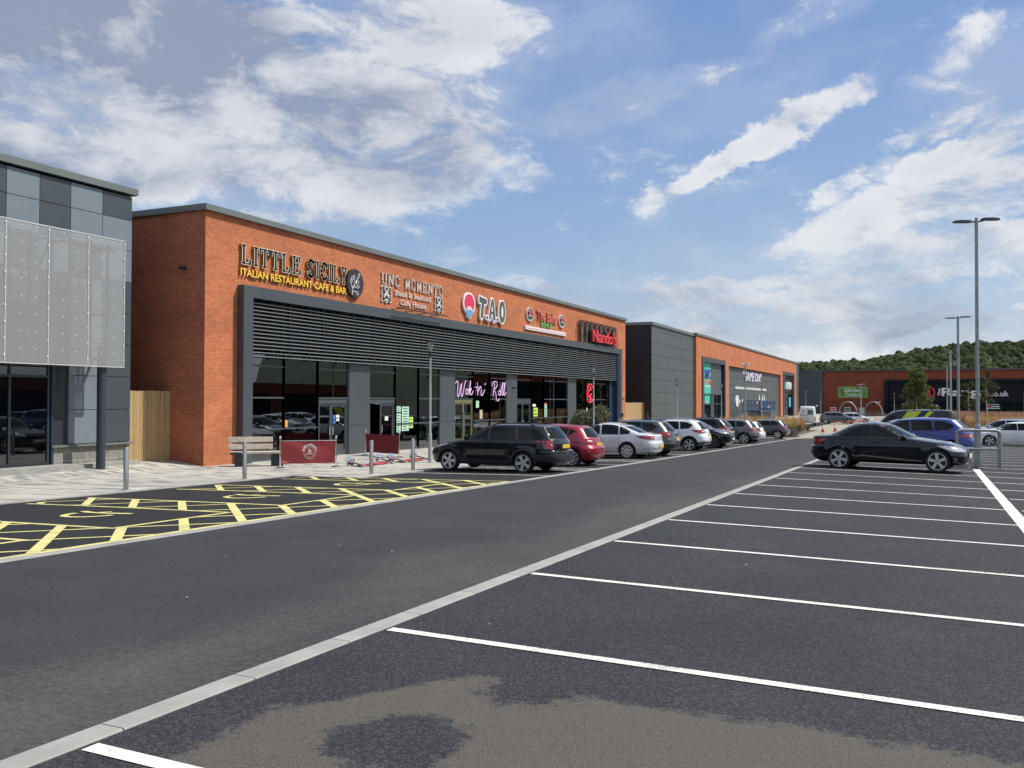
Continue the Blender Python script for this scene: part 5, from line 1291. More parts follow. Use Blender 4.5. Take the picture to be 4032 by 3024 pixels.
# pink neon script in the noodle bar windows, drawn as glass tube
def neon_mat(n, c, s): return mat(n, c, 0.4, emit=c, estr=s*0.6)
M['neonp'] = neon_mat('pink_neon', (0.85, 0.55, 0.85), 0.75); M['neonr'] = neon_mat('red_neon', (0.95, 0.05, 0.07), 0.9)
def smooth_path(pts, n=5):
    out = []
    for i in range(len(pts)-1):
        p0 = pts[max(i-1, 0)]; p1 = pts[i]; p2 = pts[i+1]; p3 = pts[min(i+2, len(pts)-1)]
        for k in range(n):
            t = k/n; out.append(tuple(0.5*((2*p1[j])+(-p0[j]+p2[j])*t+(2*p0[j]-5*p1[j]+4*p2[j]-p3[j])*t*t+(-p0[j]+3*p1[j]-3*p2[j]+p3[j])*t**3) for j in (0, 1)))
    out.append(pts[-1]); return out
ns = thing('neon_script_sign', 'pink neon handwriting Wok n Roll across three shop windows', 'sign', (GX, 45, 0.4))
words = {
 'wok': ([[(0,.85),(.12,1),(.22,.9),(.16,.35),(.20,.0),(.30,.1),(.42,.55),(.52,.85),(.46,.3),(.54,.02),(.66,.25),(.82,.9),(.92,1.05)], [(.98,.5),(.90,.30),(.98,.15),(1.10,.25),(1.12,.48),(1.0,.5)], [(1.12,.45),(1.22,.42),(1.30,.9),(1.34,1.02),(1.22,.1)], [(1.24,.35),(1.42,.55),(1.30,.34),(1.42,.12),(1.58,.4)]], 42.08, 1.28),
 'n': ([[(.1,.95),(.14,.8)], [(.0,.6),(.14,.68),(.12,.1)], [(.12,.3),(.36,.7),(.42,.5),(.40,.15),(.52,.12),(.72,.5)], [(.78,.95),(.74,.8)]], 44.45, 1.5),
 'roll': ([[(.30,.95),(.22,.4),(.12,.05)], [(.05,.75),(.2,1.02),(.48,1.08),(.58,.85),(.40,.6),(.24,.55),(.42,.25),(.5,-.15),(.66,-.28),(.78,-.12)], [(.80,.45),(.72,.28),(.80,.12),(.92,.22),(.92,.42),(.80,.45)], [(.92,.3),(1.12,.9),(1.2,1.0),(1.06,.3),(1.12,.12),(1.22,.25)], [(1.22,.25),(1.36,.95),(1.42,.98),(1.28,.3),(1.34,.12),(1.5,.35)]], 46.40, 1.28)}
for k_, (sts, y0, sc_y) in words.items():
    b = MB()
    for st in sts: b.tube([(GX+0.06, y0+p[0]*sc_y, 0.20+p[1]*0.82) for p in smooth_path(st)], 0.017, 6)
    put(b, 'neon_word', M['neonp'], ns, True)
ne = thing('neon_emblem', 'red neon oval emblem in the window behind the second slim lamp post', 'sign', (GX, 63.0, 0.3))
b = MB(); b.tube([(GX+0.06, 62.95+.72*cos(a), 0.55+.68*sin(a)) for a in [2*pi*k/30 for k in range(31)]], 0.03, 6); put(b, 'neon_ring', M['neonr'], ne, True)
b = MB()
for st in ([(62.95,1.05),(62.82,.92),(62.95,.80),(63.08,.92),(62.95,1.05)], [(62.95,.80),(62.65,.72),(62.5,.45),(62.7,.25),(62.95,.4),(63.2,.5)], [(62.85,.25),(63.1,.2),(62.9,.0),(63.1,-.05)]): b.tube([(GX+0.07, p[0], p[1]) for p in smooth_path(st)], 0.03, 6)
put(b, 'neon_figure', M['neonr'], ne, True)

# signs on the leisure building
M['teal'] = mat('teal_banner', (0.05, 0.47, 0.36), 0.6); M['violet'] = mat('violet_lettering', (0.05, 0.035, 0.28), 0.6); M['coral'] = mat('coral_lettering', (0.78, 0.12, 0.05), 0.6); M['lav'] = mat('pale_lilac_lettering', (0.62, 0.58, 0.72), 0.5)
XB = V2-0.245
s6 = thing('teal_banner', 'tall teal banner in the portal with violet and coral lettering', 'sign', (XB, 98.8, 1.5))
b = MB(); b.box(XB, XB+0.03, 96.0, 100.35, 0.80, 4.25); put(b, 'banner_upper', M['teal'], s6); b = MB(); b.box(XB-0.05, XB-0.02, 96.0, 100.2, -0.28, 0.70); put(b, 'banner_lower', M['teal'], s6)
lettering('violet_lettering', 'SMPC', M['violet'], 97.4, 100.25, 2.42, 3.42, XB+0.031, XB+0.06, s6, 0.03)
lettering('coral_lettering', 'GYM', M['coral'], 97.45, 100.3, 1.80, 2.32, XB+0.031, XB+0.05, s6, 0.02)
lettering('small_lettering', 'RECEPTION', M['s_white'], 97.5, 100.2, 1.48, 1.70, XB+0.031, XB+0.045, s6, 0.01)
XC = V2-0.318
s7 = thing('game_on_sign', 'large pale GAME ON lettering above small white words on grey wall', 'sign', (XC, 126, 2))
lettering('headline', '"GAME ON"', M['lav'], 119.9, 133.9, 2.72, 3.92, XC, XC+0.10, s7, 0.03)
lettering('activity_line', '•BOWLING•ADVENTURE GOLF•SHUFFLEBOARD•POOL•', M['s_white'], 114.7, 138.9, 1.50, 1.82, XC, XC+0.08, s7, 0.02)
b = MB(); b.prism([(114.9,.1),(115.5,.75),(116.6,.72),(116.8,.3),(116.4,.05),(116.8,-.3),(116.5,-.72),(115.5,-.72),(114.95,-.2)], XC, XC+0.08, 'x')
for y in (117.4, 119.6, 121.8): b.prism(oval(y, -.05, .38, .24, 12), XC, XC+0.08, 'x')
for y in (132.4, 135.0, 136.7): b.prism([(y-.3,.1),(y-.25,.8),(y+.1,.85),(y+.4,.1)], XC, XC+0.08, 'x')
for y in (130.6, 136.8): b.prism([(y-.3,-.35),(y-.25,.1),(y+.3,.1),(y+.3,-.35)], XC, XC+0.08, 'x')
put(b, 'white_motifs', M['s_white'], s7)
s8 = thing('bowling_sign', 'white and teal lettered sign inside the far dark portal of the leisure building', 'sign', (V2, 163, 2))
b = MB(); b.box(V2-0.31, V2-0.22, 157.4, 159.2, 2.1, 3.2); put(b, 'teal_block', M['teal'], s8)
lettering('lettering', 'UPTOWN', M['s_white'], 159.4, 165.6, 2.05, 3.25, V2-0.31, V2-0.22, s8, 0.03)

# superstore signs (face -y)
s9 = thing('superstore_sign', 'red circled R and big white The Range .co.uk lettering on the dark fascia', 'sign', (5, RY, 1.5)); YF = RY-0.11
b = MB(); n = 40
b.loft([[Vector((-0.10+r_*cos(2*pi*k/n), y_, 1.80+r_*sin(2*pi*k/n))) for k in range(n)] for r_, y_ in ((1.34, YF), (1.34, YF-0.15), (1.06, YF-0.15), (1.06, YF))], False); put(b, 'red_ring', M['s_red'], s9)
lettering('ring_letter', 'R', M['s_red'], -0.68, 0.55, 1.05, 2.5, YF, YF-0.15, s9, 0.05, face='y')
me = lettering('small_word', 'The', M['s_white'], -0.6, 0.6, -0.25, 0.25, YF, YF-0.12, None, 0.03, face='y')
for v in me.data.vertices: x, z = v.co.x, v.co.z; v.co.x = 1.96-z*0.95; v.co.z = 1.90+x*1.15
me.parent = s9; me.location = -Vector(s9.location)
lettering('big_word', 'Range', M['s_white'], 2.50, 10.60, 0.62, 2.72, YF, YF-0.15, s9, 0.022, face='y')
lettering('web_suffix', '.co.uk', M['s_white'], 10.75, 14.25, 1.08, 2.10, YF, YF-0.12, s9, 0.015, face='y')
lettering('exit_word', 'Exit', M['s_white'], 0.55, 1.75, -1.05, -0.6, RY-0.41, RY-0.46, s9, 0.03, face='y')
b = MB(); b.box(10.5, 12.6, RY-0.56, RY-0.51, -0.62, -0.50); b.box(10.3, 12.8, RY-0.56, RY-0.51, -1.4, -1.22); b.box(11.2, 12.7, RY-0.56, RY-0.51, -1.05, -0.85); put(b, 'porch_lettering', M['s_white'], s9)
b = MB(); b.prism([(10.85+.28*cos(2*pi*k/16), -0.95+.28*sin(2*pi*k/16)) for k in range(16)], RY-0.56, RY-0.51, 'y'); put(b, 'porch_disc', M['s_red'], s9)
s10 = thing('garden_centre_sign', 'bright green rectangular Garden Centre board on the superstore brick wall', 'sign', (-14.4, RY, 2))
def leafy():
    m = bpy.data.materials.new('leafy_green_print'); m.use_nodes = True; N = NT(m.node_tree); b_ = m.node_tree.nodes['Principled BSDF']
    N.l.new(N.mix(N.ramp(N.noise(N.opos(), 1.3, 4, .6), .3, .7), (0.045, 0.17, 0.03, 1), (0.20, 0.38, 0.04, 1)), b_.inputs['Base Color']); return m
b = MB(); b.box(-17.35, -11.55, RY-0.14, RY-0.003, 0.76, 3.06); put(b, 'board_rim', mat('pale_green_rim', (0.30, 0.45, 0.18), 0.6), s10)
b = MB(); b.box(-17.2, -11.7, RY-0.16, RY-0.141, 0.9, 2.92); put(b, 'board', leafy(), s10)
lettering('lettering', 'Garden', M['s_white'], -16.15, -12.75, 1.98, 2.72, RY-0.161, RY-0.19, s10, 0.008, face='y'); lettering('lettering', 'Centre', M['s_white'], -16.0, -12.85, 1.02, 1.76, RY-0.161, RY-0.19, s10, 0.008, face='y')
for x0, x1, z0, z1, m, lb in ((-18.9, -17.7, -2.2, -1.25, M['s_pink'], 'pink and white poster board by the superstore wall'), (-16.1, -14.9, -2.2, -1.25, M['ink'], 'dark bordered white poster on the superstore wall between arches'), (-13.2, -12.3, -2.6, -1.3, M['mint'], 'pale green poster on the superstore wall behind the lamp post')):
    t = thing('wall_poster', lb, 'poster', (x0, RY-0.1, z0)); b = MB(); b.box(x0, x1, RY-0.1, RY-0.05, z0, z1); put(b, 'board', M['s_white'], t)
    b = MB(); b.box(x0+.12, x1-.12, RY-0.12, RY-0.101, z0+.15, z0+.35); b.box(x0+.12, x1-.12, RY-0.12, RY-0.101, z0+.5, z0+.8); put(b, 'print', m, t)
# ------------------------------------------------------------------ parked cars
P_ = {}
def pnt(k, c, metal=0.3, rough=0.3): P_[k] = paint(k, c, 0, rough, metal)
pnt('black_paint', (0.002, 0.003, 0.0075), 0.0, 0.22); P_['black_paint'].node_tree.nodes['Principled BSDF'].inputs['Specular IOR Level'].default_value = 0.15; pnt('red_paint', (0.30, 0.006, 0.022), 0.35); pnt('silver_paint', (0.70, 0.71, 0.73), 0.25); pnt('dark_grey_paint', (0.045, 0.05, 0.055), 0.4)
pnt('white_paint', (0.78, 0.80, 0.82), 0.0); pnt('grey_paint', (0.115, 0.118, 0.128), 0.45); pnt('graphite_paint', (0.055, 0.058, 0.062), 0.4); pnt('blue_paint', (0.004, 0.022, 0.20), 0.25); pnt('ice_blue_paint', (0.45, 0.50, 0.58), 0.4)
pnt('mid_grey_paint', (0.085, 0.095, 0.10), 0.4)
GL = 'cars parked nose in along the shopfront bays'; GR = 'cars in the open car park'
def lot(name, label, kind, L, W, H, pm, x, y, yaw, grp, dz=0.0, **kw): return make_car(name, label, 'car' if 'van' not in name else 'van', kind, L, W, H, P_[pm], (x, y, gz(x, y)+0.004+dz), yaw, grp, **kw)
lot('parked_car', 'black estate car with roof rails and silver five spoke wheels, nearest of the shopfront row', 'estate', 4.58, 1.78, 1.52, 'black_paint', -12.30, 26.08, pi-0.03, GL, ax=(.19, .755), Rw=.325, style=(5, .07, .10, 0), rails='blackp', cladding=True, skid=True, trim_rear=(.26, .40),
    tailp=(.50, .665, .76, 1.0, .06), rear_glass=(.70, .92, .80, .72), plate_z=.54)
lot('parked_car', 'red hatchback with black roof spoiler beside the black estate', 'hatch', 4.04, 1.73, 1.47, 'red_paint', -12.35, 30.07, pi-0.01, GL, ax=(.19, .805), Rw=.315, style=(10, .03, .035, 0), tailp=(.56, .66, .50, 1.0, .22), plate_z=.52, rear_glass=(.70, .90, .74, .66))
lot('parked_car', 'silver fastback saloon with red tail lamps beside the red hatchback', 'saloon', 4.84, 1.86, 1.49, 'silver_paint', -12.42, 36.62, pi-0.01, GL, ax=(.19, .755), Rw=.335, style=(8, .045, .11, 0), tailp=(.55, .655, .62, 1.0, .42), rear_glass=(.735, .93, .80, .80), wiper=False, plate_z=.36)
lot('parked_car', 'dark grey crossover with black roof and roof aerial behind the silver saloon', 'suv', 4.40, 1.84, 1.60, 'dark_grey_paint', -12.10, 38.98, pi, GL, ax=(.2, .8), Rw=.345, cladding=True, skid=True, trim_rear=(.22, .34), antenna=True, tailp=(.56, .68, .66, 1.0, .22), plate_z=.47)
lot('parked_car', 'white family crossover with black lower trim and ten spoke wheels', 'suv', 4.38, 1.84, 1.61, 'white_paint', -12.28, 46.25, pi, GL, ax=(.2, .8), Rw=.345, style=(5, .03, .05, .24), cladding=True, skid=True, trim_rear=(.20, .30), rails='skid', tailp=(.58, .68, .50, 1.0, .30))
lot('parked_car', 'black sports utility car parked nose out with headlamps towards the road', 'suv', 4.92, 1.98, 1.66, 'black_paint', -12.10, 49.95, 0.0, GL, ax=(.19, .78), Rw=.38, style=(5, .03, .05, .26), rim='alloy_dk', grille=(.25, .43, .60), headp=(.50, .60, .62, .34))
lot('parked_car', 'black tall car with roof rails showing above the white crossover', 'suv', 4.6, 1.86, 1.70, 'black_paint', -12.70, 54.1, pi, GL, ax=(.2, .8), Rw=.35, rails='blackp')
lot('parked_car', 'mid grey compact crossover with dark two tone wheels in the shopfront row', 'suv', 4.21, 1.80, 1.59, 'grey_paint', -12.10, 60.25, pi, GL, ax=(.2, .81), Rw=.35, style=(5, .03, .05, .3), cladding=True, skid=True, trim_rear=(.20, .30), tailp=(.56, .64, .55, 1.0, .36))
lot('parked_car', 'white hatchback mostly hidden between two grey crossovers', 'hatch', 4.0, 1.75, 1.48, 'white_paint', -12.10, 63.4, pi, GL, tailp=(.50, .68, .72, 1.0, .12))
lot('parked_car', 'dark graphite crossover at the far end of the shopfront row beside the planting', 'suv', 4.19, 1.80, 1.54, 'graphite_paint', -12.15, 74.8, pi, GL, ax=(.2, .81), Rw=.34, style=(8, .05, .09, 0), cladding=True, tailp=(.54, .66, .66, 1.0, .16), plate_z=.38)
lot('parked_car', 'black two door coupe parked across the near right bays', 'coupe', 4.37, 1.75, 1.41, 'black_paint', -1.10, 29.28, -0.125, GR, ax=(.172, .781), Rw=.325, style=(5, .032, .045, .22), tailp=(.52, .64, .66, 1.0, .20), headp=(.42, .54, .52, .30), wiper=False, rear_glass=(.735, .93, .82, .80), grille=(.34, .46, .30), plate_r='plate_y', plate_z=.56, grill_mat='black')
lot('parked_car', 'royal blue sports utility car behind the black coupe', 'suv', 4.55, 1.88, 1.57, 'blue_paint', -0.66, 37.95, pi, GR, ax=(.19, .81), Rw=.36, rails=None, tailp=(.53, .62, .58, 1.0, .34), cladding=False)
lot('parked_car', 'pale blue hatchback peeping over behind the blue sports utility car', 'hatch', 4.3, 1.80, 1.49, 'ice_blue_paint', -1.15, 42.2, pi, GR)
lot('parked_car', 'white hatchback nearer of the two pale cars at the right edge', 'hatch', 4.36, 1.79, 1.45, 'white_paint', 4.58, 61.4, pi, GR, ax=(.2, .8), Rw=.325, style=(5, .03, .05, .28))
lot('parked_car', 'silver blue sports utility car behind the white hatchback at the right edge', 'suv', 4.65, 1.86, 1.62, 'ice_blue_paint', 4.30, 64.4, pi, GR, ax=(.2, .8), Rw=.345, rails='skid')
lot('parked_car', 'grey sports utility car near the superstore trolley arches', 'suv', 4.62, 1.88, 1.62, 'mid_grey_paint', -10.70, 125.0, -0.05, GR, ax=(.2, .8), Rw=.35, style=(10, .03, .05, 0))
lot('parked_car', 'white saloon half hidden behind the grey sports utility car', 'hatch', 4.6, 1.80, 1.42, 'white_paint', -8.85, 129.2, -0.1, GR, ax=(.2, .8))
lot('parked_car', 'small red car behind the white saloon near the superstore', 'hatch', 4.0, 1.72, 1.46, 'red_paint', -9.6, 137.5, 0.0, GR)
# vans
van_t, VB = make_car('panel_van', 'black panel van with yellow diagonal stripes behind the blue car', 'van', 'van', 5.2, 1.96, 1.97, P_['black_paint'], (-1.10, 63.2, gz(-1.1, 63.2)+0.1), pi, None, ax=(.17, .80), Rw=.34, seams=True, rear_glass=None, wiper=False, tailp=(.25, .5, .86, .985, .05), headp=(.36, .44, .55, .25), plate_z=.3)
M['vyel'] = mat('yellow_vinyl', (0.62, 0.66, 0.04), 0.35)
for sgn in (1, -1):
    w = MB(); VB.side(w, [(2.05, 1.25), (2.75, 1.25), (3.35, 1.90), (2.55, 1.90)], sgn, 0.004); VB.side(w, [(3.2, 1.25), (3.42, 1.25), (4.05, 1.90), (3.75, 1.90)], sgn, 0.004); w.build('yellow_stripes', M['vyel'], van_t, smooth=True)
w = MB()
for x in (1.9, 2.9, 3.9): w.tube([VB.P(x, -0.8, 1.99), VB.P(x, 0.8, 1.99)], 0.02, 6); [w.box(VB.L/2-x-0.04, VB.L/2-x+0.04, s_*0.8-0.04, s_*0.8+0.04, 1.90, 2.03) for s_ in (-1, 1)]
w.build('roof_bars', M['blackp'], van_t)
vt, VB2 = make_car('panel_van', 'white high roof panel van seen from behind beyond the planting', 'van', 'van', 5.6, 2.0, 2.45, P_['white_paint'], (-14.1, 121.5, gz(-14.1, 120)), pi/2+0.12, None, ax=(.18, .80), Rw=.35, rear_glass=None, wiper=False, tailp=(.25, .42, .88, .985, .05), plate_z=.25, handles=False)
w = MB(); VB2.cap(w, [(-.62, 1.35), (-.02, 1.35), (-.02, 1.98), (-.62, 1.98)], False, 0.012); w.build('rear_door_picture', mat('printed_leaf_picture', (0.10, 0.15, 0.11), 0.5, var=0.8, vscale=9), vt)
w = MB(); VB2.cap(w, [(.12, 1.25), (.85, 1.25), (.85, 1.33), (.12, 1.33)], False, 0.012); VB2.cap(w, [(.15, 1.45), (.8, 1.40), (.8, 1.44), (.15, 1.50)], False, 0.012); w.build('rear_door_lines', mat('grey_print', (0.3, 0.3, 0.33), 0.5), vt)
w = MB(); VB2.cap(w, [(.38, 1.68), (.62, 1.68), (.66, 1.8), (.5, 1.9), (.36, 1.8)], False, 0.012); w.build('red_emblem', M['s_pink'], vt)
w = MB(); VB2.cap(w, [(-.012, .5), (.012, .5), (.012, 2.2), (-.012, 2.2)], False, 0.006); w.build('rear_door_gap', M['seam'], vt)
# unseen car copies added right of the frame for the shop windows to reflect
proto = [o for o in C.objects if o.parent is None and o.name.startswith('parked_car')]
spots = [(9, 34, 0, 2), (9, 39, 0, 6), (9.2, 44.2, pi, 11), (9, 51.6, 0, 4), (9, 56.5, pi, 0), (14.6, 36.6, pi, 9), (14.4, 41.5, 0, 13), (14.5, 49, pi, 7), (14.6, 59, 0, 2), (9, 66.5, 0, 3), (9, 26.5, 0, 14), (14.6, 29, pi, 1)]
for i, (x, y, a, k) in enumerate(spots):
    c_ = copy_tree(proto[k % len(proto)]); c_.location = (x, y, gz(x, y)+0.004); c_.rotation_euler = (0, 0, a)
    c_['label'] = 'unseen car copy added out of frame for the shop windows to reflect'; c_['group'] = 'unseen cars added for window reflections'

# ------------------------------------------------------------------ lamp posts
def slim_lamp(h=4.45):
    t = thing('street_lamp', None, 'street lamp', (0, 0, 0), 0, 'slim post top lamps along the shopfronts')
    b = MB(); b.lathe([(0.070, -0.2), (0.070, 1.02), (0.062, 1.06), (0.044, 1.09), (0.042, 2.9), (0.037, 2.92), (0.037, h-0.58)], 14); b.build('pole', M['lampgrey'], t, smooth=True)
    b = MB(); b.lathe([(0.039, h-0.58), (0.042, h-0.45), (0.05, h-0.36)], 12); b.build('collar', M['blackp'], t, smooth=True)
    b = MB(); b.lathe([(0.05, h-0.36), (0.065, h-0.28), (0.115, h-0.08), (0.135, h-0.03)], 16, caps=False); hd = b.build('lantern_bowl', M['lglass'], t, smooth=True)
    b = MB(); b.lathe([(0.001, h+0.015), (0.11, h+0.01), (0.16, h-0.005), (0.16, h-0.03), (0.08, h-0.04), (0.001, h-0.04)], 18, caps=False); b.build('lantern_cap', M['blackp'], t, smooth=True)
    b = MB(); b.lathe([(0.02, h-0.34), (0.03, h-0.2), (0.03, h-0.06)], 8); b.build('lamp_core', M['palegrey'], hd, smooth=True)
    return t
M['lglass'] = mat('lantern_bowl', (0.26, 0.28, 0.28), 0.15, 0.0, 0.8)
pr = slim_lamp(); LP = [(-16.73, 29.25, 'slim lamp post standing between the bollards and the black estate car'), (-17.2, 48.6, 'slim lamp post in front of the red neon emblem and the bush'), (-17.4, 68.1, 'slim lamp post in front of the plain grey panelled block'),
 (-16.9, 82.0, 'slim lamp post at the left edge of the grey recessed wall'), (-16.2, 99.4, 'slim lamp post just right of the GAME ON letters'), (-16.4, 119.5, 'slim lamp post in front of the far dark portal'),
 (-16.5, 140.2, 'slim lamp post before the grey wing, left of the two'), (-16.4, 159.7, 'slim lamp post before the grey wing, at the brick corner'), (-6.2, 196.0, 'slim lamp post left of the leafy tree by the superstore'), (15.9, 190.0, 'slim lamp post at the very right edge of the superstore')]
for i, (x, y, lb) in enumerate(LP):
    o = pr if i == 0 else copy_tree(pr); o.location = (x, y, gz(x, y)+0.02); o['label'] = lb
def tall_lamp(h, rad, armlen, label, x, y, rz=0.0, group=None, thick=True, hm='coldk'):
    t = thing('car_park_lamp', label, 'lamp post', (x, y, gz(x, y)), rz, group)
    b = MB(); b.lathe([(rad*1.75, -0.1), (rad*1.75, 1.28), (rad*1.55, 1.35), (rad*1.02, 1.40), (rad, 1.42), (rad*.86, h-0.3), (rad*.86, h)], 16); b.build('pole', M['galv'], t, smooth=True)
    for sgn in (-1, 1):
        b = MB(); b.tube([(0, 0, h-0.13), (sgn*0.22, 0, h-0.10+sgn*0.015)], 0.028, 6); b.build('bracket', M[hm], t)
        z = h-0.09+sgn*0.04; b = MB()
        A = [(0.16, .06, .035), (0.24, .12, .05), (0.45, .13, .055), (armlen-.07, .12, .045), (armlen, .08, .025)]
        b.loft([[Vector((sgn*xx, -w_, z-0.02)), Vector((sgn*xx, w_, z-0.02)), Vector((sgn*xx, w_*.85, z+hh)), Vector((sgn*xx, -w_*.85, z+hh))] for xx, w_, hh in A], True); b.build('lamp_head', M[hm], t)
    return t
GT = 'tall twin headed car park lamps'
tall_lamp(8.12, 0.060, 0.74, 'tall galvanised twin headed lamp post inside the steel hoop guard', 1.45, 33.2, 0.4, GT)
tall_lamp(8.15, 0.085, 0.80, 'tall twin headed lamp post right of the leafy tree, second nearest', 1.75, 65.2, 0.4, GT)
tall_lamp(8.15, 0.10, 0.85, 'tall twin headed lamp post, third along the line towards the superstore', 2.1, 104.5, 0.4, GT)
tall_lamp(8.15, 0.10, 0.85, 'tall twin headed lamp post, farthest and shortest looking of its line', 2.55, 151, 0.4, GT)
t = tall_lamp(6.25, 0.07, 0.62, 'twin headed lamp post in front of the GAME ON letters', -13.95, 77.4, 1.2, None, hm='palegrey')
t = tall_lamp(5.75, 0.10, 0.62, 'twin headed lamp post crossing the green Garden Centre board', -9.75, 154.3, 0.3, None, hm='palegrey')
# hoop guard round the near lamp
hg = thing('hoop_guard', 'galvanised tube hoop barrier around the foot of the near tall lamp', 'barrier', (1.45, 33.0, gz(1.45, 33)))
for dy in (-0.30, 0.42):
    b = MB(); b.tube([(-0.62, dy, -.1), (-0.62, dy, 1.08), (-0.60, dy, 1.16), (-0.52, dy, 1.2), (0.52, dy, 1.2), (0.60, dy, 1.16), (0.62, dy, 1.08), (0.62, dy, -.1)], 0.044, 10); b.tube([(-0.62, dy, .6), (0.62, dy, .6)], 0.035, 8); b.build('hoop', M['galv'], hg, smooth=True)
b = MB()
for sx in (-.62, .62): b.tube([(sx, -0.3, 1.12), (sx, 0.42, 1.12)], 0.036, 8)
b.build('cross_tubes', M['galv'], hg, smooth=True)
b = MB(); b.prism([(-.25, 0), (.16, 0), (-.10, .42)], -0.3, 0.5, 'y', Matrix.Translation((1.0, 32.7, gz(1, 32.7)))); o = b.build('concrete_wedge', M['concrete']); tag(o, 'small pale concrete wedge block between the coupe and the hoop guard', 'block')
# ------------------------------------------------------------------ bollards
bol = thing('bollard', None, 'bollard', (0, 0, 0), 0, 'stainless bollards along the pavement edge')
b = MB(); b.lathe([(0.058, -0.15), (0.058, 0.985), (0.050, 1.0), (0.001, 1.003)], 20); b.build('post', M['steel'], bol, smooth=True)
b = MB(); b.lathe([(0.095, -0.02), (0.095, 0.008), (0.060, 0.012)], 20); b.build('base_flange', M['galv'], bol, smooth=True)
for i, (x, y, lb) in enumerate(((-16.98, 15.51, 'steel bollard nearest the grey panelled store, leftmost of four'), (-16.90, 19.45, 'steel bollard in front of the wooden bench'), (-14.98, 22.72, 'steel bollard beside the fallen red banners'), (-14.80, 24.80, 'steel bollard next to the slim lamp, nearest the black estate'))):
    o = bol if i == 0 else copy_tree(bol); o.location = (x, y, gz(x, y)+0.02); o['label'] = lb
# ------------------------------------------------------------------ bench
M['oak'] = mat('weathered_oak', (0.47, 0.41, 0.33), 0.8, var=0.18, vscale=5)
bn = thing('park_bench', 'weathered timber bench on dark steel legs against the brick pier', 'bench', (-20.85, 24.75, gz(-20.9, 24.8)+0.02), 0.72)
b = MB()
for k in range(3): b.bbox(-0.98, 0.98, -0.27+k*0.185, -0.10+k*0.185, 0.43, 0.50, 0.012)
b.build('seat', M['oak'], bn)
Mt = Matrix.Rotation(radians(-14), 4, 'X')
for k in range(2): b = MB(); b.bbox(-0.98, 0.50, -0.03, 0.03, 0, 0.19, 0.012, Matrix.Translation((-0.06, 0.30+k*0.05, 0.56+k*0.24)) @ Mt); b.build('backrest_board', M['oak'], bn)
for x in (-0.62, 0.58): b = MB(); b.bbox(x-0.20, x+0.20, -0.20, 0.22, -0.02, 0.425, 0.012); b.build('leg', M['frame_dk'], bn)
b = MB()
for x in (-0.7, -.05, 0.25): b.tube([(x, 0.24, 0.42), (x, 0.33, 0.60), (x, 0.42, 0.98)], 0.022, 6)
b.build('back_support', M['frame_dk'], bn)
b = MB(); b.bbox(-0.975, -0.60, -0.285, -0.272, 0.415, 0.49, 0.002)
for k in range(7): b.box(-0.96+k*0.052, -0.935+k*0.052, -0.284, -0.274, 0.49, 0.515)
b.build('end_comb', M['frame_dk'], bn)
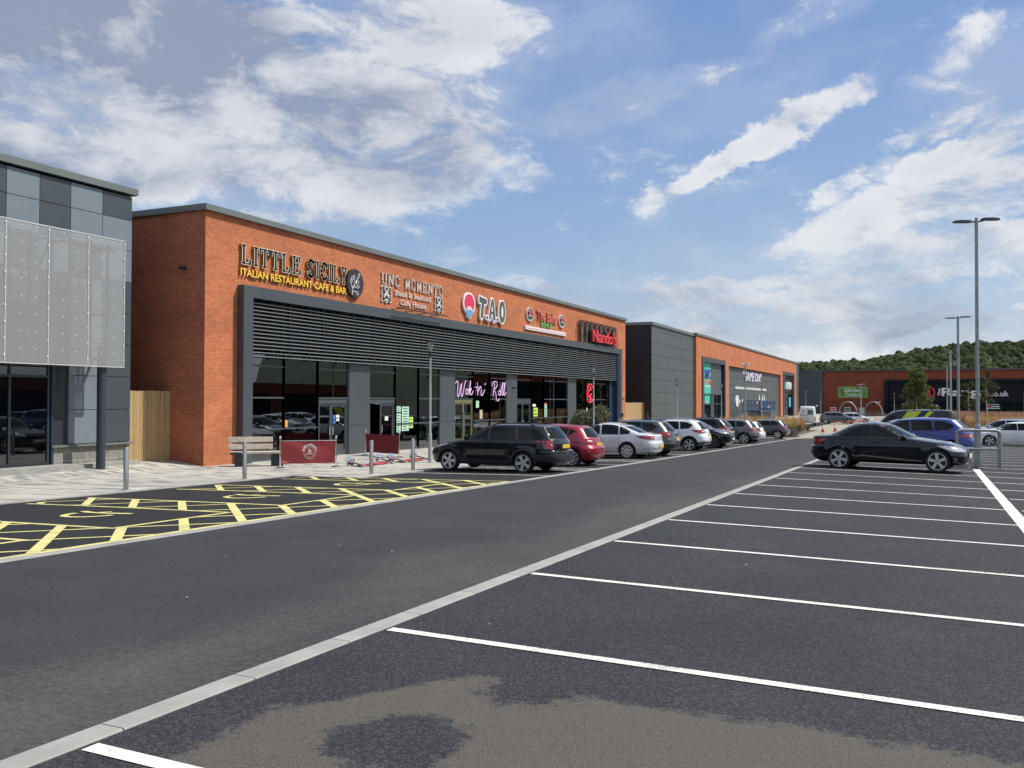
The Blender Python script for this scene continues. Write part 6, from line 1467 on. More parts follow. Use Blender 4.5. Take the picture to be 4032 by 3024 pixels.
# ------------------------------------------------------------------ cafe barrier banners
def cloth_mat(name, c):
    m = mat(name, c, 0.6, 0.0, 0.3, var=0.05); return m
M['ban'] = cloth_mat('faded_red_banner', (0.34, 0.052, 0.055)); M['ban2'] = mat('deep_red_banner', (0.20, 0.014, 0.022), 0.55)
def banner_unit(p, q, label, matc, logo=True, h=0.98, name='barrier_banner', sag=0.02):
    p, q = Vector(p), Vector(q); d = q-p; L = d.length; a = atan2(d.y, d.x); t = thing(name, label, 'barrier', (p.x, p.y, gz(p.x, p.y)+0.02), a, 'cafe barrier banners')
    for x in (0, L):
        b = MB(); b.lathe([(0.175, 0.0), (0.175, 0.012), (0.13, 0.03), (0.05, 0.045), (0.024, 0.055), (0.024, h-0.02), (0.036, h-0.01), (0.036, h+0.0), (0.02, h+0.01)], 18, c=(x, 0, 0)); po = b.build('post', M['chrome'], t, smooth=True)
        b = MB(); b.lathe([(0.001, h), (0.032, h+0.008), (0.046, h+0.04), (0.032, h+0.075), (0.001, h+0.085)], 14, c=(x, 0, 0)); b.build('ball_finial', M['chrome'], po, smooth=True)
    nx, nz = 22, 12; b = MB(); z0, z1 = 0.14, h-0.09
    def pt(i, j):
        u, v = i/nx, j/nz; w_ = 0.018*sin(u*9+v*2.5)*(1-v)+0.012*sin(u*4+v*5); return Vector((0.035+(L-0.07)*u, w_, z0+(z1-z0)*v-sag*sin(pi*u)*(1 if v > .5 else .3)))
    b.raw([pt(i, j) for j in range(nz+1) for i in range(nx+1)], [(j*(nx+1)+i, j*(nx+1)+i+1, (j+1)*(nx+1)+i+1, (j+1)*(nx+1)+i) for j in range(nz) for i in range(nx)])
    bo = b.build('banner', matc, t, smooth=True)
    b = MB(); b.tube([(0, 0, h-0.085), (L, 0, h-0.085)], 0.011, 6); b.build('top_bar', M['chrome'] if logo else matc, t)
    if logo:
        b = MB(); cx, cz = L*0.52, (z0+z1)/2; r_ = 0.215; n = 36
        for k in range(n):
            a0, a1 = 2*pi*k/n, 2*pi*(k+1)/n
            if sin(a0) > 0.15: continue
            b.face([(cx+rr*cos(aa)*.92, -0.030, cz+rr*sin(aa)*1.1) for rr, aa in ((r_*.93, a0), (r_, a0), (r_, a1), (r_*.93, a1))])
        for k in range(n):
            a0, a1 = 2*pi*k/n, 2*pi*(k+1)/n
            b.face([(cx+rr*cos(aa)*.92, -0.030, cz+rr*sin(aa)*1.1) for rr, aa in ((r_*.70, a0), (r_*.75, a0), (r_*.75, a1), (r_*.70, a1))])
        # seated drinker motif reduced to simple patches, and the banded name
        b.face([(cx+x_*r_, -0.031, cz+z_*r_) for x_, z_ in ((-.3, -.1), (.25, -.1), (.3, .15), (.05, .45), (-.1, .62), (-.2, .3))])
        b.face([(cx+x_*r_, -0.031, cz+z_*r_) for x_, z_ in ((-.48, -.34), (.48, -.34), (.48, -.2), (-.48, -.2))])
        b.face([(0.06, -0.03, z0+0.06), (0.28, -0.03, z0+0.06), (0.28, -0.03, z0+0.075), (0.06, -0.03, z0+0.075)])
        lg = b.build('printed_emblem', M['s_pale'], t, fix=False)
        txt = 'BIRRA MORETTI'; nl = len(txt)
        for k, ch in enumerate(txt):
            if ch == ' ': continue
            aa = radians(166-152*k/(nl-1)); me = font_mesh(ch, 0.098, 0.001, 0.004); xs = [v.co.x for v in me.vertices]; mx = (min(xs)+max(xs))/2
            R_ = Matrix.Translation((cx+r_*.86*cos(aa)*.98, -0.033, cz+r_*.86*sin(aa)*1.12)) @ Matrix.Rotation(-(aa-pi/2), 4, 'Y') @ Matrix.Rotation(pi/2, 4, 'X') @ Matrix.Translation((-mx, 0, 0))
            me.transform(R_); me.materials.clear(); me.materials.append(M['s_white']); lo = bpy.data.objects.new('printed_letter', me); C.objects.link(lo); lo.parent = lg
    return t
banner_unit((-19.45, 24.10), (-18.12, 25.35), 'upright faded red banner with a round white beer emblem between chrome posts', M['ban'])
banner_unit((-21.7, 32.45), (-19.5, 31.6), 'upright deep red banner standing before the open restaurant door', M['ban2'], logo=False)
def fallen(p, q, side, label, L2=0.86):
    """posts lie on the ground; p,q feet of the two posts, side = unit direction the posts point to"""
    t = thing('fallen_banner', label, 'barrier', (p[0], p[1], gz(*p)+0.02), 0, 'cafe barrier banners'); s_ = Vector((*side, 0)).normalized(); P0 = Vector((p[0], p[1], 0)); zz = gz(*p)+0.02
    for c_ in (p, q):
        c0 = Vector((c_[0], c_[1], gz(*c_)+0.02)); b = MB(); Q = s_.to_track_quat('Z', 'Y').to_matrix().to_4x4()
        o_ = c0+Vector((0, 0, 0.15))-Vector(t.location); b.lathe([(0.175, 0.0), (0.175, 0.014), (0.13, 0.03), (0.04, 0.05)], 20, M=Matrix.Translation(o_) @ Q)
        b.tube([o_, o_+s_*0.98+Vector((0, 0, -0.10))], 0.024, 8); po = b.build('post', M['chrome'], t, smooth=True)
        e = o_+s_*1.02+Vector((0, 0, -0.105)); b = MB(); b.lathe([(0.001, -0.045), (0.033, -0.03), (0.046, 0), (0.033, 0.03), (0.001, 0.045)], 12, c=e); b.lathe([(0.001, -0.045), (0.033, -0.03), (0.046, 0), (0.033, 0.03), (0.001, 0.045)], 12, c=e-s_*0.11); b.build('ball_finial', M['chrome'], po, smooth=True)
    A = Vector((p[0], p[1], 0)); B_ = Vector((q[0], q[1], 0)); b = MB(); nx, nz = 14, 8; vs = []
    for j in range(nz+1):
        for i in range(nx+1):
            u, v = i/nx, j/nz; w_ = A+(B_-A)*u+s_*(0.14+0.78*v); z = gz(w_.x, w_.y)+0.045+0.02*sin(u*11+v*4)+0.05*(1-v)*abs(2*u-1)**4; vs.append(Vector((w_.x, w_.y, z))-Vector(t.location))
    b.raw(vs, [(j*(nx+1)+i, j*(nx+1)+i+1, (j+1)*(nx+1)+i+1, (j+1)*(nx+1)+i) for j in range(nz) for i in range(nx)]); b.build('banner', M['ban'], t, smooth=True)
    return t
fallen((-18.15, 26.2), (-18.35, 28.35), (1, -0.55), 'knocked over red banner lying on the paving, nearer of the two')
fallen((-18.2, 28.9), (-18.5, 31.0), (1, -0.45), 'knocked over red banner lying on the paving, farther of the two')
# ------------------------------------------------------------------ traffic cones, barriers, arches, scissor lift
M['conr'] = mat('cone_red', (0.70, 0.05, 0.03), 0.5)
cn = thing('traffic_cone', None, 'traffic cone', (0, 0, 0), 0, 'cones linked by bars beyond the coupe')
b = MB(); b.box(-.21, .21, -.21, .21, 0, .04); b.lathe([(.15, .04), (.115, .3)], 14); b.lathe([(.07, .68), (.035, .86), (.02, 1.0)], 14); b.build('cone_body', M['conr'], cn, smooth=False)
b = MB(); b.lathe([(.116, .3), (.072, .68)], 14); b.build('reflective_sleeve', M['white'], cn)
cs = [(-9.1, 90.5, 'leftmost red and white cone beyond the black coupe'), (-8.2, 92.6, 'second red and white cone from the left'), (-6.9, 92.3, 'third red and white cone from the left'), (-6.0, 93.5, 'fourth red and white cone from the left'), (-5.6, 94.6, 'rightmost red and white cone of the bar linked group')]
for i, (x, y, lb) in enumerate(cs):
    o = cn if i == 0 else copy_tree(cn); o.location = (x, y, gz(x, y)+0.01); o['label'] = lb
b = MB()
for (xa, ya, _), (xb, yb, _) in zip(cs[1:], cs[2:]): b.tube([(xa, ya, gz(xa, ya)+.95), (xb, yb, gz(xb, yb)+.95)], .03, 6)
o = b.build('cone_bar', M['conr']); tag(o, 'red and white bar run resting across the cone tops', 'barrier bar')
for i, (x, lb) in enumerate(((-14.9, 'left curved trolley shelter arch against the superstore wall'), (-10.1, 'right curved trolley shelter arch against the superstore wall'))):
    t = thing('trolley_shelter', lb, 'trolley shelter', (x, 196, -2.95), 0, 'trolley shelters by the superstore wall')
    for dy in (0, 2.0):
        b = MB(); b.tube([(1.75*cos(a), dy, 0.1+2.75*sin(a)) for a in [pi*k/16 for k in range(17)]], .09, 6); b.build('arch_hoop', M['galv'], t, smooth=True)
    b = MB(); A = [pi*k/16 for k in range(2, 15)]; b.loft([[Vector((1.78*cos(a), y_, 0.1+2.78*sin(a))) for a in A] for y_ in (0.05, 1.95)], False, closed=False); b.build('clear_cover', mat('clear_cover', (0.35, 0.36, 0.35), 0.2), t, smooth=True)
    b = MB()
    for z in (.5, .9): b.tube([(-1.6, 0, z), (1.6, 0, z)], .03, 6)
    b.build('side_rail', M['galv'], t)
t = thing('crowd_barrier', 'grey steel barrier panel right of the small red car', 'barrier', (-7.6, 150, -2.95))
b = MB(); b.tube([(-1.6, 0, 0), (-1.6, 0, 1.1), (1.6, 0, 1.1), (1.6, 0, 0)], .05, 6); [b.tube([(-1.5+k*.25, 0, .15), (-1.5+k*.25, 0, 1.1)], .025, 5) for k in range(13)]; b.tube([(-1.6, 0, .15), (1.6, 0, .15)], .03, 6); b.build('panel', M['galv'], t)
M['liftb'] = mat('lift_blue', (0.006, 0.05, 0.15), 0.45)
lf = thing('scissor_lift', 'blue scissor lift platform parked before the grey recessed wall', 'scissor lift', (-19.4, 117.5, -2.9), pi/2)
b = MB(); b.bbox(-5.6, 5.6, -1.0, 1.0, .35, .8, .05); b.build('chassis', M['liftb'], lf)
b = MB(); b.bbox(-5.9, 5.9, -1.05, 1.05, 1.62, 1.80, .03); b.build('platform', M['liftb'], lf)
b = MB()
for k in range(6):
    z = .82+k*.13
    for y_ in (-.6, .6): b.box(-4.8, 4.8, y_-.05, y_+.05, z, z+.08)
b.build('scissor_stack', M['blackp'], lf)
b = MB()
for y_ in (-1.0, 1.0):
    for x in [-5.8+1.16*k for k in range(11)]: b.tube([(x, y_, 1.8), (x, y_, 2.95)], .045, 6)
    for z in (2.35, 2.95): b.tube([(-5.8, y_, z), (5.8, y_, z)], .045, 6)
for x in (-5.8, 5.8): [b.tube([(x, -1.0, z), (x, 1.0, z)], .045, 6) for z in (2.35, 2.95)]
b.build('guard_rail', M['liftb'], lf)
b = MB(); b.box(-3.6, -.8, -1.06, -1.02, 2.0, 2.9); b.build('control_box', M['liftb'], lf)
for x in (-4.4, 4.4):
    for y_ in (-1.0, 1.0): b = MB(); b.lathe([(.42, -.14), (.42, .14)], 18, c=(x, y_, .42), axis='y'); b.build('wheel', M['rubber'], lf, smooth=True)
b = MB(); b.bbox(2.2, 4.8, -.6, .4, 1.82, 2.3, .2); b.build('dust_sheet', M['palegrey'], lf)

# ------------------------------------------------------------------ planting
def leaf_mat(name, c1, c2, trans=0.25):
    m = bpy.data.materials.new(name); m.use_nodes = True; N = NT(m.node_tree); b_ = m.node_tree.nodes['Principled BSDF']
    oi = N.new('ShaderNodeNewGeometry'); col = N.mix(oi.outputs['Random Per Island'], (*c1, 1), (*c2, 1)); N.l.new(col, b_.inputs['Base Color'])
    b_.inputs['Roughness'].default_value = 0.65; b_.inputs['Specular IOR Level'].default_value = 0.25
    tr = N.new('ShaderNodeBsdfTranslucent'); N.l.new(col, tr.inputs[0]); mx = N.new('ShaderNodeMixShader'); mx.inputs[0].default_value = trans
    N.l.new(b_.outputs[0], mx.inputs[1]); N.l.new(tr.outputs[0], mx.inputs[2]); o = [n for n in m.node_tree.nodes if n.type == 'OUTPUT_MATERIAL'][0]; N.l.new(mx.outputs[0], o.inputs[0]); return m
M['grassy'] = leaf_mat('straw_grass', (0.42, 0.26, 0.11), (0.55, 0.38, 0.19)); M['grassg'] = leaf_mat('green_grass', (0.10, 0.12, 0.035), (0.22, 0.20, 0.07)); M['lavm'] = leaf_mat('lavender_bloom', (0.16, 0.11, 0.22), (0.24, 0.20, 0.15)); M['shrub'] = leaf_mat('green_shrub', (0.06, 0.11, 0.03), (0.14, 0.19, 0.06))
M['birch'] = leaf_mat('birch_leaf', (0.075, 0.105, 0.028), (0.19, 0.21, 0.07)); M['birch2'] = leaf_mat('dark_leaf', (0.03, 0.05, 0.018), (0.075, 0.09, 0.03)); M['bark'] = mat('pale_bark', (0.42, 0.36, 0.27), 0.9, var=0.25, vscale=8); M['olive'] = leaf_mat('olive_leaf', (0.10, 0.12, 0.07), (0.20, 0.22, 0.13)); M['pinkgrass'] = leaf_mat('pink_seed_heads', (0.36, 0.20, 0.13), (0.48, 0.30, 0.18))
def blades(b, n, xr, yr, hr, w=0.02, lean=0.25, base=0.0, dens=None):
    for _ in range(n):
        x, y = random.uniform(*xr), random.uniform(*yr); h = random.uniform(*hr); a = random.uniform(0, 2*pi); l = random.uniform(0, lean)*h; z = gz(x, y)+base; ww = w*random.uniform(.6, 1.4); c_, s_ = cos(a+1.57)*ww, sin(a+1.57)*ww
        mx, my = x+cos(a)*l*.35, y+sin(a)*l*.35; tx, ty = x+cos(a)*l, y+sin(a)*l
        b.face([(x-c_, y-s_, z), (x+c_, y+s_, z), (mx+c_, my+s_, z+h*.6), (mx-c_, my-s_, z+h*.6)]); b.face([(mx-c_, my-s_, z+h*.6), (mx+c_, my+s_, z+h*.6), (tx, ty, z+h)])
def clumps(b, n, xr, yr, h0, h1, per=46, w=.02, tuft=.55):
    for _ in range(n):
        cx, cy = random.uniform(*xr), random.uniform(*yr); H = random.uniform(h0, h1); z = gz(cx, cy)
        for _ in range(per):
            a = random.uniform(0, 2*pi); r0 = random.uniform(0, .16); l = random.uniform(.05, tuft)*H; h = H*random.uniform(.6, 1.05); ww = w*random.uniform(.6, 1.4)
            x, y = cx+r0*cos(a), cy+r0*sin(a); c_, s_ = cos(a+1.57)*ww, sin(a+1.57)*ww; mx, my = x+cos(a)*l*.3, y+sin(a)*l*.3
            b.face([(x-c_, y-s_, z), (x+c_, y+s_, z), (mx+c_, my+s_, z+h*.65), (mx-c_, my-s_, z+h*.65)]); b.face([(mx-c_, my-s_, z+h*.65), (mx+c_, my+s_, z+h*.65), (x+cos(a)*l, y+sin(a)*l, z+h)])
def stuff(b, name, m, label, cat='grass', kind='stuff'):
    o = b.build(name, m, fix=False); return tag(o, label, cat, kind=kind)
kerb_run('bed_kerb', -9.95, -9.75, 78.6, 97, 0.10, 0.9, M['concrete'])
def bed_soil():
    b = MB(); X = [-17.5, -14, -12, -9.95]; Y = frange(77.2, 97, 2.0); nx = len(X)
    b.raw([(x, y, gz(x, y)+0.08) for y in Y for x in X], [(j*nx+i, j*nx+i+1, (j+1)*nx+i+1, (j+1)*nx+i) for j in range(len(Y)-1) for i in range(nx-1)]); return struct(b.build('planting_bed', M['gravel']))
bed_soil()
b = MB(); clumps(b, 130, (-17, -10.9), (80.8, 96), .6, 1.15); stuff(b, 'grass_clump', M['grassg'], 'green lower blades of the tall ornamental grass bed')
b = MB(); clumps(b, 190, (-17.4, -11.1), (80.2, 96), 1.0, 1.75, 44, .022, .5); stuff(b, 'seed_heads', M['grassy'], 'straw coloured feathery tops of the ornamental grass bed')
b = MB()
for _ in range(150):
    cx, cy, r_ = random.uniform(-13.2, -10.3), random.uniform(77.6, 81.5), random.uniform(.2, .4)
    for _ in range(42):
        a, e = random.uniform(0, 2*pi), random.uniform(0.2, 1.5); p = Vector((cx+r_*cos(a)*cos(e), cy+r_*sin(a)*cos(e), gz(cx, cy)+.1+r_*sin(e)*1.3)); q = Vector((random.uniform(-1, 1), random.uniform(-1, 1), 1.5)).normalized()*.13; s_ = q.cross(Vector((a, 1, 0))).normalized()*.02; b.face([p-s_, p+s_, p+q])
stuff(b, 'lavender', M['lavm'], 'purple lavender mounds at the front of the planting bed', 'lavender')
def blob_shrub(name, label, cx, cy, rx, ry, h, m, n=900, leaf_s=.06, grp=None, stems=False):
    t = thing(name, label, 'shrub', (cx, cy, gz(cx, cy)), 0, grp); b = MB(); cl = [(random.uniform(-.6, .6)*rx, random.uniform(-.6, .6)*ry, random.uniform(.35, .85)*h, random.uniform(.25, .5)) for _ in range(14)]
    for _ in range(n):
        c_ = random.choice(cl); a, e, rr = random.uniform(0, 2*pi), asin(random.uniform(-.6, 1)), c_[3]*random.uniform(.6, 1.05)
        p = Vector((c_[0]+rx*rr*cos(a)*cos(e), c_[1]+ry*rr*sin(a)*cos(e), max(.03, c_[2]+h*.55*rr*sin(e)))); u = Vector((random.gauss(0, 1), random.gauss(0, 1), random.gauss(0, 1))).normalized(); v = u.cross(Vector((random.gauss(0, 1), random.gauss(0, 1), random.gauss(0, 1)))).normalized(); L_ = leaf_s*random.uniform(.7, 1.4)
        b.face([p-u*L_, p+v*L_*.5, p+u*L_, p-v*L_*.5])
    b.build('foliage', m, t, fix=False); b = MB()
    for _ in range(6): a = random.uniform(0, 6.28); b.tube([(0, 0, -.1), (rx*.25*cos(a), ry*.25*sin(a), h*.4), (rx*.5*cos(a), ry*.5*sin(a), h*.8)], [.035, .022, .008], 5)
    b.build('stems', M['bark'], t); return t
blob_shrub('low_shrub', 'bright green low shrub at the corner of the planting bed', -10.5, 79.3, .6, .9, .5, M['shrub'], 1200, .06)
blob_shrub('olive_bush', 'grey green bushy shrub by the window behind the second slim lamp', -19.9, 55.4, 1.35, 1.35, 2.25, M['olive'], 5200, .085)
for i, (x, y) in enumerate(((-19.5, 49.5), (-19.8, 51.5), (-19.2, 53.0))): blob_shrub('low_planting', ('small leafy plant before the dark windows, nearest of three', 'small leafy plant before the dark windows, middle of three', 'small leafy plant before the dark windows, beside the bush')[i], x, y, .7, .7, .75, M['shrub'], 900, .07, 'low plants by the shop windows')
# birch trees: forking trunk, limbs, leaves gathered into clumps along the limbs
def tree(label, x, y, h, spread, m, z0=None, seed=1, nclump=70, lean=0.0, low=.25, leaves=85):
    rnd = random.Random(seed); t = thing('birch_tree', label, 'tree', (x, y, (gz(x, y) if z0 is None else z0)), 0, 'young trees before the superstore'); b = MB(); tips = []
    top = Vector((lean, 0, h*.93)); trunk = [Vector((0, 0, -.1)), Vector((lean*.2+.05, 0, h*.25)), Vector((lean*.5-.06, .04, h*.5)), Vector((lean*.8, 0, h*.75)), top]; b.tube(trunk, [.085, .07, .05, .03, .01], 7)
    for k in range(17):
        f = low+(.95-low)*k/16; i = min(3, int(f*4)); p = trunk[i].lerp(trunk[i+1], f*4-i if f*4-i <= 1 else 1); a = k*2.4+rnd.uniform(-.4, .4); L = spread*(1.12-f*.95)*rnd.uniform(.7, 1.15); e = p+Vector((cos(a)*L, sin(a)*L, L*rnd.uniform(.4, .9))); mid = p.lerp(e, .5)+Vector((0, 0, L*.12)); b.tube([p, mid, e], [.03*(1.2-f), .018*(1.2-f), .004], 5); tips += [(mid, .55), (e, .42), (mid.lerp(e, .5), .5)]
    tips.append((top, .35)); b.build('trunk', M['bark'], t, smooth=True); b = MB()
    for _ in range(nclump):
        c_, r_ = rnd.choice(tips); c_ = c_+Vector((rnd.gauss(0, .18), rnd.gauss(0, .18), rnd.gauss(-.05, .22))); R_ = r_*rnd.uniform(.5, 1.0)*(spread/1.6)
        for _ in range(leaves):
            d = Vector((rnd.gauss(0, 1), rnd.gauss(0, 1), rnd.gauss(0, .75))); d = d.normalized()*R_*rnd.random()**.5; p = c_+d; u = Vector((rnd.gauss(0, 1), rnd.gauss(0, 1), rnd.gauss(-.6, 1))).normalized(); v = u.cross(Vector((rnd.gauss(0, 1), rnd.gauss(0, 1), rnd.gauss(0, 1)))).normalized(); s_ = rnd.uniform(.08, .15); b.face([p-u*s_, p+v*s_*.6, p+u*s_, p-v*s_*.6])
    b.build('crown', m, t, fix=False); return t
tree('full leafy green young tree in front of the red circled R', -1.35, 123, 6.7, 2.0, M['birch'], seed=3, nclump=120, low=.12, leaves=110)
tree('slender dark young tree between the lamp posts', 5.4, 150, 5.6, 1.8, M['birch2'], z0=-2.6, seed=5, nclump=26, low=.2)
tree('slim forked young tree just right of the near lamp post', 5.55, 107, 5.9, 1.5, M['birch2'], seed=9, nclump=22, low=.45, leaves=45)
b = MB(); blades(b, 6000, (4.0, 11.5), (110, 120), (.8, 1.35), .03, .3); stuff(b, 'grass_bank', M['grassy'], 'golden ornamental grass bank right of the near lamp post')
b = MB(); blades(b, 6000, (1.8, 14), (121, 140), (1.3, 1.75), .04, .3); stuff(b, 'pink_grass', M['pinkgrass'], 'pinkish seed heads on the bank below the superstore sign')
# hill with woodland beyond the superstore
def hill_h(x):
    return 1.0
def hill():
    X = frange(-520, 700, 12); Y = frange(0, 1, 1/44); nx = len(X); vs = []
    # skyline heights sampled left to right at 900 m
    kx = [-520, -230, -160, -114, -60, -40, 0, 40, 75, 160, 300, 450, 700]; kz = [20, 26, 29, 31, 34, 37, 42, 47, 50, 55, 60, 64, 60]
    for v in Y:
        for x in X:
            y = 520+v*430; s_ = interp(x*900/y, kx, kz); z = -6+(s_+6)*(sin(v*pi/2)**1.05)*1.0
            vs.append((x*(y/900), y, z+1.5*sin(x*.05+v*9)))
    b = MB(); b.raw(vs, [(j*nx+i, j*nx+i+1, (j+1)*nx+i+1, (j+1)*nx+i) for j in range(len(Y)-1) for i in range(nx-1)])
    return struct(b.build('hill', mat('woodland_floor', (0.03, 0.045, 0.02), 0.95, var=.3, vscale=.02), None, True)), vs, nx, len(Y)
ho, HV, HNX, HNY = hill()
def wood_mat2():
    m = bpy.data.materials.new('woodland_canopy'); m.use_nodes = True; N = NT(m.node_tree); b_ = m.node_tree.nodes['Principled BSDF']
    g = N.new('ShaderNodeNewGeometry'); f = N.noise(g.outputs['Position'], .02, 4, .6); col = N.mix(N.ramp(f, .35, .65), (0.034, 0.056, 0.024, 1), (0.070, 0.094, 0.038, 1)); col = N.mix(N.m('MULTIPLY', g.outputs['Random Per Island'], .55), col, (0.12, 0.14, 0.07, 1))
    N.l.new(col, b_.inputs['Base Color']); b_.inputs['Roughness'].default_value = .95; b_.inputs['Specular IOR Level'].default_value = .05
    bn = N.new('ShaderNodeBump'); bn.inputs['Strength'].default_value = 1; bn.inputs['Distance'].default_value = 2.5; N.l.new(N.noise(g.outputs['Position'], .55, 4, .7), bn.inputs['Height']); N.l.new(bn.outputs[0], b_.inputs['Normal']); return m
def woodland():
    rnd = random.Random(11); b = MB(); n1 = 8
    for _ in range(14000):
        i, j = rnd.randrange(HNX-1), rnd.randrange(HNY-1)
        if j < 10 and rnd.random() < .5: continue
        p = Vector(HV[j*HNX+i]).lerp(Vector(HV[(j+1)*HNX+i+1]), rnd.random()); p.x += rnd.uniform(-5, 5)
        if p.x < -200 or p.x > 230: continue
        r_ = rnd.choice((1.3, 2.0, 2.6, 3.2, 4.4))*rnd.uniform(.8, 1.2); h = r_*rnd.uniform(.8, 1.3); rings = []
        for k, (rr, zz) in enumerate(((.55, -.5), (1, .15), (.92, .6), (.55, 1.0), (.12, 1.15))):
            rings.append([p+Vector((r_*rr*rnd.uniform(.75, 1.2)*cos(2*pi*q/n1), r_*rr*rnd.uniform(.75, 1.2)*sin(2*pi*q/n1), h*(zz+rnd.uniform(-.14, .14)))) for q in range(n1)])
        b.loft(rings, True)
    o = b.build('woodland', wood_mat2(), None, False, False); tag(o, 'dense green wood covering the hill beyond the superstore', 'woodland', kind='stuff')
woodland()
def belt():  # unseen trees added behind the camera so car paint reflects something dark
    rnd = random.Random(4); b = MB()
    for _ in range(500):
        x, y = rnd.uniform(-90, 110), rnd.uniform(-62, -48); r_ = rnd.uniform(1.4, 3.0); z = -1.2+rnd.random()**1.3*6.5
        b.lathe([(.4*r_, -r_), (r_, -.3*r_), (.9*r_, .4*r_), (.3*r_, r_)], 7, c=(x, y, z))
    o = b.build('added_tree_belt', wood_mat2(), None, False, False); tag(o, 'unseen belt of trees added behind the view to darken car paint reflections', 'trees', kind='stuff')
belt()
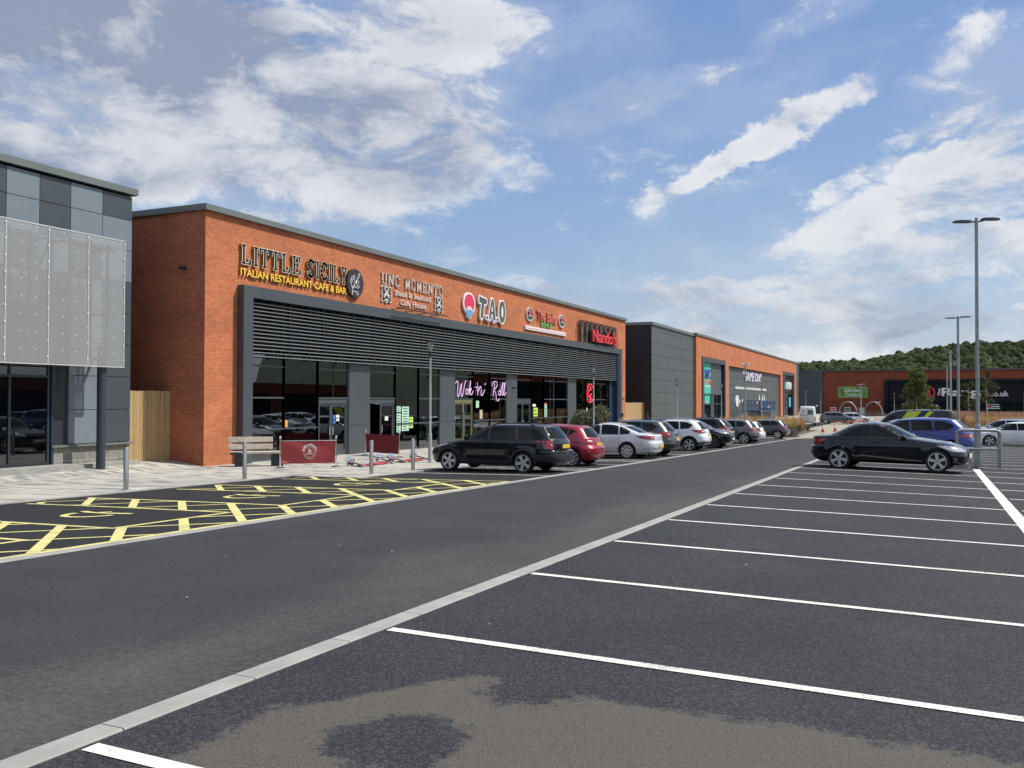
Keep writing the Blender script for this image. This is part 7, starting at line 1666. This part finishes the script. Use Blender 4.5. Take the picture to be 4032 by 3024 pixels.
# ------------------------------------------------------------------ people
M['skin'] = mat('skin', (0.42, 0.24, 0.17), 0.6); M['skin_dk'] = mat('dark_skin', (0.09, 0.05, 0.035), 0.6); M['hair_g'] = mat('grey_hair', (0.30, 0.29, 0.27), 0.8); M['hair_k'] = mat('black_hair', (0.01, 0.009, 0.008), 0.7)
M['shirt_g'] = mat('mint_green_shirt', (0.20, 0.48, 0.31), 0.8); M['short_k'] = mat('pale_green_shorts', (0.35, 0.48, 0.22), 0.8); M['top_b'] = mat('beige_top', (0.50, 0.42, 0.32), 0.8); M['jean'] = mat('dark_trousers', (0.03, 0.035, 0.05), 0.85)
def person(label, loc, rz, pose, skin, hair, top, bottom):
    t = thing('person', label, 'person', loc, rz)
    J = {}; E_ = []; R_ = {}
    def j(n, p, r): J[n] = Vector(p); R_[n] = r
    def e(*ns): E_.extend(zip(ns, ns[1:]))
    sit = pose == 'sit'; hz = .52 if sit else .92
    j('pel', (0, 0, hz), .135); j('wai', (.01, 0, hz+.17), .12); j('che', (.04 if sit else 0, 0, hz+.36), .145); j('nk', (.07 if sit else .01, 0, hz+.53), .058); j('hd0', (.09 if sit else .02, 0, hz+.62), .078); j('hd1', (.10 if sit else .025, 0, hz+.72), .094); j('hd2', (.09 if sit else .02, 0, hz+.80), .070); e('pel', 'wai', 'che', 'nk', 'hd0', 'hd1', 'hd2')
    for s_, k in ((1, 'l'), (-1, 'r')):
        j('sh'+k, (.04 if sit else 0, .17*s_, hz+.45), .062)
        if sit: j('el'+k, (.14, .25*s_, hz+.20), .044); j('wr'+k, (.38, .17*s_, hz+.25), .030); j('pa'+k, (.45, .15*s_, hz+.25), .034); fd = Vector((1, -.15*s_, -.1))
        else: j('el'+k, (-.02, .23*s_, hz+.16), .043); j('wr'+k, (.06, .24*s_, hz-.08), .030); j('pa'+k, (.08, .24*s_, hz-.16), .034); fd = Vector((.25, 0, -1))
        e('che', 'sh'+k, 'el'+k, 'wr'+k, 'pa'+k); fd.normalize(); sd = Vector((0, 0, 1)) if sit else Vector((1, 0, 0))
        for f in range(5):
            o_ = (f-1.5)*.019; L_ = (.062, .072, .068, .055, .04)[f]; base = J['pa'+k]+sd*o_+fd*.02
            if f == 4: base = J['wr'+k]+fd*.03+sd*.03; d2 = (fd+sd*.9).normalized()
            else: d2 = fd
            j('f%d%s' % (f, k), base, .0095); j('g%d%s' % (f, k), base+d2*L_*.6, .0088); j('h%d%s' % (f, k), base+d2*L_+Vector((0, -.012*s_, -.008)), .0078); e('pa'+k if f < 4 else 'wr'+k, 'f%d%s' % (f, k), 'g%d%s' % (f, k), 'h%d%s' % (f, k))
        j('hp'+k, (0, .09*s_, hz-.02), .098)
        if sit: j('kn'+k, (.44, .12*s_, hz-.02), .066); j('an'+k, (.42, .12*s_, .09), .042); j('to'+k, (.58, .13*s_, .04), .034)
        else: j('kn'+k, (.02+.03*s_, .10*s_, .49), .066); j('an'+k, (-.01+.06*s_, .10*s_, .09), .042); j('to'+k, (.16+.06*s_, .12*s_, .035), .034)
        e('pel', 'hp'+k, 'kn'+k, 'an'+k, 'to'+k)
    names = list(J); idx = {n: i for i, n in enumerate(names)}
    me = bpy.data.meshes.new('body'); me.from_pydata([J[n] for n in names], [(idx[a], idx[c]) for a, c in E_], []); o = bpy.data.objects.new('body', me); C.objects.link(o)
    sk = o.modifiers.new('skin', 'SKIN')
    for n in names: v = me.skin_vertices[0].data[idx[n]]; v.radius = (R_[n], R_[n]*(1.0)); v.use_root = n == 'pel'
    ss = o.modifiers.new('sub', 'SUBSURF'); ss.levels = 1; ss.render_levels = 1
    bpy.context.view_layer.update(); nm = bpy.data.meshes.new_from_object(o.evaluated_get(bpy.context.evaluated_depsgraph_get())); o.modifiers.clear(); o.data = nm; bpy.data.meshes.remove(me)
    nm.materials.clear(); [nm.materials.append(m) for m in (skin, top, bottom, M['black'])]
    for p in nm.polygons:
        p.use_smooth = True; c = p.center; z = c.z; i = 0
        arm = abs(c.y) > .2 and not (sit and z < hz+.1 and c.x > .3)
        if z < .13: i = 3
        elif z < hz+.02 and not (abs(c.y) > .2 and z < hz): i = 2
        elif z < hz+.50: i = 1
        if arm and z < hz+.26: i = 0
        if sit and c.x > .2 and z > hz+.1: i = 0
        p.material_index = i
    o.parent = t; hd = J['hd1']
    b = MB(); b.lathe([(.03, -.02), (.088, .0), (.103, .05), (.092, .10), (.05, .135), (.001, .14)], 14, c=hd+Vector((-.018, 0, -.005))); b.build('hair', hair, t, smooth=True)
    b = MB(); b.lathe([(.001, -.012), (.014, -.004), (.001, .03)], 6, c=hd+Vector((.098, 0, -.03)))
    b.build('nose', skin, t)
    for s_ in (1, -1):
        b = MB(); b.lathe([(.001, -.01), (.011, 0), (.001, .01)], 8, c=hd+Vector((.088, .035*s_, .0))); b.build('eye', M['black'], t)
        b = MB(); b.lathe([(.001, -.03), (.014, 0), (.001, .03)], 8, c=hd+Vector((.0, .096*s_, -.01))); b.build('ear', skin, t)
    b = MB(); b.box(hd.x+.086, hd.x+.093, -.026, .026, hd.z-.062, hd.z-.054); b.build('mouth', M['s_pink'], t)
    return t
person('person with grey hair in a mint green shirt seated at the window, seen from behind', (WX-0.45, 38.95, -2.38), 1.35, 'sit', M['skin'], M['hair_g'], M['shirt_g'], M['short_k'])
b = MB(); ch = thing('cafe_chair', 'dark cafe chair under the seated man in green', 'chair', (WX-0.48, 38.85, -2.38), 1.35); b.bbox(-.22, .24, -.22, .22, .40, .44, .01); b.build('seat', M['blackp'], ch)
b = MB(); b.bbox(-.24, -.20, -.21, .21, .50, .86, .01); b.build('backrest', M['blackp'], ch)
for x in (-.2, .2):
    for y in (-.19, .19): b = MB(); b.tube([(x, y, .4), (x*1.1, y*1.1, 0)], .014, 6); b.build('leg', M['blackp'], ch)
person('person with short dark hair and beige top behind the dark crossover, near the brick pier', (-19.0, 59.5, gz(-19, 59.5)+.02), 1.9, 'stand', M['skin_dk'], M['hair_k'], M['top_b'], M['jean'])
person('person with dark hair just visible over the crossover roof before the dark end wall', (-19.3, 66.6, gz(-19.3, 66.6)+.0), -1.6, 'stand', M['skin_dk'], M['hair_k'], M['jean'], M['jean'])
for o in [o for o in C.objects if o.name.startswith('cutter')]: bpy.data.objects.remove(o)
